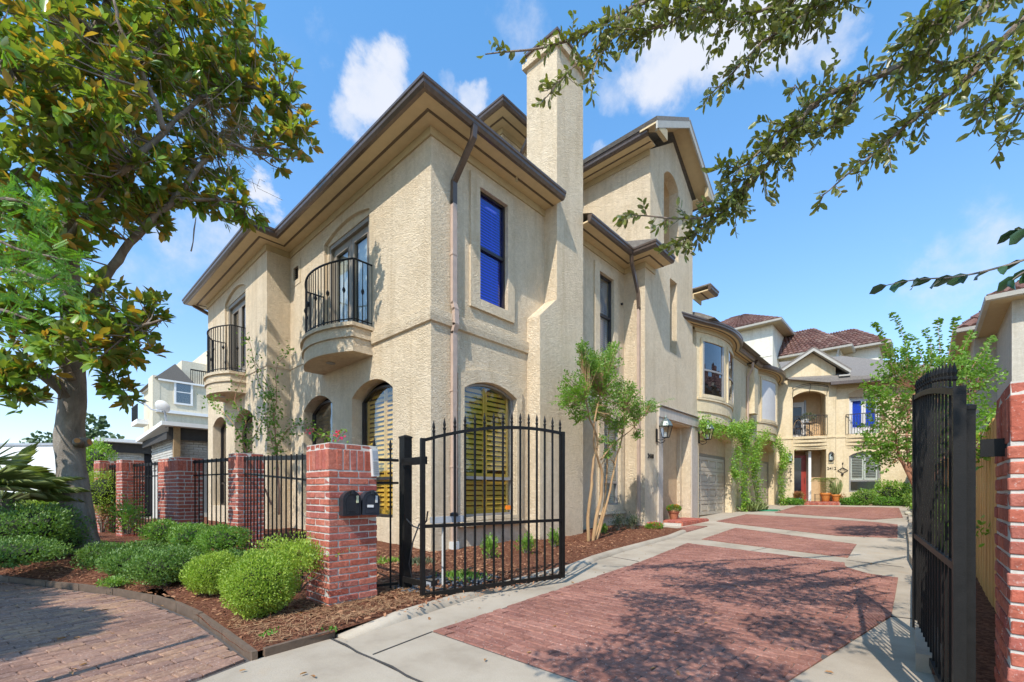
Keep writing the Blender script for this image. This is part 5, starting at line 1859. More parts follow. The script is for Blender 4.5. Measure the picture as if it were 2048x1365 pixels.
def pillar(x, y, wx, wy, h, z0, rot, label, name='brick_pillar'):
    """x, y = centre"""
    t = thing(name, (x, y, z0), label, 'pillar', 'brick pillars along the fence')
    F = Matrix.Translation((x, y, z0)) @ rotz(rot)
    MB(F).box(-wx / 2 + .007, wx / 2 - .007, -wy / 2 + .007, wy / 2 - .007, -.2, h - .005).build('mortar', M['mortar'], t)
    it = []
    def side(k):
        L = wx if k % 2 == 0 else wy
        D = wy if k % 2 == 0 else wx
        return L, D, F @ rotz(R(90 * k))
    ncour = int(round((h - .27) / .0677))
    hh = (h - .27) / ncour
    for c in range(ncour):
        z = c * hh + .005
        for k in range(4):
            L, D, FK = side(k)
            run = L - BW
            n = int((run + .02) / .2075)
            rem = run - n * .2075
            seq = ['f'] * n
            if rem > .07: seq.insert((c // 2) % (n + 1), 'h')
            tot = sum(.2075 if s == 'f' else .1055 for s in seq)
            sc = (run) / tot
            # pinwheel, mirrored on alternate courses
            if c % 2 == 0:
                u = -L / 2
            else:
                u = -L / 2 + BW
            u += JT / 2 if c % 2 else 0
            for s in seq:
                l = (.2075 if s == 'f' else .1055) * sc
                me = (bk_full if s == 'f' else bk_half)
                me = me[int(hash2(c * 3.3 + k, u * 17 + x) * len(me)) % len(me)]
                base = .196 if s == 'f' else .094
                outy = -D / 2 + .045 + .004 * (hash2(c + k * 5, u * 9 + x) - .5)
                it.append((me, FK @ Matrix.Translation((u + l / 2, outy, z)) @ rotz(.03 * (hash2(c * 2.1, k + u * 7) - .5)) @ Matrix.Diagonal(((l - JT) / base, 1, 1, 1))))
                u += l
    z = ncour * hh + .008
    for k in range(4):
        L, D, FK = side(k)
        n = int(round((L - .0) / .0705))
        st_ = L / n
        for i in range(n if k % 2 == 0 else n):
            u = -L / 2 + st_ * (i + .5)
            if k % 2 == 1 and (i == 0 or i == n - 1) and L > .2:
                # corner soldiers belong to the other faces
                if i == 0 or i == n - 1:
                    if abs(u) + .03 > L / 2 - BW + .05: continue
            it.append((bk_sold[int(hash2(i, k * 3.7 + x) * 5) % 5], FK @ Matrix.Translation((u, -D / 2 + .045 + .006 * (hash2(i, k + x) - .5), z)) @ Matrix.Diagonal(((st_ - .011) / .060, 1, 1, 1))))
    # cap of flat headers
    zc = z + .205
    nx = int(round(wx / .102)); ny = max(2, int(round(wy / .2)))
    for i in range(nx):
        for j in range(ny):
            it.append((bk_full[(i + j) % 6], F @ Matrix.Translation((-wx / 2 + (i + .5) * wx / nx, -wy / 2 + (j + .5) * wy / ny, zc)) @ rotz(R(90) + .04 * (hash2(i, j + x) - .5)) @ Matrix.Diagonal(((wy / ny - .012) / .196, (wx / nx - .012) / .090, .85, 1))))
    pieces(t, 'brick', it, M['brick'])
    return t


pillar(2.035, -2.67, .51, .51, 1.625 - .02, .02, 0, 'square red brick pillar holding the two black mailboxes beside the drive')
pz = .17
pillar(-2.06, -2.32, .41, .41, 1.80 - pz, pz, R(4), 'red brick fence pillar, next one left of the mailbox pillar')
pillar(-4.14, -2.83, 1.0, .42, 1.80 - pz, pz, R(8), 'wide red brick gate pier dappled with sun and shade, right of the iron garden gate')
pillar(-6.55, -3.28, .40, .40, 1.86 - pz, pz, R(8), 'shaded red brick pillar just left of the iron garden gate')
pillar(-8.05, -3.52, .48, .40, 1.90 - pz, pz, R(8), 'sunlit red brick pillar at the far left end of the fence, by the tree trunk')
pillar(6.945, -1.775, .51, .51, 1.625, .0, 0, 'red brick gate pillar at the right edge beside the open gate leaf')

# ------------------------------------------------------------------ mailboxes


def mailbox(y, label, mat, sticker, tilt):
    t = thing('mailbox', (2.31, y, .93), label, 'mailbox', 'pair of mailboxes on the brick pillar')
    F = Matrix.Translation((2.26, y, .925)) @ FB
    F = F @ Matrix.Rotation(R(tilt), 4, 'Y')
    hw = .087
    prof = [(-hw, 0), (hw, 0)] + [(hw * math.cos(a), .145 + hw * math.sin(a)) for a in [math.pi * i / 12 for i in range(13)]]
    MB(F).slab(prof, [], -.10, .05).build('body', mat, t, False)
    p2 = [(p[0] * 1.06, (p[1] - .11) * 1.045 + .11) for p in prof]
    dr = MB(F)
    dr.slab(p2, [], -.118, -.101)
    dr.ring([(p[0] * .80, (p[1] - .11) * .84 + .11) for p in prof], [(p[0] * .74, (p[1] - .11) * .78 + .11) for p in prof], -.121, -.117)
    d_ = dr.build('door', mat, t)
    MB(F).box(-.012, .012, -.145, -.119, .205, .245).box(-.025, .025, -.13, -.119, .225, .24).build('latch', mat, t)
    MB(F).box(.04, .062, -.128, -.122, .12, .19).build('flag', M['shutter_white'] if sticker else M['mail_flag'], t)
    if sticker:
        MB(F).box(-.045, .022, -.1235, -.1215, .072, .098).build('address_label', M['white_paint'], t)
    else:
        MB(F).box(-.045, .02, -.1225, -.1205, .04, .05).build('embossing', mat, t)
    return t


M['mail_flag'] = plain('mail_flag', (.55, .55, .35), .4)
M['mail_blue'] = plain('mail_blue', (.03, .035, .045), .3, var=.2)
mailbox(-2.735, 'black mailbox with pale flag, left one of the pair on the brick pillar', M['plastic_black'], False, 0)
mailbox(-2.535, 'dark blue-grey mailbox with small white label, right one of the pair', M['mail_blue'], True, 2)
pl = thing('call_box', (2.30, -2.43, 1.3), 'slim silver ribbed call box fixed to the top right of the mailbox pillar', 'call box')
F = Matrix.Translation((2.295, -2.455, 1.45)) @ FB @ Matrix.Rotation(R(-4), 4, 'Y')
MB(F).box(-.035, .035, -.03, .01, -.14, .14).build('housing', M['silver'] if 'silver' in M else M['white_frame'], pl)
for i in range(7):
    MB(F).box(-.028, .028, -.034, -.031, -.12 + i * .02, -.112 + i * .02).build('rib', M['grey_frame'], pl)
MB(F).box(-.026, .026, -.034, -.031, .03, .12).build('cover', M['plastic_grey'], pl)

# ------------------------------------------------------------------ iron fence and gates
def spear(mb, x, y, z, s=1.0):
    mb.lathe([(.010 * s, 0), (.019 * s, .012 * s), (.019 * s, .024 * s), (.011 * s, .034 * s), (.013 * s, .044 * s), (.018 * s, .060 * s), (.011 * s, .095 * s), (.002, .13 * s)], (x, y, z), n=6)
    return mb


def panel(name, label, a, b, z0, ztop, nb, cat='fence panel', group='black iron fence panels between the brick pillars', spears=False, deep=.055, bz=None):
    a = Vector((a[0], a[1], 0)); b = Vector((b[0], b[1], 0))
    t = thing(name, ((a + b) / 2 + Vector((0, 0, z0))), label, cat, group)
    ang = math.atan2((b - a).y, (b - a).x)
    L = (b - a).length
    F = Matrix.Translation(a) @ rotz(ang)
    za, zb_ = ztop if isinstance(ztop, tuple) else (ztop, ztop)
    mb = MB(F); mb.bar((0, 0, za - .03), (L, 0, zb_ - .03), .032, deep); mb.build('top_rail', M['iron'], t)
    mb = MB(F); mb.bar((0, 0, za - .28), (L, 0, zb_ - .28), .025, .025); mb.build('rail', M['iron'], t)
    mb = MB(F); mb.bar((0, 0, z0 + .1), (L, 0, z0 + .1), .025, .03); mb.build('bottom_rail', M['iron'], t)
    it = []
    me = MB().box(-.008, .008, -.008, .008, 0, 1).mesh('picket', M['iron'])
    for i in range(nb):
        u = L * (i + .5) / nb
        zt = za + (zb_ - za) * u / L
        h = zt + (.08 if spears else .01) - z0
        if spears:
            m2 = spear(MB().box(-.008, .008, -.008, .008, 0, h), 0, 0, h - .01).mesh('picket', M['iron'])
            it.append((m2, F @ Matrix.Translation((u, -.0, z0))))
        else:
            it.append((me, F @ Matrix.Translation((u, -.018, z0)) @ Matrix.Diagonal((1, 1, h, 1))))
    pieces(t, 'picket', it, M['iron'])
    return t


panel('iron_fence', 'iron fence panel between the mailbox pillar and the next pillar', (-1.86, -2.40), (1.79, -2.78), .17, (1.73, 1.545), 17)
panel('iron_fence', 'iron fence panel between the second pillar and the wide gate pier', (-3.64, -2.72), (-2.27, -2.45), .2, 1.74, 9)
panel('garden_gate', 'black iron pedestrian gate between the wide pier and the shaded pillar', (-6.33, -3.25), (-4.65, -2.95), .2, 1.76, 11, 'gate', None)
panel('iron_fence', 'short iron fence panel between the two far left pillars', (-7.81, -3.5), (-6.76, -3.33), .2, 1.78, 7)
panel('iron_fence', 'narrow spear-topped iron panel between the mailbox pillar and the gate post', (2.04, -2.40), (2.13, -2.06), .04, 1.53, 2, 'fence panel', None, spears=True, deep=.03)


def gate_post(x, y, h, w_, label):
    t = thing('gate_post', (x, y, 0), label, 'post', 'square black posts carrying the drive gates')
    MB().box(x - w_ / 2, x + w_ / 2, y - w_ / 2, y + w_ / 2, -.1, h - .03).build('shaft', M['iron'], t)
    c = MB().box(x - w_ * .56, x + w_ * .56, y - w_ * .56, y + w_ * .56, h - .03, h - .012)
    c.add([(x - w_ * .55, y - w_ * .55, h - .011), (x + w_ * .55, y - w_ * .55, h - .011), (x + w_ * .55, y + w_ * .55, h - .011), (x - w_ * .55, y + w_ * .55, h - .011), (x, y, h - .011 + w_ * .25)], [(0, 1, 4), (1, 2, 4), (2, 3, 4), (3, 0, 4)])
    c.build('cap', M['iron'], t)
    return t


gp = gate_post(2.152, -1.98, 1.78, .10, 'square black gate post right of the mailbox pillar with hinge bracket')
MB().box(2.19, 2.62, -2.06, -2.03, 1.44, 1.52).build('hinge_bracket', M['iron'], gp)
MB().box(2.19, 2.60, -2.05, -2.03, .16, .22).build('hinge_bracket', M['iron'], gp)
MB().tube([(2.2, -2.0, .85), (2.35, -2.02, .78), (2.5, -2.03, .76), (2.62, -2.04, .85), (2.64, -2.04, .95)], .008, 6).build('cable', M['plastic_black'], gp)
gp2 = gate_post(6.578, -1.90, 1.56, .044, 'thin black gate post in front of the right-hand pillar')
MB().box(6.615, 6.80, -1.91, -1.89, 1.31, 1.39).build('wall_bracket', M['iron'], gp2)
MB().box(6.555, 6.56, -1.93, -1.87, 1.27, 1.40).build('hinge_bracket', M['iron'], gp2)


def leaf_gate(a, b, label, zs, n=15, refl=10, z0=.07, bw=.0095):
    """zs = top rail heights at hinge, middle, end"""
    a = Vector((a[0], a[1], 0)); b = Vector((b[0], b[1], 0))
    t = thing('drive_gate', (a + b) / 2, label, 'gate', 'open double drive gate')
    ang = math.atan2((b - a).y, (b - a).x); L = (b - a).length
    F = Matrix.Translation(a) @ rotz(ang)
    def top(u):
        s_ = u / L
        return zs[0] * (1 - s_) * (1 - 2 * s_) + zs[1] * 4 * s_ * (1 - s_) + zs[2] * s_ * (2 * s_ - 1)
    MB(F).box(-.022, .022, -.022, .022, z0, top(0) + .01).build('stile', M['iron'], t)
    MB(F).box(L - .022, L + .022, -.022, .022, z0, top(L) + .01).build('stile', M['iron'], t)
    tr = MB(F)
    for i in range(14):
        u0_, u1_ = .023 + (L - .046) * i / 14, .023 + (L - .046) * (i + 1) / 14
        tr.bar((u0_, 0, top(u0_) - .015), (u1_, 0, top(u1_) - .015), .032, .034)
    tr.build('top_rail', M['iron'], t)
    MB(F).box(.023, L - .023, -.016, .016, .78, .815).build('middle_rail', M['iron'], t)
    MB(F).box(.023, L - .023, -.016, .016, z0 + .0, z0 + .05).build('bottom_rail', M['iron'], t)
    it = []
    for i in range(n):
        u = L * (i + 1) / (n + .35)
        h = top(u) + .045 - z0 + .01
        me = spear(MB().box(-bw, bw, -bw, bw, 0, h), 0, 0, h - .01, 1.0 if bw > .008 else .7).mesh('picket', M['iron'])
        it.append((me, F @ Matrix.Translation((u, 0, z0 - .012))))
    pieces(t, 'picket', it, M['iron'])
    if refl:
        u = L * (refl + .45) / (n + .35)
        m_ = MB(F)
        m_.box(u - .035, u + .035, -.028, -.018, .955, .99).box(u - .028, u + .028, -.030, -.018, .948, .997)
        m_.build('reflector', M['orange'], t)
    return t


leaf_gate((2.655, -2.115), (3.065, -.27), 'open left leaf of the black spear-topped drive gate in front of the arched window', (1.69, 1.90, 1.90), refl=8)
leaf_gate((6.545, -1.93), (6.375, .04), 'open right leaf of the drive gate seen nearly edge-on at the right', (1.63, 1.81, 1.93), refl=11, z0=.05, bw=.0055)

# gate opener on its stand, behind the left leaf
go = thing('gate_opener', (2.3, -1.45, 0), 'silver gate opener arm on a thin white post behind the left gate leaf', 'gate opener')
MB().bar((2.33, -1.76, .83), (2.45, -1.38, .84), .09, .07).build('motor', M['plastic_grey'], go)
MB().lathe([(.05, 0), (.05, .03), (.03, .045)], (2.42, -1.5, .87), n=12).build('knob', M['plastic_black'], go)
MB().box(2.34, 2.37, -1.62, -1.59, .0, .80).build('stand', M['pvc_white'], go)
MB().tube([(2.3, -1.9, .8), (2.25, -1.95, .6), (2.2, -1.97, .35), (2.2, -1.9, .08)], .008, 6).build('cable', M['plastic_black'], go)
cb = thing('landscape_light', (2.28, -1.72, .05), 'small black low garden light on the gravel by the gate post', 'garden light')
MB().box(2.22, 2.34, -1.76, -1.68, .05, .15).build('housing', M['plastic_black'], cb)
MB().box(2.235, 2.325, -1.766, -1.761, .07, .13).build('lens', M['plastic_grey'], cb)

# timber fence on the right
tf = thing('timber_fence', (6.9, 6, 0), 'tall new cedar board fence along the right side of the drive', 'fence')
it = []
pb = [chamfer_box('board', .020, .138, 1.0, .002, .002, s, M['cedar']) for s in range(4)]
y = -1.35; i = 0
while y < 19:
    h = 1.82 + .03 * (hash2(i, 2) - .5)
    it.append((pb[i % 4], Matrix.Translation((6.90 + .006 * (i % 2), y, gz(y) - .05)) @ Matrix.Diagonal((1, 1, h + .05, 1))))
    y += .146; i += 1
pieces(tf, 'board', it, M['cedar'])
MB().bar((6.955, -1.4, 1.55), (6.955, 2, 1.55), .05, .09).bar((6.955, 2, 1.55), (6.955, 19, 1.55 + gz(19)), .05, .09).build('rail', M['wood_post'], tf)
MB().box(6.80, 6.89, -1.45, -1.36, 0, 1.62).build('post', M['cedar'], tf)

# river stones by the gate post
sm_ = [None] * 4
for s in range(4):
    bm = bmesh.new(); bmesh.ops.create_icosphere(bm, subdivisions=1, radius=.5)
    for v in bm.verts: v.co = Vector((v.co.x * 1.0, v.co.y * .7, v.co.z * .4)) * (1 + .25 * (hash2(v.co.x * 9 + s, v.co.y * 7) - .5))
    me = bpy.data.meshes.new('stone'); bm.to_mesh(me); bm.free(); me.materials.append(M['rock_black']); me.shade_smooth(); sm_[s] = me
it = []
for i in range(340):
    x = random.uniform(1.75, 2.62); y = random.uniform(-2.15, -.75)
    if (x - 2.25) ** 2 / .2 + (y + 1.45) ** 2 / .5 > 1: continue
    s = random.uniform(.035, .075)
    it.append((sm_[i % 4], Matrix.Translation((x, y, bedz(x, y) + .012)) @ rotz(random.uniform(0, 6)) @ Matrix.Rotation(random.uniform(-.3, .3), 4, 'X') @ Matrix.Diagonal((s, s, s, 1))))
stones = thing('river_stones', (2.25, -1.45, .05), 'patch of smooth dark river stones at the foot of the black gate post', 'stones')
pieces(stones, 'stone', it, M['rock_black'])
# ------------------------------------------------------------------ plants


def ell_points(n, c, r, shell=.55):
    v = runit(n)
    rad = rng.uniform(shell ** 3, 1, n) ** (1 / 3)
    return np.array(c) + v * rad[:, None] * np.array(r), v


def wobble(v, f, a, seed):
    """smooth radial variation so outlines are uneven"""
    s = np.sin(v[:, 0] * f + seed) * np.sin(v[:, 1] * f * 1.3 + seed * 2.1) + .6 * np.sin(v[:, 2] * f * 1.7 + seed * .7 + v[:, 0] * f)
    return 1 + a * s


def shrub(name, loc, r, label, mat, leaf=.03, n=2600, cat='shrub', group=None, z0=0, core=True, stems=True, big=0, w=.5, shell=.8, aw=.08, seed=1.0, kind='small', upright=.5):
    x, y = loc[0], loc[1]
    z = loc[2] if len(loc) > 2 else bedz(x, y)
    t = thing(name, (x, y, z), label, cat, group)
    rx, ry, rz = r
    c = np.array([x, y, z + rz * .95 + z0])
    v = runit(n)
    rad = rng.uniform(shell - .08, 1.03, n) * wobble(v, 4.0, aw, seed) * wobble(v, 11.0, aw * .5, seed + 3)
    P = c + v * rad[:, None] * np.array([rx, ry, rz])
    P[:, 2] = np.maximum(P[:, 2], z + .02)
    d = v * .7 + runit(n) * .7 + np.array([0, 0, upright])
    nn = v + runit(n) * .6
    L = leaf * rng.uniform(.7, 1.3, n)
    leaves('foliage', P, d, nn, L, L * w, mat, t, kind, big=big)
    if core:  # solid near-black ball stands in for the shade among the leaves
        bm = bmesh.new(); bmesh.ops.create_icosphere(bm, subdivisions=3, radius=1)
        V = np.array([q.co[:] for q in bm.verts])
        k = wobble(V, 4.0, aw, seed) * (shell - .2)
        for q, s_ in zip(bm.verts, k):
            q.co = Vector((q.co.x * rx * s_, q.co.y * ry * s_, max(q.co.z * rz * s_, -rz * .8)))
        me = bpy.data.meshes.new('shade_filler'); bm.to_mesh(me); bm.free(); me.materials.append(M['shade_core'])
        link('shade_filler', me, t, Matrix.Translation(Vector(c)))
    if stems:
        mb = MB()
        for i in range(7):
            a = i * .9 + seed; q = .3 + .5 * hash2(i, seed)
            mb.tube([(x + .03 * math.cos(a), y + .03 * math.sin(a), z - .03), (x + rx * q * .4 * math.cos(a), y + ry * q * .4 * math.sin(a), z + rz * .4), (x + rx * q * math.cos(a), y + ry * q * math.sin(a), z + rz)], [.012, .009, .004], 5)
        mb.build('stems', M['bark_thin'], t)
    return t


def rosettes(C, n_leaf, L, W, up=.5, spread=1.0, jitter=.02):
    """whorls of leaves round twig tips. C: (N,3) centres, with directions"""
    pos, dr, nr, Ls = [], [], [], []
    for c, ax in C:
        ax = ax / np.linalg.norm(ax)
        a0 = np.cross(ax, [0.3, .1, 1.0]); a0 /= np.linalg.norm(a0) + 1e-9
        b0 = np.cross(ax, a0)
        k = n_leaf + rng.integers(-1, 2)
        ph = rng.uniform(0, 6.28)
        for i in range(k):
            th = ph + i * 2.4
            ra = a0 * math.cos(th) + b0 * math.sin(th)
            tilt = rng.uniform(.15, 1.0) * spread
            d = ax * (1 - tilt * .75) + ra * tilt + np.array([0, 0, -.12 * rng.uniform(0, 1)])
            pos.append(c + ra * .01 - ax * rng.uniform(0, .07) + rng.normal(size=3) * jitter * .3)
            dr.append(d); nr.append(ax * 1.0 - ra * .25 + np.array([0, 0, up]) * .6 + rng.normal(size=3) * .15)
            Ls.append(L * rng.uniform(.65, 1.15))
    Ls = np.array(Ls)
    return np.array(pos), np.array(dr), np.array(nr), Ls, Ls * W


def limb(mb, pts, r0, r1, n=10, wob=.0, sub=5):
    """smooth tapered limb through points"""
    P = [Vector(p) for p in pts]
    out = []
    for i in range(len(P) - 1):
        p0 = P[max(i - 1, 0)]; p1 = P[i]; p2 = P[i + 1]; p3 = P[min(i + 2, len(P) - 1)]
        for k in range(sub):
            t = k / sub
            q = .5 * ((2 * p1) + (p2 - p0) * t + (2 * p0 - 5 * p1 + 4 * p2 - p3) * t * t + (3 * p1 - p0 - 3 * p2 + p3) * t ** 3)
            out.append(q)
    out.append(P[-1])
    m_ = len(out)
    rad = [r0 + (r1 - r0) * (i / (m_ - 1)) for i in range(m_)]
    if wob:
        out = [q + Vector((wob * (vnoise(i * .6, 1.3) - .5), wob * (vnoise(i * .6, 7.3) - .5), 0)) for i, q in enumerate(out)]
        rad = [r * (1 + .16 * (vnoise(i * .8, 3.1) - .5)) for i, r in enumerate(rad)]
    mb.tube(out, rad, n)
    return out


# ---- the magnolia in front of the house
mag = thing('magnolia_tree', at(160, 1112, 7.18), 'large magnolia with bare grey trunk and glossy rust-backed leaves at the left', 'tree')
tr = MB()
base = at(162, 1118, 7.18)
trunk_pts = [at(168, 1125, 7.18), at(160, 1075, 7.18), at(152, 1000, 7.18), at(143, 930, 7.18), at(138, 870, 7.18), at(146, 800, 7.15), at(146, 720, 7.1), at(144, 640, 7.05), at(140, 540, 7.0), at(140, 440, 6.9), at(150, 330, 6.8), at(160, 200, 6.7), at(150, 60, 6.6), at(170, -120, 6.6), at(160, -300, 6.6)]
P = trunk_pts
R_ = [.30, .215, .195, .18, .185, .165, .15, .14, .12, .10, .09, .075, .06, .045, .03]
path = []; rad = []
for i in range(len(P) - 1):
    for k in range(6):
        t_ = k / 6
        p0 = P[max(i - 1, 0)]; p1 = P[i]; p2 = P[i + 1]; p3 = P[min(i + 2, len(P) - 1)]
        path.append(.5 * ((2 * p1) + (p2 - p0) * t_ + (2 * p0 - 5 * p1 + 4 * p2 - p3) * t_ ** 2 + (3 * p1 - p0 - 3 * p2 + p3) * t_ ** 3))
        rad.append((R_[i] + (R_[i + 1] - R_[i]) * t_) * (1 + .05 * (vnoise(i * 3 + k * .5, 2) - .5)))
nb = 20
vs = []; fs = []
for i, p in enumerate(path):
    flare = max(0, 1 - i / 7)
    for k in range(nb):
        th_ = 2 * math.pi * k / nb
        rr = rad[i] * (1 + .22 * flare * math.sin(th_ * 4 + 1) + .03 * math.sin(th_ * 7 + i * .4) + .03 * (vnoise(k * 1.1, i * .7) - .5) * 2)
        vs.append((p.x + rr * math.cos(th_), p.y + rr * math.sin(th_), p.z))
for i in range(len(path) - 1):
    for k in range(nb):
        fs.append((i * nb + k, i * nb + (k + 1) % nb, (i + 1) * nb + (k + 1) % nb, (i + 1) * nb + k))
tr.add(vs, fs)
tr.build('trunk', M['bark'], mag, True)
# knots where limbs were sawn off
kb = MB(); SAW = plain('saw_cut', (.45, .21, .07), .8, var=.2, nscale=30)
for (px, py, d, dx, dy, r) in ((122, 892, 7.15, -.74, -.60, .062), (155, 883, 6.98, .95, -.12, .046), (172, 885, 7.2, .66, .74, .06)):
    c = at(px, py, d)
    v = Vector((dx, dy, .12)).normalized()
    kb.tube([c - v * .14, c, c + v * .05], [r * 1.6, r * 1.25, r], 12)
    MB().tube([c + v * .0515, c + v * .056], [r * .82, r * .8], 12).build('saw_cut', SAW, mag)
kb.build('branch_collar', M['bark'], mag, True)
lb = MB()
LIMBS = [
    ([(146, 800, 7.1), (100, 760, 6.9), (60, 735, 6.7), (0, 715, 6.4), (-80, 690, 6.2)], .10, .03),
    ([(146, 640, 7.0), (190, 590, 6.9), (235, 520, 6.8), (300, 440, 6.8), (350, 400, 6.9), (400, 330, 7.0), (450, 290, 7.2), (500, 300, 7.3)], .075, .02),
    ([(143, 560, 7.0), (100, 500, 6.6), (60, 430, 6.3), (20, 360, 6.0), (-40, 300, 5.8)], .10, .03),
    ([(142, 480, 6.9), (200, 390, 6.6), (260, 330, 6.3), (330, 260, 6.7), (400, 200, 7.0), (470, 170, 7.3), (560, 190, 7.5)], .055, .018),
    ([(150, 340, 6.8), (110, 250, 6.2), (60, 180, 5.8), (0, 120, 5.5)], .08, .02),
    ([(158, 220, 6.7), (230, 150, 6.3), (300, 100, 6.7), (340, 20, 6.9), (380, -60, 7.0)], .08, .02),
    ([(155, 120, 6.6), (210, 20, 6.4), (240, -80, 6.2), (300, -200, 6.2)], .06, .02),
    ([(146, 690, 7.0), (210, 690, 6.7), (270, 660, 6.4), (320, 640, 6.2)], .05, .015),
    ([(146, 760, 7.0), (80, 640, 6.6), (20, 600, 6.2), (-60, 560, 6.0)], .06, .02),
    ([(330, 260, 6.1), (300, 180, 6.0), (250, 80, 5.8), (225, 0, 5.7)], .04, .015),
    ([(350, 400, 6.9), (430, 400, 7.1), (500, 410, 7.3)], .035, .01),
]
limbpts = []
for pts, r0, r1 in LIMBS:
    o_ = limb(lb, [at(*p) for p in pts], r0, r1, 9, .05)
    limbpts += [tuple(q) for q in o_[3:]]
limbpts = np.array(limbpts)
lb.build('limbs', M['bark_thin'], mag, True)
# crown: clumps given by centre and radius
CL_ = [(40, 60, 5.80, 1.00), (130, 30, 6.20, 1.00), (240, 40, 6.60, 1.04), (340, 40, 6.60, 0.99), (430, 60, 7.27, 0.86), (60, 180, 5.80, 0.90), (160, 170, 5.60, 0.80), (260, 160, 6.50, 0.94), (360, 150, 7.06, 0.91), (450, 150, 7.33, 0.65), (560, 175, 7.60, 0.52), (590, 235, 7.60, 0.41), (520, 230, 7.54, 0.61), (440, 240, 7.30, 0.58), (20, 300, 5.70, 0.90), (120, 290, 6.00, 0.85), (230, 270, 6.20, 0.77), (330, 280, 6.80, 0.60), (60, 390, 5.90, 0.80), (150, 390, 6.30, 0.70), (240, 370, 6.90, 0.55), (300, 350, 6.60, 0.44), (380, 375, 7.12, 0.51), (450, 395, 7.33, 0.47), (500, 420, 7.48, 0.30), (340, 390, 6.90, 0.38), (20, 480, 6.00, 0.70), (90, 470, 6.60, 0.55), (240, 430, 7.00, 0.38), (290, 440, 6.80, 0.31), (430, 320, 7.27, 0.40), (540, 290, 7.60, 0.40), (600, 280, 7.60, 0.31), (30, 600, 6.20, 0.75), (110, 600, 6.40, 0.60), (190, 610, 6.20, 0.50), (260, 620, 6.70, 0.49), (320, 625, 6.70, 0.33), (60, 700, 6.20, 0.55), (150, 690, 6.00, 0.45), (220, 700, 6.10, 0.45), (270, 690, 6.60, 0.38), (40, 780, 6.20, 0.28), (60, 800, 6.20, 0.22), (230, 760, 6.80, 0.31), (250, 790, 6.80, 0.20), (20, 760, 6.00, 0.30), (-80, 650, 6.00, 0.90), (100, -60, 6.8, .8), (0, 0, 7.60, 1.20), (160, 250, 7.60, 1.00), (300, 150, 8.10, 0.97), (420, 50, 7.24, 0.85), (80, 500, 7.40, 0.50), (470, 10, 7.6, .5)]
cen = []
twg = MB()
for (px, py, d, r) in CL_:
    c = np.array(at(px, py, d))
    n = int(58 * r ** 2) + 6
    v = runit(n)
    q = c + v * (rng.uniform(.25, 1.0, n) ** .6)[:, None] * r * np.array([1, 1, .85])
    for a, b in zip(q, v):
        ax = b * .8 + np.array([0, 0, .45]) + rng.normal(size=3) * .35
        cen.append((a, ax))
    for a in q[::2]:
        j_ = np.argmin(((limbpts - a) ** 2).sum(1)); l = limbpts[j_]
        if np.linalg.norm(l - a) < 1.9:
            mid = (a + l) / 2 + rng.normal(size=3) * .06 - np.array([0, 0, .04])
            twg.tube([l, mid, a], [.014, .010, .006], 4, cap=False)
o = twg.build('twigs', M['bark_thin'], mag); o['kind'] = 'stuff'
P_a, D_a, N_a, L_a, W_a = rosettes(cen, 9, .19, .42, up=1.8)
leaves('crown', P_a, D_a, N_a, L_a, W_a, M['leaf_magnolia'], mag, 'big', big=300, curl=.07)
# an old tangle of dead twigs and leaves in the crown
tg = MB()
for i in range(230):
    a = np.array(at(430, 270, 7.1)) + rng.normal(size=3) * np.array([.30, .30, .24])
    b = a + rng.normal(size=3) * .22 + np.array([.05, .05, -.12]); m_ = (a + b) / 2 + rng.normal(size=3) * .05
    tg.tube([a, m_, b], .0035, 3, cap=False)
o = tg.build('dead_twigs', M['bark_thin'], mag); o['kind'] = 'stuff'
tg = MB()
q = [at(392, 435, 7.0), at(388, 460, 7.0), at(386, 485, 7.0), at(382, 503, 7.0)]
tg.tube(q, [.006, .012, .008, .012], 5)
tg.build('dead_twig', M['bark'], mag)

# bright acacia-like sprays at the far left
ac = thing('feathery_tree', at(-60, 1000, 4.6), 'feathery light-green tree branches reaching in at the left edge, nearer than the magnolia', 'tree')
mb = MB(); cen = []
for (pts) in ([(-90, 900, 4.6), (-70, 600, 4.6), (-40, 480, 4.5), (40, 500, 4.4), (130, 520, 4.4)], [(-70, 600, 4.6), (-20, 420, 4.6), (30, 400, 4.5), (60, 410, 4.4)], [(-60, 560, 4.6), (20, 540, 4.4), (90, 560, 4.3), (120, 545, 4.3)], [(-70, 650, 4.6), (-10, 620, 4.5), (60, 640, 4.4)]):
    o_ = limb(mb, [at(*p) for p in pts], .03, .006, 6)
    for q in o_[6:]:
        for k in range(7):
            cen.append(np.array(q) + rng.normal(size=3) * .13)
mb.build('branches', M['bark_thin'], ac)
pp_, dd_, nn_ = [], [], []
for c in cen:
    ax = rng.normal(size=3); ax[2] -= .4; ax /= np.linalg.norm(ax)
    sd_v = np.cross(ax, rng.normal(size=3)); sd_v /= np.linalg.norm(sd_v)
    for i in range(10):
        for s in (-1, 1):
            pp_.append(c + ax * i * .014); dd_.append(sd_v * s + ax * .5); nn_.append(np.cross(ax, sd_v) + rng.normal(size=3) * .1)
leaves('crown', pp_, dd_, nn_, .034, .013, M['leaf_fern'], ac, 'small')

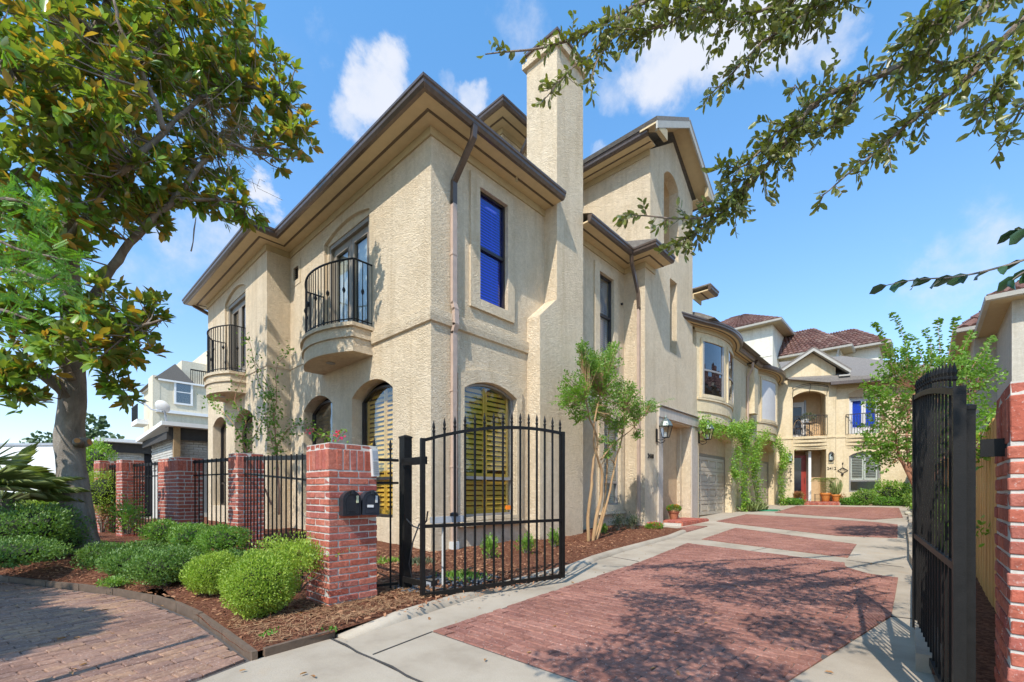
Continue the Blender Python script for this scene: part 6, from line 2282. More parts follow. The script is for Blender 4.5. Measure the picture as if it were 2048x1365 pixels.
# ---- evergreen oak overhanging the drive from the right, trunk outside the frame
oak = thing('overhanging_oak', (10.5, -4.5, 0), 'small-leaved evergreen tree whose branches hang into the top right of the view', 'tree')
mb = MB()
limb(mb, [(10.5, -4.5, -.1), (10.4, -4.4, 1.5), (10.2, -4.3, 3.2), (9.6, -4.0, 4.8), (8.6, -3.6, 6.0)], .26, .12, 12, .05)
limb(mb, [(10.3, -4.3, 2.8), (9.2, -3.4, 3.9), (8.2, -2.9, 4.5)], .12, .06, 8)
OAKB = [
    ([(2350, -260, 3.1), (2048, -40, 3.0), (1800, 130, 2.9), (1640, 200, 2.85), (1560, 300, 2.9), (1480, 380, 2.95), (1400, 435, 3.0), (1262, 430, 3.05)], .030, .004, .16),
    ([(1500, 370, 2.95), (1440, 430, 3.0), (1385, 470, 3.05), (1345, 490, 3.05)], .010, .003, .10),
    ([(1640, 210, 2.85), (1560, 260, 2.9), (1490, 330, 2.9), (1440, 330, 2.9)], .010, .003, .12),
    ([(2100, -200, 3.3), (1800, -120, 3.3), (1500, -60, 3.3), (1300, 0, 3.3), (1180, 60, 3.3), (1090, 95, 3.3), (970, 108, 3.35)], .030, .004, .10),
    ([(1250, 20, 3.3), (1190, 100, 3.3), (1130, 150, 3.3), (1085, 205, 3.3)], .010, .003, .09),
    ([(1300, -30, 3.3), (1230, 70, 3.3), (1190, 130, 3.25), (1185, 185, 3.25)], .010, .003, .07),
    ([(1400, -60, 3.2), (1360, 30, 3.2), (1290, 60, 3.2), (1210, 50, 3.2)], .012, .004, .15),
    ([(1500, -60, 3.2), (1420, 10, 3.2), (1330, 20, 3.2)], .012, .004, .17),
    ([(1900, -150, 3.0), (1700, -60, 3.0), (1600, 30, 3.0), (1520, 90, 3.0), (1470, 140, 3.0), (1420, 190, 3.05)], .018, .003, .13),
    ([(1650, -40, 3.0), (1560, 10, 3.0), (1470, 30, 3.0), (1400, 20, 3.0)], .014, .004, .16),
    ([(1800, -90, 2.9), (1700, -20, 2.9), (1620, 20, 2.9), (1560, 70, 2.95)], .014, .004, .15),
    ([(1720, 150, 2.85), (1690, 230, 2.9), (1640, 250, 2.9), (1590, 170, 2.9)], .010, .003, .10),
    ([(2250, -100, 2.6), (2048, 40, 2.6), (1940, 150, 2.6), (1850, 220, 2.65), (1790, 270, 2.7), (1720, 330, 2.75), (1640, 395, 2.8)], .022, .003, .12),
    ([(2000, 80, 2.6), (1900, 130, 2.6), (1830, 110, 2.6), (1780, 180, 2.6)], .012, .003, .13),
    ([(2150, 0, 2.4), (2048, 100, 2.4), (1990, 180, 2.4), (1960, 240, 2.45)], .014, .003, .12),
    ([(2200, 100, 2.3), (2080, 170, 2.3), (2030, 240, 2.3), (2000, 300, 2.3)], .012, .003, .08),
    ([(2100, -120, 2.5), (1960, -20, 2.5), (1880, 40, 2.5), (1840, 60, 2.5)], .014, .004, .15),
]
pp_, dd_, nn_ = [], [], []


def twig_leaves(pts_px, r0, r1, spread, mbx, density=9, L=.048, dens2=2.25):
    o_ = limb(mbx, [at(*p) for p in pts_px], r0, r1, 6, .015, sub=7)
    n_ = len(o_)
    for i in range(2, n_):
        q = np.array(o_[i]); tdir = np.array(o_[i] - o_[i - 1]); tl = np.linalg.norm(tdir); tdir /= tl + 1e-9
        fade = 1.0 if i < n_ * .8 else .6
        for k in range(max(1, int(dens2 * (spread / .1) * fade))):
            ax = tdir * .8 + rng.normal(size=3) * .75 + np.array([0, 0, -.25])
            ax /= np.linalg.norm(ax)
            ln = spread * rng.uniform(.4, 1.7) * fade
            e = q + ax * ln
            if ln > .06:
                mbx.tube([q, (q + e) / 2 + rng.normal(size=3) * .006, e], [.0028, .0022, .0012], 3, cap=False)
            m_ = max(3, int(ln / .015))
            for j_ in range(m_):
                f = (j_ + .6) / m_
                p = q + ax * ln * f
                s_ = rng.normal(size=3); s_ -= ax * (s_ @ ax); s_ /= np.linalg.norm(s_) + 1e-9
                pp_.append(p); dd_.append(ax * .75 + s_ * .8 + np.array([0, 0, -.1])); nn_.append(np.cross(s_, ax) + rng.normal(size=3) * .5)


for pts, r0, r1, sp in OAKB:
    twig_leaves(pts, r0, r1, sp, mb)
mb.build('branches', M['bark_thin'], oak)
L_ = .058 * rng.uniform(.55, 1.25, len(pp_))
leaves('crown', pp_, dd_, nn_, L_, L_ * .45, M['leaf_oak'], oak, 'oval', big=300)
# the rest of the crown, above and behind the frame; it throws the dappled shade on the drive
cl = []
def canopy(c, r, n):
    v = runit(n); q = np.array(c) + v * (rng.uniform(.2, 1, n) ** .6)[:, None] * np.array(r)
    cl.append(q)
# canopy placed so that its shade falls where the photograph has it
def shade_over(x, y, h, r, n):
    canopy((x + .274 * h, y - .855 * h, h), r, n)
shade_over(5.3, -1.9, 3.90, (.75, .5, .4), 1368)
shade_over(5.9, -2.6, 3.70, (.7, .5, .4), 1080)
shade_over(4.9, -1.2, 4.30, (.6, .4, .3), 648)
shade_over(5.7, 1.0, 4.70, (.6, .4, .3), 792)
shade_over(4.2, .9, 4.90, (.6, .25, .2), 302)
shade_over(5.7, -.5, 4.30, (.5, .5, .35), 936)
shade_over(4.3, -.3, 4.50, (.5, .35, .2), 504)
shade_over(5.2, 2.2, 5.10, (.7, .25, .2), 576)
shade_over(4.3, 1.9, 5.10, (.6, .2, .2), 324)
shade_over(4.9, -2.4, 4.10, (.5, .3, .3), 432)
shade_over(5.7, -3.2, 3.90, (.8, .6, .4), 1224)
shade_over(5.0, .5, 4.70, (.95, .5, .3), 1080)
shade_over(4.7, 1.5, 5.10, (.9, .35, .3), 648)
shade_over(4.6, -.6, 4.50, (.5, .5, .3), 504)
shade_over(6.2, 7.6, 6.00, (.8, .3, .3), 504)
shade_over(6.4, 6.2, 6.00, (.8, .3, .3), 504)
canopy((9.8, -5.0, 6.6), (1.8, 1.8, 1.2), 5000)
q = np.concatenate(cl)
# keep this part of the crown outside the picture
d_ = q - CAM; dep = d_ @ FW
px = CX + FPX * (d_ @ RT) / np.maximum(dep, .05); py = HY - FPX * d_[:, 2] / np.maximum(dep, .05)
ok = (dep < .1) | (px < -80) | (px > 2130) | (py < -60)
q = q[ok]
L_ = .066 * rng.uniform(.7, 1.3, len(q))
leaves('upper_crown', q, rng.normal(size=(len(q), 3)), rng.normal(size=(len(q), 3)), L_, L_ * .5, M['leaf_oak'], oak, 'oval')

# darker broad-leaved twig low on the right
dk = thing('dark_leaved_branch', at(2120, 470, 1.9), 'dark broad-leaved branch poking in from the right edge below the oak leaves', 'branch')
mb = MB(); pp_, dd_, nn_ = [], [], []
def bigtwig(pts, L, n, r=.006):
    o_ = limb(mb, [at(*p) for p in pts], r, .002, 5, sub=6)
    for i in range(n):
        f = (i + .5) / n; k = min(int(f * (len(o_) - 1)), len(o_) - 2)
        q_ = np.array(o_[k]); td = np.array(o_[k + 1] - o_[k]); td /= np.linalg.norm(td)
        s_ = np.cross(td, [0, 0, 1.0]); s_ /= np.linalg.norm(s_)
        sgn = 1 if i % 2 else -1
        pp_.append(q_); dd_.append(td * .8 + s_ * sgn * .5 + np.array([0, 0, -.45 + .3 * sgn])); nn_.append(np.array([0, 0, 1.0]) + s_ * .6 + rng.normal(size=3) * .4)
bigtwig([(2150, 480, 1.9), (2048, 520, 1.9), (1960, 545, 1.95), (1900, 555, 1.95), (1830, 560, 2.0), (1768, 572, 2.0)], .06, 16)
bigtwig([(2150, 380, 1.8), (2070, 450, 1.85), (2035, 460, 1.9)], .06, 7)
bigtwig([(2150, 520, 1.9), (2060, 540, 1.9), (2025, 560, 1.9)], .07, 7)
mb.build('twigs', M['bark'], dk)
L_ = .075 * rng.uniform(.8, 1.2, len(pp_))
leaves('foliage', pp_, dd_, nn_, L_, L_ * .55, M['leaf_dark'], dk, 'big', big=40)

# ---- crape myrtles


def myrtle(base, stems, clumps, label, bark_m, leaf_m, leaf=.05, n_per=60, group=None, arching=(), kind='oval', dens=1.0):
    t = thing('crape_myrtle', base, label, 'tree', group)
    mb = MB(); pts_all = []
    for pts, r0, r1 in stems:
        o_ = limb(mb, pts, r0, r1, 9, .03)
        pts_all += [tuple(q) for q in o_[len(o_) // 2:]]
    pts_all = np.array(pts_all)
    pp, dd, nn = [], [], []
    tw = MB()
    for (c, r, n) in clumps:
        c = np.array(c)
        for k in range(int(n * dens)):
            v = rng.normal(size=3); v /= np.linalg.norm(v)
            e = c + v * r * 1.3 * rng.uniform(.25, 1.05) ** .8
            j_ = np.argmin(((pts_all - e) ** 2).sum(1)); s_ = pts_all[j_]
            ax = e - s_; ln = np.linalg.norm(ax)
            if ln < 1e-3: continue
            ax = ax / ln * .6 + v * .4 + np.array([0, 0, .15]); ax /= np.linalg.norm(ax)
            if k % 3 == 0:
                tw.tube([s_, (s_ + e) / 2 + rng.normal(size=3) * .03, e], [.007, .005, .002], 4, cap=False)
            l2 = rng.uniform(.10, .22)
            m_ = int(l2 / .022)
            for q_ in range(m_):
                f = q_ / m_
                sd_v = np.cross(ax, rng.normal(size=3)); sd_v /= np.linalg.norm(sd_v) + 1e-9
                pp.append(e + ax * l2 * (f - .4)); dd.append(sd_v * (1 if q_ % 2 else -1) + ax * .5 + np.array([0, 0, .1])); nn.append(np.cross(sd_v, ax) + rng.normal(size=3) * .35 + np.array([0, 0, .4]))
    for (pts, sp) in arching:
        o_ = limb(tw, pts, .007, .002, 4, sub=8)
        for i in range(2, len(o_)):
            q_ = np.array(o_[i]); td = np.array(o_[i] - o_[i - 1]); td /= np.linalg.norm(td)
            for s_ in (-1, 1):
                sd_v = np.cross(td, [.3, .5, .6]); sd_v /= np.linalg.norm(sd_v)
                for rep in range(sp):
                    pp.append(q_ + rng.normal(size=3) * .012); dd.append(sd_v * s_ + td * .25 + rng.normal(size=3) * .25 + np.array([0, 0, -.12])); nn.append(np.cross(sd_v, td) + np.array([0, 0, .8]) + rng.normal(size=3) * .2)
    mb.build('trunk', bark_m, t, True)
    if tw.v:
        o = tw.build('twigs', bark_m, t); o['kind'] = 'stuff'
    L_ = leaf * rng.uniform(.65, 1.25, len(pp))
    leaves('crown', pp, dd, nn, L_, L_ * .55, leaf_m, t, kind)
    return t


B = gr(1180, 1084, .06)
def mp(px, py, x=None):
    """point near the plane of the wall-side myrtle, x metres out from the wall"""
    return onx(px, py, B.x if x is None else x)
stems = [([mp(1178, 1086), mp(1176, 1040), mp(1183, 970), mp(1186, 930), mp(1195, 880), mp(1180, 840), mp(1172, 800)], .040, .014),
         ([mp(1186, 1086), mp(1192, 1040), mp(1202, 990), mp(1203, 940), mp(1190, 900), mp(1188, 850), mp(1200, 790)], .045, .014),
         ([mp(1192, 1084), mp(1205, 1040), mp(1220, 980), mp(1230, 930), mp(1245, 870), mp(1250, 820)], .034, .012),
         ([mp(1188, 1085, .9), mp(1210, 1000, .8), mp(1215, 900, .8), mp(1220, 840, .8)], .030, .012),
         ([mp(1203, 920), mp(1225, 890), mp(1262, 860), mp(1290, 830)], .022, .008)]
def bl(px, py, r, n, x=None):
    return (mp(px, py, x), r, n)
cl_ = [bl(1210, 800, .42, 60), bl(1200, 740, .30, 40), bl(1260, 830, .25, 25), bl(1150, 770, .25, 25), bl(1150, 795, .22, 50), bl(1200, 770, .30, 85), bl(1250, 790, .28, 70), bl(1180, 735, .22, 45), bl(1215, 725, .24, 50), bl(1165, 700, .10, 14), bl(1170, 720, .14, 20), bl(1225, 700, .10, 14),
       bl(1270, 825, .20, 40), bl(1235, 850, .20, 30), bl(1130, 800, .14, 18), bl(1300, 815, .14, 20), bl(1160, 830, .14, 20), bl(1200, 820, .24, 45, .7), bl(1230, 890, .10, 8), bl(1215, 910, .08, 8), bl(1275, 870, .08, 10), bl(1205, 880, .08, 8)]
arc = [([mp(1270, 820), mp(1300, 812), mp(1330, 802), mp(1347, 798)], 1), ([mp(1150, 800), mp(1120, 803), mp(1100, 806)], 1), ([mp(1170, 760), mp(1164, 710), mp(1163, 680)], 2), ([mp(1210, 740), mp(1225, 700), mp(1228, 688)], 2)]
myrtle(B, stems, cl_, 'small multi-stemmed crape myrtle with smooth tan bark against the side wall', M['bark_myrtle'], M['leaf_myrtle'], .050, arching=arc, dens=2.6)

# second crape myrtle by the right side of the drive
B2 = Vector((6.62, 7.6, gz(7.6) + .05))
def q2(px, py, d=10.4):
    return at(px, py, d)
dB = 9.0
stems = [([q2(1850, 1045, dB), q2(1838, 1000, dB), q2(1825, 965, dB), q2(1808, 930, dB), q2(1795, 900, dB), q2(1790, 860, dB)], .06, .018),
         ([q2(1838, 1000, dB), q2(1822, 950, dB), q2(1815, 900, dB), q2(1815, 850, dB), q2(1830, 780, dB)], .045, .014),
         ([q2(1835, 990, dB), q2(1850, 930, dB), q2(1860, 860, dB), q2(1880, 780, dB)], .04, .014),
         ([q2(1842, 1010, dB), q2(1880, 930, dB), q2(1920, 850, dB), q2(1950, 780, dB)], .04, .012)]
cl_ = [(q2(px, py, d), r, n) for px, py, d, r, n in ((1790, 850, 9, .45, 80), (1800, 780, 9, .45, 80), (1850, 820, 9.2, .5, 80), (1830, 740, 9, .35, 60), (1780, 900, 9, .4, 70), (1830, 900, 9, .4, 60), (1880, 740, 9, .35, 60), (1930, 770, 9, .4, 70), (1960, 740, 9, .3, 40), (1760, 800, 9, .2, 26), (1755, 900, 9, .22, 26), (1900, 860, 9, .5, 60), (1940, 840, 8.6, .4, 50), (1790, 720, 9, .25, 34))]
arc = [([q2(*p, dB) for p in pts], 2) for pts in ([(1790, 760), (1775, 700), (1760, 660), (1748, 648)], [(1830, 760), (1815, 700), (1798, 650), (1782, 628)], [(1850, 740), (1835, 690), (1815, 670)], [(1880, 760), (1880, 700), (1876, 650), (1878, 640)], [(1890, 760), (1900, 700), (1908, 650), (1914, 636)], [(1930, 760), (1960, 710), (1975, 690), (1985, 675)], [(1920, 720), (1930, 690), (1945, 665)], [(1770, 800), (1745, 780), (1722, 772)], [(1775, 900), (1750, 885), (1728, 880)], [(1780, 820), (1750, 805), (1725, 808)], [(1780, 840), (1755, 850), (1730, 870)], [(1860, 740), (1862, 690), (1850, 660)])]
myrtle(q2(1850, 1045, dB), stems, cl_, 'larger crape myrtle with reddish stems and tall arching shoots beside the timber fence', M['bark_myrtle_red'], M['leaf_myrtle'], .068, arching=arc, dens=1.5)

# leafy sprays in front of the timber fence beside the right gate post
sp = thing('fence_vine', at(1960, 880, 4.6), 'loose green sprays over the timber fence beside the right gate post', 'climber')
mb = MB(); pp_, dd_, nn_ = [], [], []
for pts in ([(1935, 930, 4.4), (1965, 870, 4.4), (1990, 830, 4.4), (2010, 850, 4.3)], [(1925, 980, 4.5), (1935, 900, 4.5), (1950, 860, 4.5)], [(1925, 1090, 4.5), (1935, 1050, 4.5), (1960, 1060, 4.4)], [(1930, 920, 4.5), (1960, 910, 4.4), (1975, 905, 4.4)]):
    o_ = limb(mb, [at(*p) for p in pts], .006, .002, 5)
    for q_ in o_:
        for k in range(7):
            pp_.append(np.array(q_) + rng.normal(size=3) * .045); dd_.append(rng.normal(size=3)); nn_.append(rng.normal(size=3) + np.array([0, 0, 1.]))
mb.build('stems', M['bark_thin'], sp)
leaves('foliage', pp_, dd_, nn_, .06, .03, M['leaf_vine'], sp, 'oval')

# ---- bougainvillea-like climber between the bays of the front wall
bo = thing('climbing_shrub', (-3.6, -.9, .15), 'leggy climbing shrub with sparse leaves and a few red flowers against the front wall', 'climber')
mb = MB(); pp_, dd_, nn_ = [], [], []
BD = 9.3
for pts in ([(560, 1030, 8.6), (556, 950, 8.7), (553, 900, 8.8), (548, 850, 8.9), (545, 800, 9), (520, 740, 9.2), (500, 715, 9.3)], [(520, 1000, 8.8), (500, 920, 9), (485, 880, 9), (490, 840, 9.2), (470, 800, 9.4), (500, 720, 9.5)], [(553, 900, 8.8), (575, 860, 8.8), (610, 850, 8.6), (640, 870, 8.4), (680, 872, 8.2)],
            [(548, 850, 8.9), (553, 790, 9), (552, 740, 9.2), (570, 710, 9.4), (583, 700, 9.5)], [(488, 880, 9), (460, 840, 9.4), (430, 810, 9.8), (415, 795, 10)], [(545, 800, 9), (520, 770, 9), (500, 690, 9.3), (488, 672, 9.4)], [(500, 890, 9), (520, 850, 9), (540, 820, 9.1)],
            [(545, 1010, 8.7), (520, 960, 8.8), (505, 930, 8.9)], [(560, 940, 8.7), (545, 890, 8.8), (530, 830, 8.9), (525, 770, 9)]):
    o_ = limb(mb, [at(*p) for p in pts], .022 if pts[0][1] > 990 else .009, .003, 5, .04)
    for i, q_ in enumerate(o_):
        den = 10 if (780 < HY - (q_.z - 1.15) * FPX / BD < 905) else 4
        if HY - (q_.z - 1.15) * FPX / BD > 930: den = 0
        for k in range(den):
            pp_.append(np.array(q_) + rng.normal(size=3) * .075); dd_.append(rng.normal(size=3)); nn_.append(rng.normal(size=3) * .6 + np.array([0, 0, 1.]))
mb.build('stems', M['bark_myrtle_red'], bo)
leaves('foliage', pp_, dd_, nn_, .07 * rng.uniform(.6, 1.2, len(pp_)), .04, M['leaf_myrtle'], bo, 'oval')
P_ = np.array([np.array(at(676, 872, 8.2)) + rng.normal(size=3) * .06 for i in range(26)] + [np.array(at(620, 862, 8.4)) + rng.normal(size=3) * .03 for i in range(8)])
leaves('flowers', P_, rng.normal(size=(34, 3)), rng.normal(size=(34, 3)), .05, .04, M['petal'], bo, 'oval')

# ---- clipped shrubs and hedges by the street
shrub('round_bush', gr(520, 1232, .06), (.29, .29, .27), 'round clipped light-green bush in front, nearest the timber edging corner', M['leaf_box'], .022, 17000, group=None, seed=1.2, z0=.02)
shrub('round_bush', gr(430, 1185, .08), (.27, .27, .21), 'round clipped light-green bush left of the foremost one', M['leaf_box'], .022, 13000, seed=2.7)
shrub('leggy_bush', at(592, 1178, 4.35), (.44, .34, .17), 'sprawling yellow-green bush with bare pale stems beside the mailbox pillar', M['leaf_box'], .026, 5200, seed=4.4, z0=.17, aw=.28, core=False, shell=.45)
shrub('hedge_bush', gr(335, 1165, .1), (.42, .36, .20), 'dark green low hedge bush behind the timber edging, centre of the row', M['leaf_hedge'], .030, 7500, seed=5.1, aw=.12)
shrub('hedge_bush', gr(270, 1150, .1), (.40, .34, .17), 'dark green low hedge bush at the left end of the row behind the edging', M['leaf_hedge'], .030, 6800, seed=6.7, aw=.12)
shrub('privet_bush', at(445, 1108, 6.2), (.40, .30, .20), 'bright green bush in front of the second fence pillar', M['leaf_shrub'], .034, 3800, seed=7.7, aw=.15)
shrub('privet_bush', at(385, 1100, 6.8), (.48, .30, .20), 'bright green bush in front of the wide gate pier', M['leaf_shrub'], .034, 4200, seed=8.1, aw=.15)
shrub('privet_bush', at(325, 1085, 7.2), (.30, .26, .18), 'small bright green bush at the foot of the iron garden gate', M['leaf_shrub'], .034, 2400, seed=9.1, aw=.15)
shrub('young_bush', at(255, 1065, 7.6), (.38, .28, .30), 'loose upright green bush right of the magnolia trunk', M['leaf_shrub'], .042, 1300, seed=9.9, aw=.25, core=False, shell=.3)
for i_, (px_, py_, lab_) in enumerate(((215, 1128, 'low dark hedge plant right of the magnolia roots'), (300, 1120, 'low dark hedge plant between the magnolia and the small bright bushes'), (365, 1135, 'low dark hedge plant behind the centre of the hedge row'), (470, 1150, 'low dark hedge plant behind the second round bush'))):
    shrub('hedge_bush', gr(px_, py_, .1), (.40, .34, .15), lab_, M['leaf_hedge'], .032, 4200, seed=40.3 + i_ * 2.1, aw=.16)
shrub('low_plant', at(190, 1140, 6.2), (.32, .2, .09), 'low sprig of dull green leaves at the foot of the magnolia trunk', M['leaf_hedge'], .035, 900, seed=10.1, aw=.2, core=False, shell=.3)
shrub('low_plant', at(230, 1172, 5.2), (.24, .14, .05), 'low pale green plant just behind the end of the timber edging', M['leaf_shrub'], .03, 700, seed=11.1, aw=.2, core=False, shell=.3)
# left of the trunk
shrub('juniper', at(60, 1090, 6.6), (.95, .6, .30), 'wide dark green ground shrub left of the magnolia trunk', M['leaf_hedge'], .04, 7000, seed=12.1, aw=.15)
shrub('juniper', at(20, 1130, 5.6), (.7, .5, .16), 'low dark shrub at the lower left edge by the brick street', M['leaf_hedge'], .035, 4500, seed=13.1, aw=.15)
shrub('juniper', at(120, 1110, 6.9), (.45, .35, .22), 'dark green shrub touching the left side of the magnolia trunk', M['leaf_hedge'], .035, 3200, seed=13.9, aw=.15)
shrub('golden_bush', at(108, 1060, 7.9), (.50, .45, .30), 'bright lime rounded bush behind the magnolia trunk on its left', M['leaf_box'], .03, 5200, seed=14.1)
shrub('golden_bush', at(75, 1040, 8.8), (.55, .45, .30), 'second lime rounded bush, farther left behind the magnolia trunk', M['leaf_box'], .03, 4500, seed=15.1)
shrub('golden_bush', at(205, 1030, 10.5), (.40, .4, .55), 'lime green bush between the magnolia trunk and the far left pillar', M['leaf_box'], .04, 3500, seed=15.7)
shrub('dead_stems', at(205, 1062, 9.0), (.30, .2, .28), 'leafless pale stems at the base of the far left pillar', M['leaf_dead'], .03, 160, seed=15.9, core=False, shell=.2)
shrub('tall_green_shrub', at(192, 1000, 13), (.5, .5, .9), 'tall fresh green shrub glimpsed left of the far left pillar', M['leaf_vine'], .07, 3000, seed=16.1)

# small shrubs along the side wall
WALLP = [(1000, 1122, .14, .34, 'upright young green shrub under the arched side window'), (1076, 1112, .14, .30, 'upright young green shrub in front of the chimney foot'), (1130, 1098, .12, .30, 'slender young shrub by the free end of the open gate leaf'),
         (1222, 1072, .13, .24, 'yellowish young shrub right behind the crape myrtle stems'), (1283, 1062, .16, .34, 'grey-green upright shrub at the foot of the second downspout')]
for i, (px, py, rx, hz, lab) in enumerate(WALLP):
    g = gr(px, py, .06)
    g.x = max(.35, g.x - .25)
    shrub('young_shrub', g, (rx * 1.2, rx * 1.2, hz * .62), lab, M['leaf_shrub'] if i < 4 else M['leaf_olive'], .045, 520, seed=20 + i, aw=.2, core=False, shell=.15, upright=1.4, kind='oval')
g = gr(1250, 1065, .06); g.x = max(.4, g.x - .2)
shrub('bronze_shrub', g, (.20, .2, .26), 'dark bronze-leaved shrub between the crape myrtle and the second downspout', M['leaf_olive'], .04, 420, seed=26, aw=.25, core=False, shell=.15, upright=1.2, kind='oval')
fl = thing('flower_clump', gr(1325, 1062, .05), 'low clump of green leaves with red flowers left of the brick step', 'flowers')
c = np.array(gr(1320, 1060, .05)) + np.array([-.15, 0, .08])
for nm, mt, n, L in (('foliage', M['leaf_shrub'], 900, .04), ('flowers', M['petal'], 60, .045), ('orange_flowers', M['petal_orange'], 30, .04)):
    v = runit(n); P_ = c + v * np.array([.20, .36, .09]) * rng.uniform(.5, 1, n)[:, None] + (np.array([0, 0, .03]) if n < 100 else 0)
    leaves(nm, P_, v + np.array([0, 0, .8]), rng.normal(size=(n, 3)) + np.array([0, 0, 1.]), L, L * .6, mt, fl, 'oval')
for (px, py, lab, mt) in ((925, 1160, 'tuft of grassy green leaves in the mulch behind the gate leaf', 'leaf_shrub'), (770, 1130, 'low green tuft between the mailbox pillar and the gate post', 'leaf_vine'), (835, 1130, 'low olive tuft behind the black gate post', 'leaf_olive'), (540, 1268, 'tiny green weed in the mulch under the foremost bush', 'leaf_fern'), (660, 1262, 'tiny weed at the end of the timber edging', 'leaf_fern')):
    g = gr(px, py, .05)
    t = thing('grass_tuft', g, lab, 'plant')
    s = .13 if py < 1200 else .035
    n = 220 if py < 1200 else 22
    v = runit(n); v[:, 2] = np.abs(v[:, 2]) + .5
    leaves('foliage', np.array(g) + rng.normal(size=(n, 3)) * np.array([s, s, .01]), v, rng.normal(size=(n, 3)), s * .9, s * .12 if py < 1200 else s * .5, M[mt], t, 'oval')

# ---- climbers framing the garage arches
def vine(name, label, paths, mat, n_each, leaf, r, stemr=.02, loc=None):
    t = thing(name, loc or paths[0][0], label, 'climber', 'climbing vines round the garages')
    mb = MB(); pp, dd, nn = [], [], []
    for pts, rr, dens in paths_norm(paths, r):
        o_ = limb(mb, pts, stemr, .006, 6, .05)
        for i, q_ in enumerate(o_):
            k = int(n_each * dens)
            v = rng.normal(size=(k, 3)) * rr
            v[:, 0] = np.abs(v[:, 0]) * .8
            for a in v:
                pp.append(np.array(q_) + a); dd.append(np.array([.5, 0, -.5]) + rng.normal(size=3) * .8); nn.append(np.array([1, 0, .6]) + rng.normal(size=3) * .5)
    mb.build('stems', M['bark_thin'], t)
    L_ = leaf * rng.uniform(.6, 1.3, len(pp))
    leaves('foliage', pp, dd, nn, L_, L_ * .5, mat, t, 'small')
    return t
def paths_norm(paths, r):
    return [(p[0], r * p[1], p[2]) if isinstance(p, tuple) and len(p) == 3 and isinstance(p[0], list) else (p, r, 1) for p in paths]
V = lambda px, py, x=.85: onx(px, py, x)
vine('wisteria', 'thick green vine over the first garage arch and down the pier between the garages', [([V(1399, 850), V(1420, 858), V(1450, 858), V(1475, 862), V(1490, 880)], 1.0, 1.4), ([V(1485, 1010), V(1483, 960), V(1485, 900), V(1480, 870), V(1460, 862)], 1.0, 1.6), ([V(1470, 950), V(1462, 940), V(1470, 900)], .9, .9), ([V(1495, 870), V(1500, 850), V(1480, 855)], .8, 1.0)], M['leaf_vine'], 85, .09, .16, loc=V(1485, 1020))
vine('wisteria', 'vine on the left side of the second garage door', [([V(1515, 1010), V(1506, 960), V(1502, 920), V(1510, 885), V(1530, 872)], 1.0, 1.2), ([V(1505, 940), V(1512, 900)], 1.0, 1.0)], M['leaf_vine'], 70, .10, .17, loc=V(1512, 1015))
vine('wisteria', 'vine in the corner between the second garage and the end house', [([V(1562, 1005, 1.1), V(1556, 960, 1.0), V(1560, 920, 1.0), V(1556, 895, .95), V(1540, 880)], 1.0, 1.2), ([V(1560, 930, 1.1), V(1570, 910, 1.1)], 1.0, 1.2)], M['leaf_vine'], 66, .10, .18, loc=V(1562, 1008, 1.1))

# far flower bed in front of the end house and along the right side
def fbush(px, py, d, r, lab, mat, n=1500, leaf=.09, **k):
    return shrub(k.pop('name', 'garden_shrub'), at(px, py, d), r, lab, mat, leaf, n, seed=px * .01, aw=.15, **k)
EPx = lambda w_, off: (lambda p: (p.x, p.y, gz(p.y)))(EP(w_, off, 0))
def ebush(w_, off, r, lab, mat, n=1500, leaf=.08, **k):
    return shrub(k.pop('name', 'garden_shrub'), EPx(w_, off), r, lab, mat, leaf, n, seed=w_ * 3.3, aw=.15, **k)
ebush(.55, .7, (.55, .35, .16), 'low green plants left of the front step of the end house', M['leaf_fern'])
ebush(3.1, .55, (.55, .30, .18), 'low bright fern-like plants right of the orange pots', M['leaf_fern'])
ebush(2.75, .35, (.25, .2, .30), 'bronze-leaved plant against the end house wall', M['leaf_dead'], 500, .06, core=False, shell=.3)
ebush(3.6, .7, (.50, .35, .38), 'yellow-green shrub under the shuttered window of the end house', M['leaf_shrub'])
ebush(4.4, 1.0, (.75, .4, .20), 'low bright green shrub at the right front of the far bed', M['leaf_fern'])
ebush(4.7, .5, (.75, .5, .62), 'dense green shrub right of the shuttered window', M['leaf_vine'], 2600)
ebush(5.6, 1.6, (.9, .8, .6), 'big leafy shrub behind the right end of the drive', M['leaf_shrub'], 3000)
shrub('garden_shrub', (6.55, 17.5, gz(17.5)), (.6, .9, .45), 'leafy shrub along the right kerb far up the drive', M['leaf_shrub'], .08, 2600, seed=31, aw=.2)
shrub('garden_shrub', (6.6, 13.5, gz(13.5)), (.45, .8, .35), 'leafy shrub along the right kerb, nearer than the far one', M['leaf_vine'], .07, 2300, seed=32, aw=.2)
shrub('garden_shrub', (6.75, 9.5, gz(9.5)), (.40, .8, .55), 'green shrub seen through the right gate leaf', M['leaf_vine'], .06, 2600, seed=33, aw=.2)
shrub('garden_shrub', (6.72, 4.5, gz(4.5)), (.26, .9, .50), 'strappy green shrub by the timber fence behind the right gate post', M['leaf_vine'], .06, 2600, seed=34, aw=.2)
# ornamental grass by the second garage
og = thing('grass_clump', V(1515, 1022, 1.2), 'tan and green arching grass clump at the foot of the pier between the garages', 'plant')
n = 700; v = runit(n); v[:, 2] = np.abs(v[:, 2]) + .35
leaves('blades', np.array(V(1508, 1021, 1.1)) + rng.normal(size=(n, 3)) * np.array([.12, .3, .02]), v, rng.normal(size=(n, 3)), .38, .018, M['leaf_palm'], og, 'oval', .35)

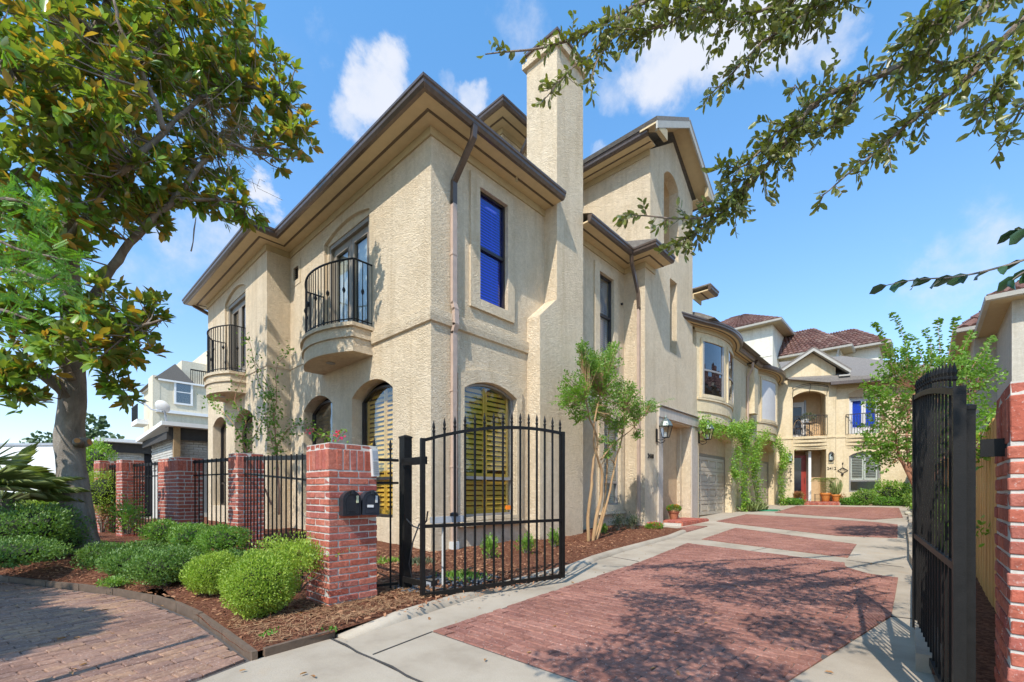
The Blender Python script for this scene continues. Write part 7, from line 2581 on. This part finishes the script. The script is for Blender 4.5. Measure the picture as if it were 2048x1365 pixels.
# fan palm at the far left
pm_ = thing('fan_palm', at(10, 1020, 6.6), 'low fan palm with stiff spiky fronds at the left edge', 'palm')
c = np.array(at(-5, 985, 6.6))
pp_, dd_, nn_ = [], [], []
stm = MB()
for k in range(19):
    az = rng.uniform(0, 6.28); elv = rng.uniform(-.2, 1.2)
    ax = np.array([math.cos(az) * math.cos(elv), math.sin(az) * math.cos(elv), math.sin(elv)])
    fc = c + ax * rng.uniform(.25, .5)
    stm.tube([c + np.array([0, 0, -.2]), fc], .01, 4)
    sd_v = np.cross(ax, [0, 0, 1.]); sd_v /= np.linalg.norm(sd_v)
    upv = np.cross(sd_v, ax)
    for i in range(19):
        a = (i - 9) / 9 * 1.45
        pp_.append(fc); dd_.append(ax * math.cos(a) + sd_v * math.sin(a) + np.array([0, 0, -.12])); nn_.append(upv + rng.normal(size=3) * .1)
stm.build('stems', M['leaf_palm'], pm_)
stm = MB(); stm.tube([c + np.array([0, 0, -1.2]), c + np.array([0, 0, -.1])], [.16, .18], 12); stm.build('trunk', M['bark'], pm_)
leaves('fronds', pp_, dd_, nn_, .60 * rng.uniform(.85, 1.1, len(pp_)), .022, M['leaf_palm'], pm_, 'oval', .2)

# far trees on the left horizon
for i, (px, py, d, rx, rz, lab) in enumerate(((90, 940, 52, 3.4, 3.2, 'far dark tree left of the magnolia trunk on the horizon'), (205, 920, 48, 3.2, 3.4, 'far dark tree between the magnolia trunk and the small brick garage'), (240, 935, 44, 2.2, 2.6, 'far dark tree just behind the small brick garage'), (30, 950, 56, 3.2, 2.6, 'far dark tree at the left edge of the horizon'), (150, 945, 60, 4, 3.2, 'far dark tree mostly hidden by the magnolia trunk'))):
    p = at(px, 984, d); p.z = 0
    t = thing('background_tree', p, lab, 'tree', 'trees on the left horizon')
    n = 2600
    zt = 1.15 + (984 - (py - 55)) / FPX * d
    q_ = []
    for k in range(9):
        cc = np.array([p.x, p.y, zt * .62]) + rng.normal(size=3) * np.array([rx * .45, rx * .45, zt * .12])
        q_.append(cc + runit(n // 9) * rng.uniform(.6, 1, (n // 9, 1)) * np.array([rx * .55, rx * .55, zt * .25]))
    q_ = np.concatenate(q_)
    leaves('crown', q_, rng.normal(size=(len(q_), 3)), rng.normal(size=(len(q_), 3)), .5, .35, M['leaf_far'], t, 'oval')
    MB().tube([(p.x, p.y, -.1), (p.x, p.y, zt * .5)], [.3, .2], 8).build('trunk', M['bark'], t)
# low far greenery closing the horizon
fh = []
for k in range(260):
    a = rng.uniform(0, 6.28); d = rng.uniform(85, 120)
    fh.append(np.array([6 + d * math.cos(a), -5 + d * math.sin(a), rng.uniform(.5, 3.2)]) + runit(60) * rng.uniform(.5, 1, (60, 1)) * np.array([4.5, 4.5, 2.2]))
q_ = np.concatenate(fh)
ob = leaves('distant_tree_line', q_, rng.normal(size=(len(q_), 3)), rng.normal(size=(len(q_), 3)), 1.3, .9, M['leaf_far'], None, 'oval')

# tree behind the camera on the left: it shades the brick street
bt = thing('street_tree', (2.2, -12.5, 0), 'broad street tree standing behind the viewpoint, shading the brick street', 'tree')
mb = MB()
limb(mb, [(2.2, -12.5, -.1), (2.1, -12.4, 2), (1.8, -12.0, 4), (1.2, -11.5, 6.5)], .28, .12, 12, .05)
limb(mb, [(1.9, -12.2, 3.2), (.6, -11, 5), (-.8, -9.8, 6.2)], .14, .05, 8)
mb.build('trunk', M['bark'], bt)
cl = []
shade_over(-.9, -5.6, 6.0, (2.0, .8, .7), 6200)
shade_over(.9, -5.0, 5.8, (.9, .5, .5), 2600)
shade_over(-3.2, -6.2, 6.4, (1.6, .9, .7), 4000)
shade_over(-.3, -7.6, 6.4, (2.6, 1.4, .9), 7000)
q_ = np.concatenate(cl)
d_ = q_ - CAM; dep = d_ @ FW
px = CX + FPX * (d_ @ RT) / np.maximum(dep, .05); py = HY - FPX * d_[:, 2] / np.maximum(dep, .05)
q_ = q_[(dep < .1) | (px < -80) | (px > 2130) | (py < -60)]
leaves('crown', q_, rng.normal(size=(len(q_), 3)), rng.normal(size=(len(q_), 3)), .16, .075, M['leaf_magnolia'], bt, 'oval')

# dry pine straw and litter in the narrow bed by the kerb
n = 3600
x = rng.uniform(1.9, 3.0, n); y = rng.uniform(-3.7, -1.7, n)
ok = np.array([(a < curbx(b) - .13 and a > 1.5) and not (1.76 < a < 2.31 and -2.95 < b < -2.4) for a, b in zip(x, y)])
x, y = x[ok], y[ok]
P = np.stack([x, y, np.array([bedz(a, b) for a, b in zip(x, y)]) + .012], 1)
d = runit(len(P)); d[:, 2] *= .15
ob = leaves('pine_straw', P, d, runit(len(P)) * .4 + np.array([0, 0, 1]), rng.uniform(.04, .09, len(P)), .0035, M['needle'], None, 'flat')
ob['kind'] = 'stuff'
# ------------------------------------------------------------------ pots and small things


def pot(loc, r, h, mat, label, name='flower_pot', plant=None):
    t = thing(name, loc, label, 'potted plant')
    b = MB().lathe([(r * .62, 0), (r * .66, .01), (r * .88, h * .72), (r * .90, h * .74), (r * 1.0, h * .75), (r * 1.02, h * .97), (r, h), (r * .86, h), (r * .84, h * .90), (.01, h * .88)], loc, n=24)
    b.build('pot', mat, t, True)
    MB().lathe([(r * .84, h * .86), (.01, h * .9)], loc, n=16).build('soil', M['mulch'], t)
    return t


g = onx(1346, 1040, .9); g.z = .236
g = Vector((.62, 8.95, .295))
t = pot(g, .17, .27, M['terracotta'], 'terracotta pot of red and orange flowers on the brick step of the tower entrance')
c = np.array([g.x, g.y, g.z + .33])
v = runit(700); leaves('foliage', c + v * np.array([.20, .20, .10]), v + np.array([0, 0, .8]), rng.normal(size=(700, 3)), .05, .03, M['leaf_shrub'], t, 'oval')
v = runit(60); v[:, 2] = np.abs(v[:, 2]); leaves('flowers', c + v * np.array([.19, .19, .12]), v, rng.normal(size=(60, 3)), .045, .04, M['petal_orange'], t, 'oval')

for (w_, off, r, h, lab, kindp) in ((2.06, .50, .24, .42, 'large orange glazed pot with arching fronds, left of the pair by the end house step', 'frond'), (2.50, .50, .20, .34, 'orange glazed pot with upright sword leaves, right of the pair', 'sword')):
    p = EP(w_, off, .685)
    t = pot(p, r, h, M['orange_pot'], lab)
    n = 46
    a = rng.uniform(0, 6.28, n)
    if kindp == 'sword':
        d = np.stack([np.cos(a) * .28, np.sin(a) * .28, np.ones(n)], 1)
        leaves('sword_leaves', np.array(p) + np.stack([np.cos(a) * .08, np.sin(a) * .08, np.full(n, h - .05)], 1), d, np.stack([np.cos(a), np.sin(a), np.zeros(n)], 1), .75 * rng.uniform(.6, 1.1, n), .07, M['leaf_palm'], t, 'big')
    else:
        pp_, dd_, nn_ = [], [], []
        for k in range(18):
            az = rng.uniform(0, 6.28)
            for i in range(16):
                f = i / 15
                q_ = np.array(p) + np.array([math.cos(az) * f * .55, math.sin(az) * f * .55, h + .75 * math.sin(f * 2.2)])
                for s_ in (-1, 1):
                    pp_.append(q_); dd_.append(np.array([-math.sin(az) * s_ + math.cos(az) * .6, math.cos(az) * s_ + math.sin(az) * .6, -.2])); nn_.append(np.array([0, 0, 1.]))
        leaves('fronds', pp_, dd_, nn_, .16, .022, M['leaf_palm'], t, 'oval')
p = EP(.98, .05, .64)
t = pot(p, .17, .20, M['blue_pot'], 'small dark blue glazed pot with dry grass at the foot of the red door')
n = 260; v = runit(n); v[:, 2] = np.abs(v[:, 2]) + .6
leaves('dry_grass', np.array(p) + np.array([0, 0, .18]) + rng.normal(size=(n, 3)) * .05, v, rng.normal(size=(n, 3)), .36, .014, M['leaf_dead'], t, 'oval')
# plant stand by the pots
ps = thing('plant_stand', EP(1.75, .45, .685), 'small dark metal plant stand left of the large orange pot', 'stand')
mb = MB(FE)
for du in (-.12, .12):
    for dv in (-.12, .12):
        mb.bar((1.75 + du, -.45 + dv, .685), (1.75 + du, -.45 + dv, 1.05), .015)
for z in (.8, 1.03):
    mb.bar((1.63, -.57, z), (1.87, -.57, z), .012).bar((1.63, -.33, z), (1.87, -.33, z), .012).bar((1.63, -.57, z), (1.63, -.33, z), .012).bar((1.87, -.57, z), (1.87, -.33, z), .012)
mb.build('frame', M['iron_brown'], ps)
# loggia furniture on the end house
ct = thing('bistro_table', EP(1.55, -.45, 4.0), 'small dark round table with a white pot of leaves in the loggia', 'table')
MB(FE).lathe([(.30, .70), (.31, .72), (.30, .735)], (1.55, .40, 4.02), n=20).build('table_top', M['iron_brown'], ct)
MB(FE).tube([(1.55, .40, 4.02), (1.55, .40, 4.72)], .025, 8).build('leg', M['iron_brown'], ct)
t = pot(EP(1.45, -.4, 4.76), .10, .20, M['white_paint'], 'white pot with grey-green leaves on the loggia table')
v = runit(260); leaves('foliage', np.array(EP(1.5, -.4, 5.08)) + v * np.array([.28, .28, .14]), v, rng.normal(size=(260, 3)), .10, .035, M['leaf_olive'], t, 'oval')
chr_ = thing('garden_chair', EP(1.0, -.4, 4.0), 'small dark wire chair with a wooden back at the left of the loggia', 'chair')
mb = MB(FE)
for du in (-.17, .17):
    for dv in (-.17, .17):
        mb.tube([(1.05 + du, .35 + dv, 4.02), (1.05 + du * .8, .35 + dv * .8, 4.46)], .012, 5)
mb.build('legs', M['iron_brown'], chr_)
MB(FE).lathe([(.19, .44), (.2, .455), (.19, .47)], (1.05, .35, 4.02), n=16).build('seat', M['iron_brown'], chr_)
pts = [(1.05 + .2 * math.cos(a), .42, 4.5 + .45 * math.sin(a)) for a in [math.pi * i / 10 for i in range(11)]]
MB(FE).tube(pts, .014, 5).build('backrest', M['wood_post'], chr_)
# garden hose
hs = thing('garden_hose', V(1545, 1023, 1.6), 'coiled green garden hose on the concrete by the second garage', 'hose')
mb = MB()
for k in range(3):
    c = np.array(gr(1538, 1022)); rr_ = .45 - .07 * k
    mb.tube([(c[0] + rr_ * .9 * math.cos(a) + .05 * k, c[1] + rr_ * 1.6 * math.sin(a), gz(c[1]) + .02 + .012 * k) for a in [i * .35 for i in range(18)]], .011, 5)
mb.build('coil', M['hose'] if 'hose' in M else plain('hose', (.02, .22, .10), .4), hs)
# slim pole behind the viewpoint that throws the long shadow across the bricks
po = thing('street_pole', (3.12, -6.7, 0), 'slim metal pole standing on the apron left of the viewpoint', 'pole')
MB().tube([(3.12, -6.7, -.1), (3.12, -6.7, 3.25)], .035, 10).build('shaft', M['iron'], po)
MB().lathe([(.035, 0), (.045, .01), (.03, .04), (.01, .05)], (3.12, -6.7, 3.25), n=10).build('cap', M['iron'], po)
# valve cover and stones
vb = thing('irrigation_marker', gr(1108, 1103, .05), 'small white plastic irrigation cap in the mulch by the chimney', 'cap')
g = gr(1053, 1104, .06)
MB().box(g.x - .05, g.x + .05, g.y - .04, g.y + .04, g.z, g.z + .045).build('cap', M['white_paint'], vb)
it = []
rs = thing('bed_stones', gr(1835, 1020), 'pale rounded stones edging the far right bed beside the drive', 'stones')
ps_ = bpy.data.meshes.new('stone')
bm = bmesh.new(); bmesh.ops.create_icosphere(bm, subdivisions=2, radius=.5)
for v_ in bm.verts: v_.co *= 1 + .2 * (hash2(v_.co.x * 5, v_.co.y * 5 + v_.co.z * 3) - .5)
bm.to_mesh(ps_); bm.free(); ps_.shade_smooth(); ps_.materials.append(plain('pale_stone', (.42, .38, .28), .8, var=.25))
for (px, py, s) in ((1830, 1036, .34), (1818, 1044, .18), (1812, 1030, .2), (1826, 1062, .16)):
    g = gr(px, py); it.append((ps_, Matrix.Translation(g + Vector((.05, 0, s * .25))) @ Matrix.Diagonal((s, s, s * .8, 1))))
pieces(rs, 'stone', it, M['concrete'])
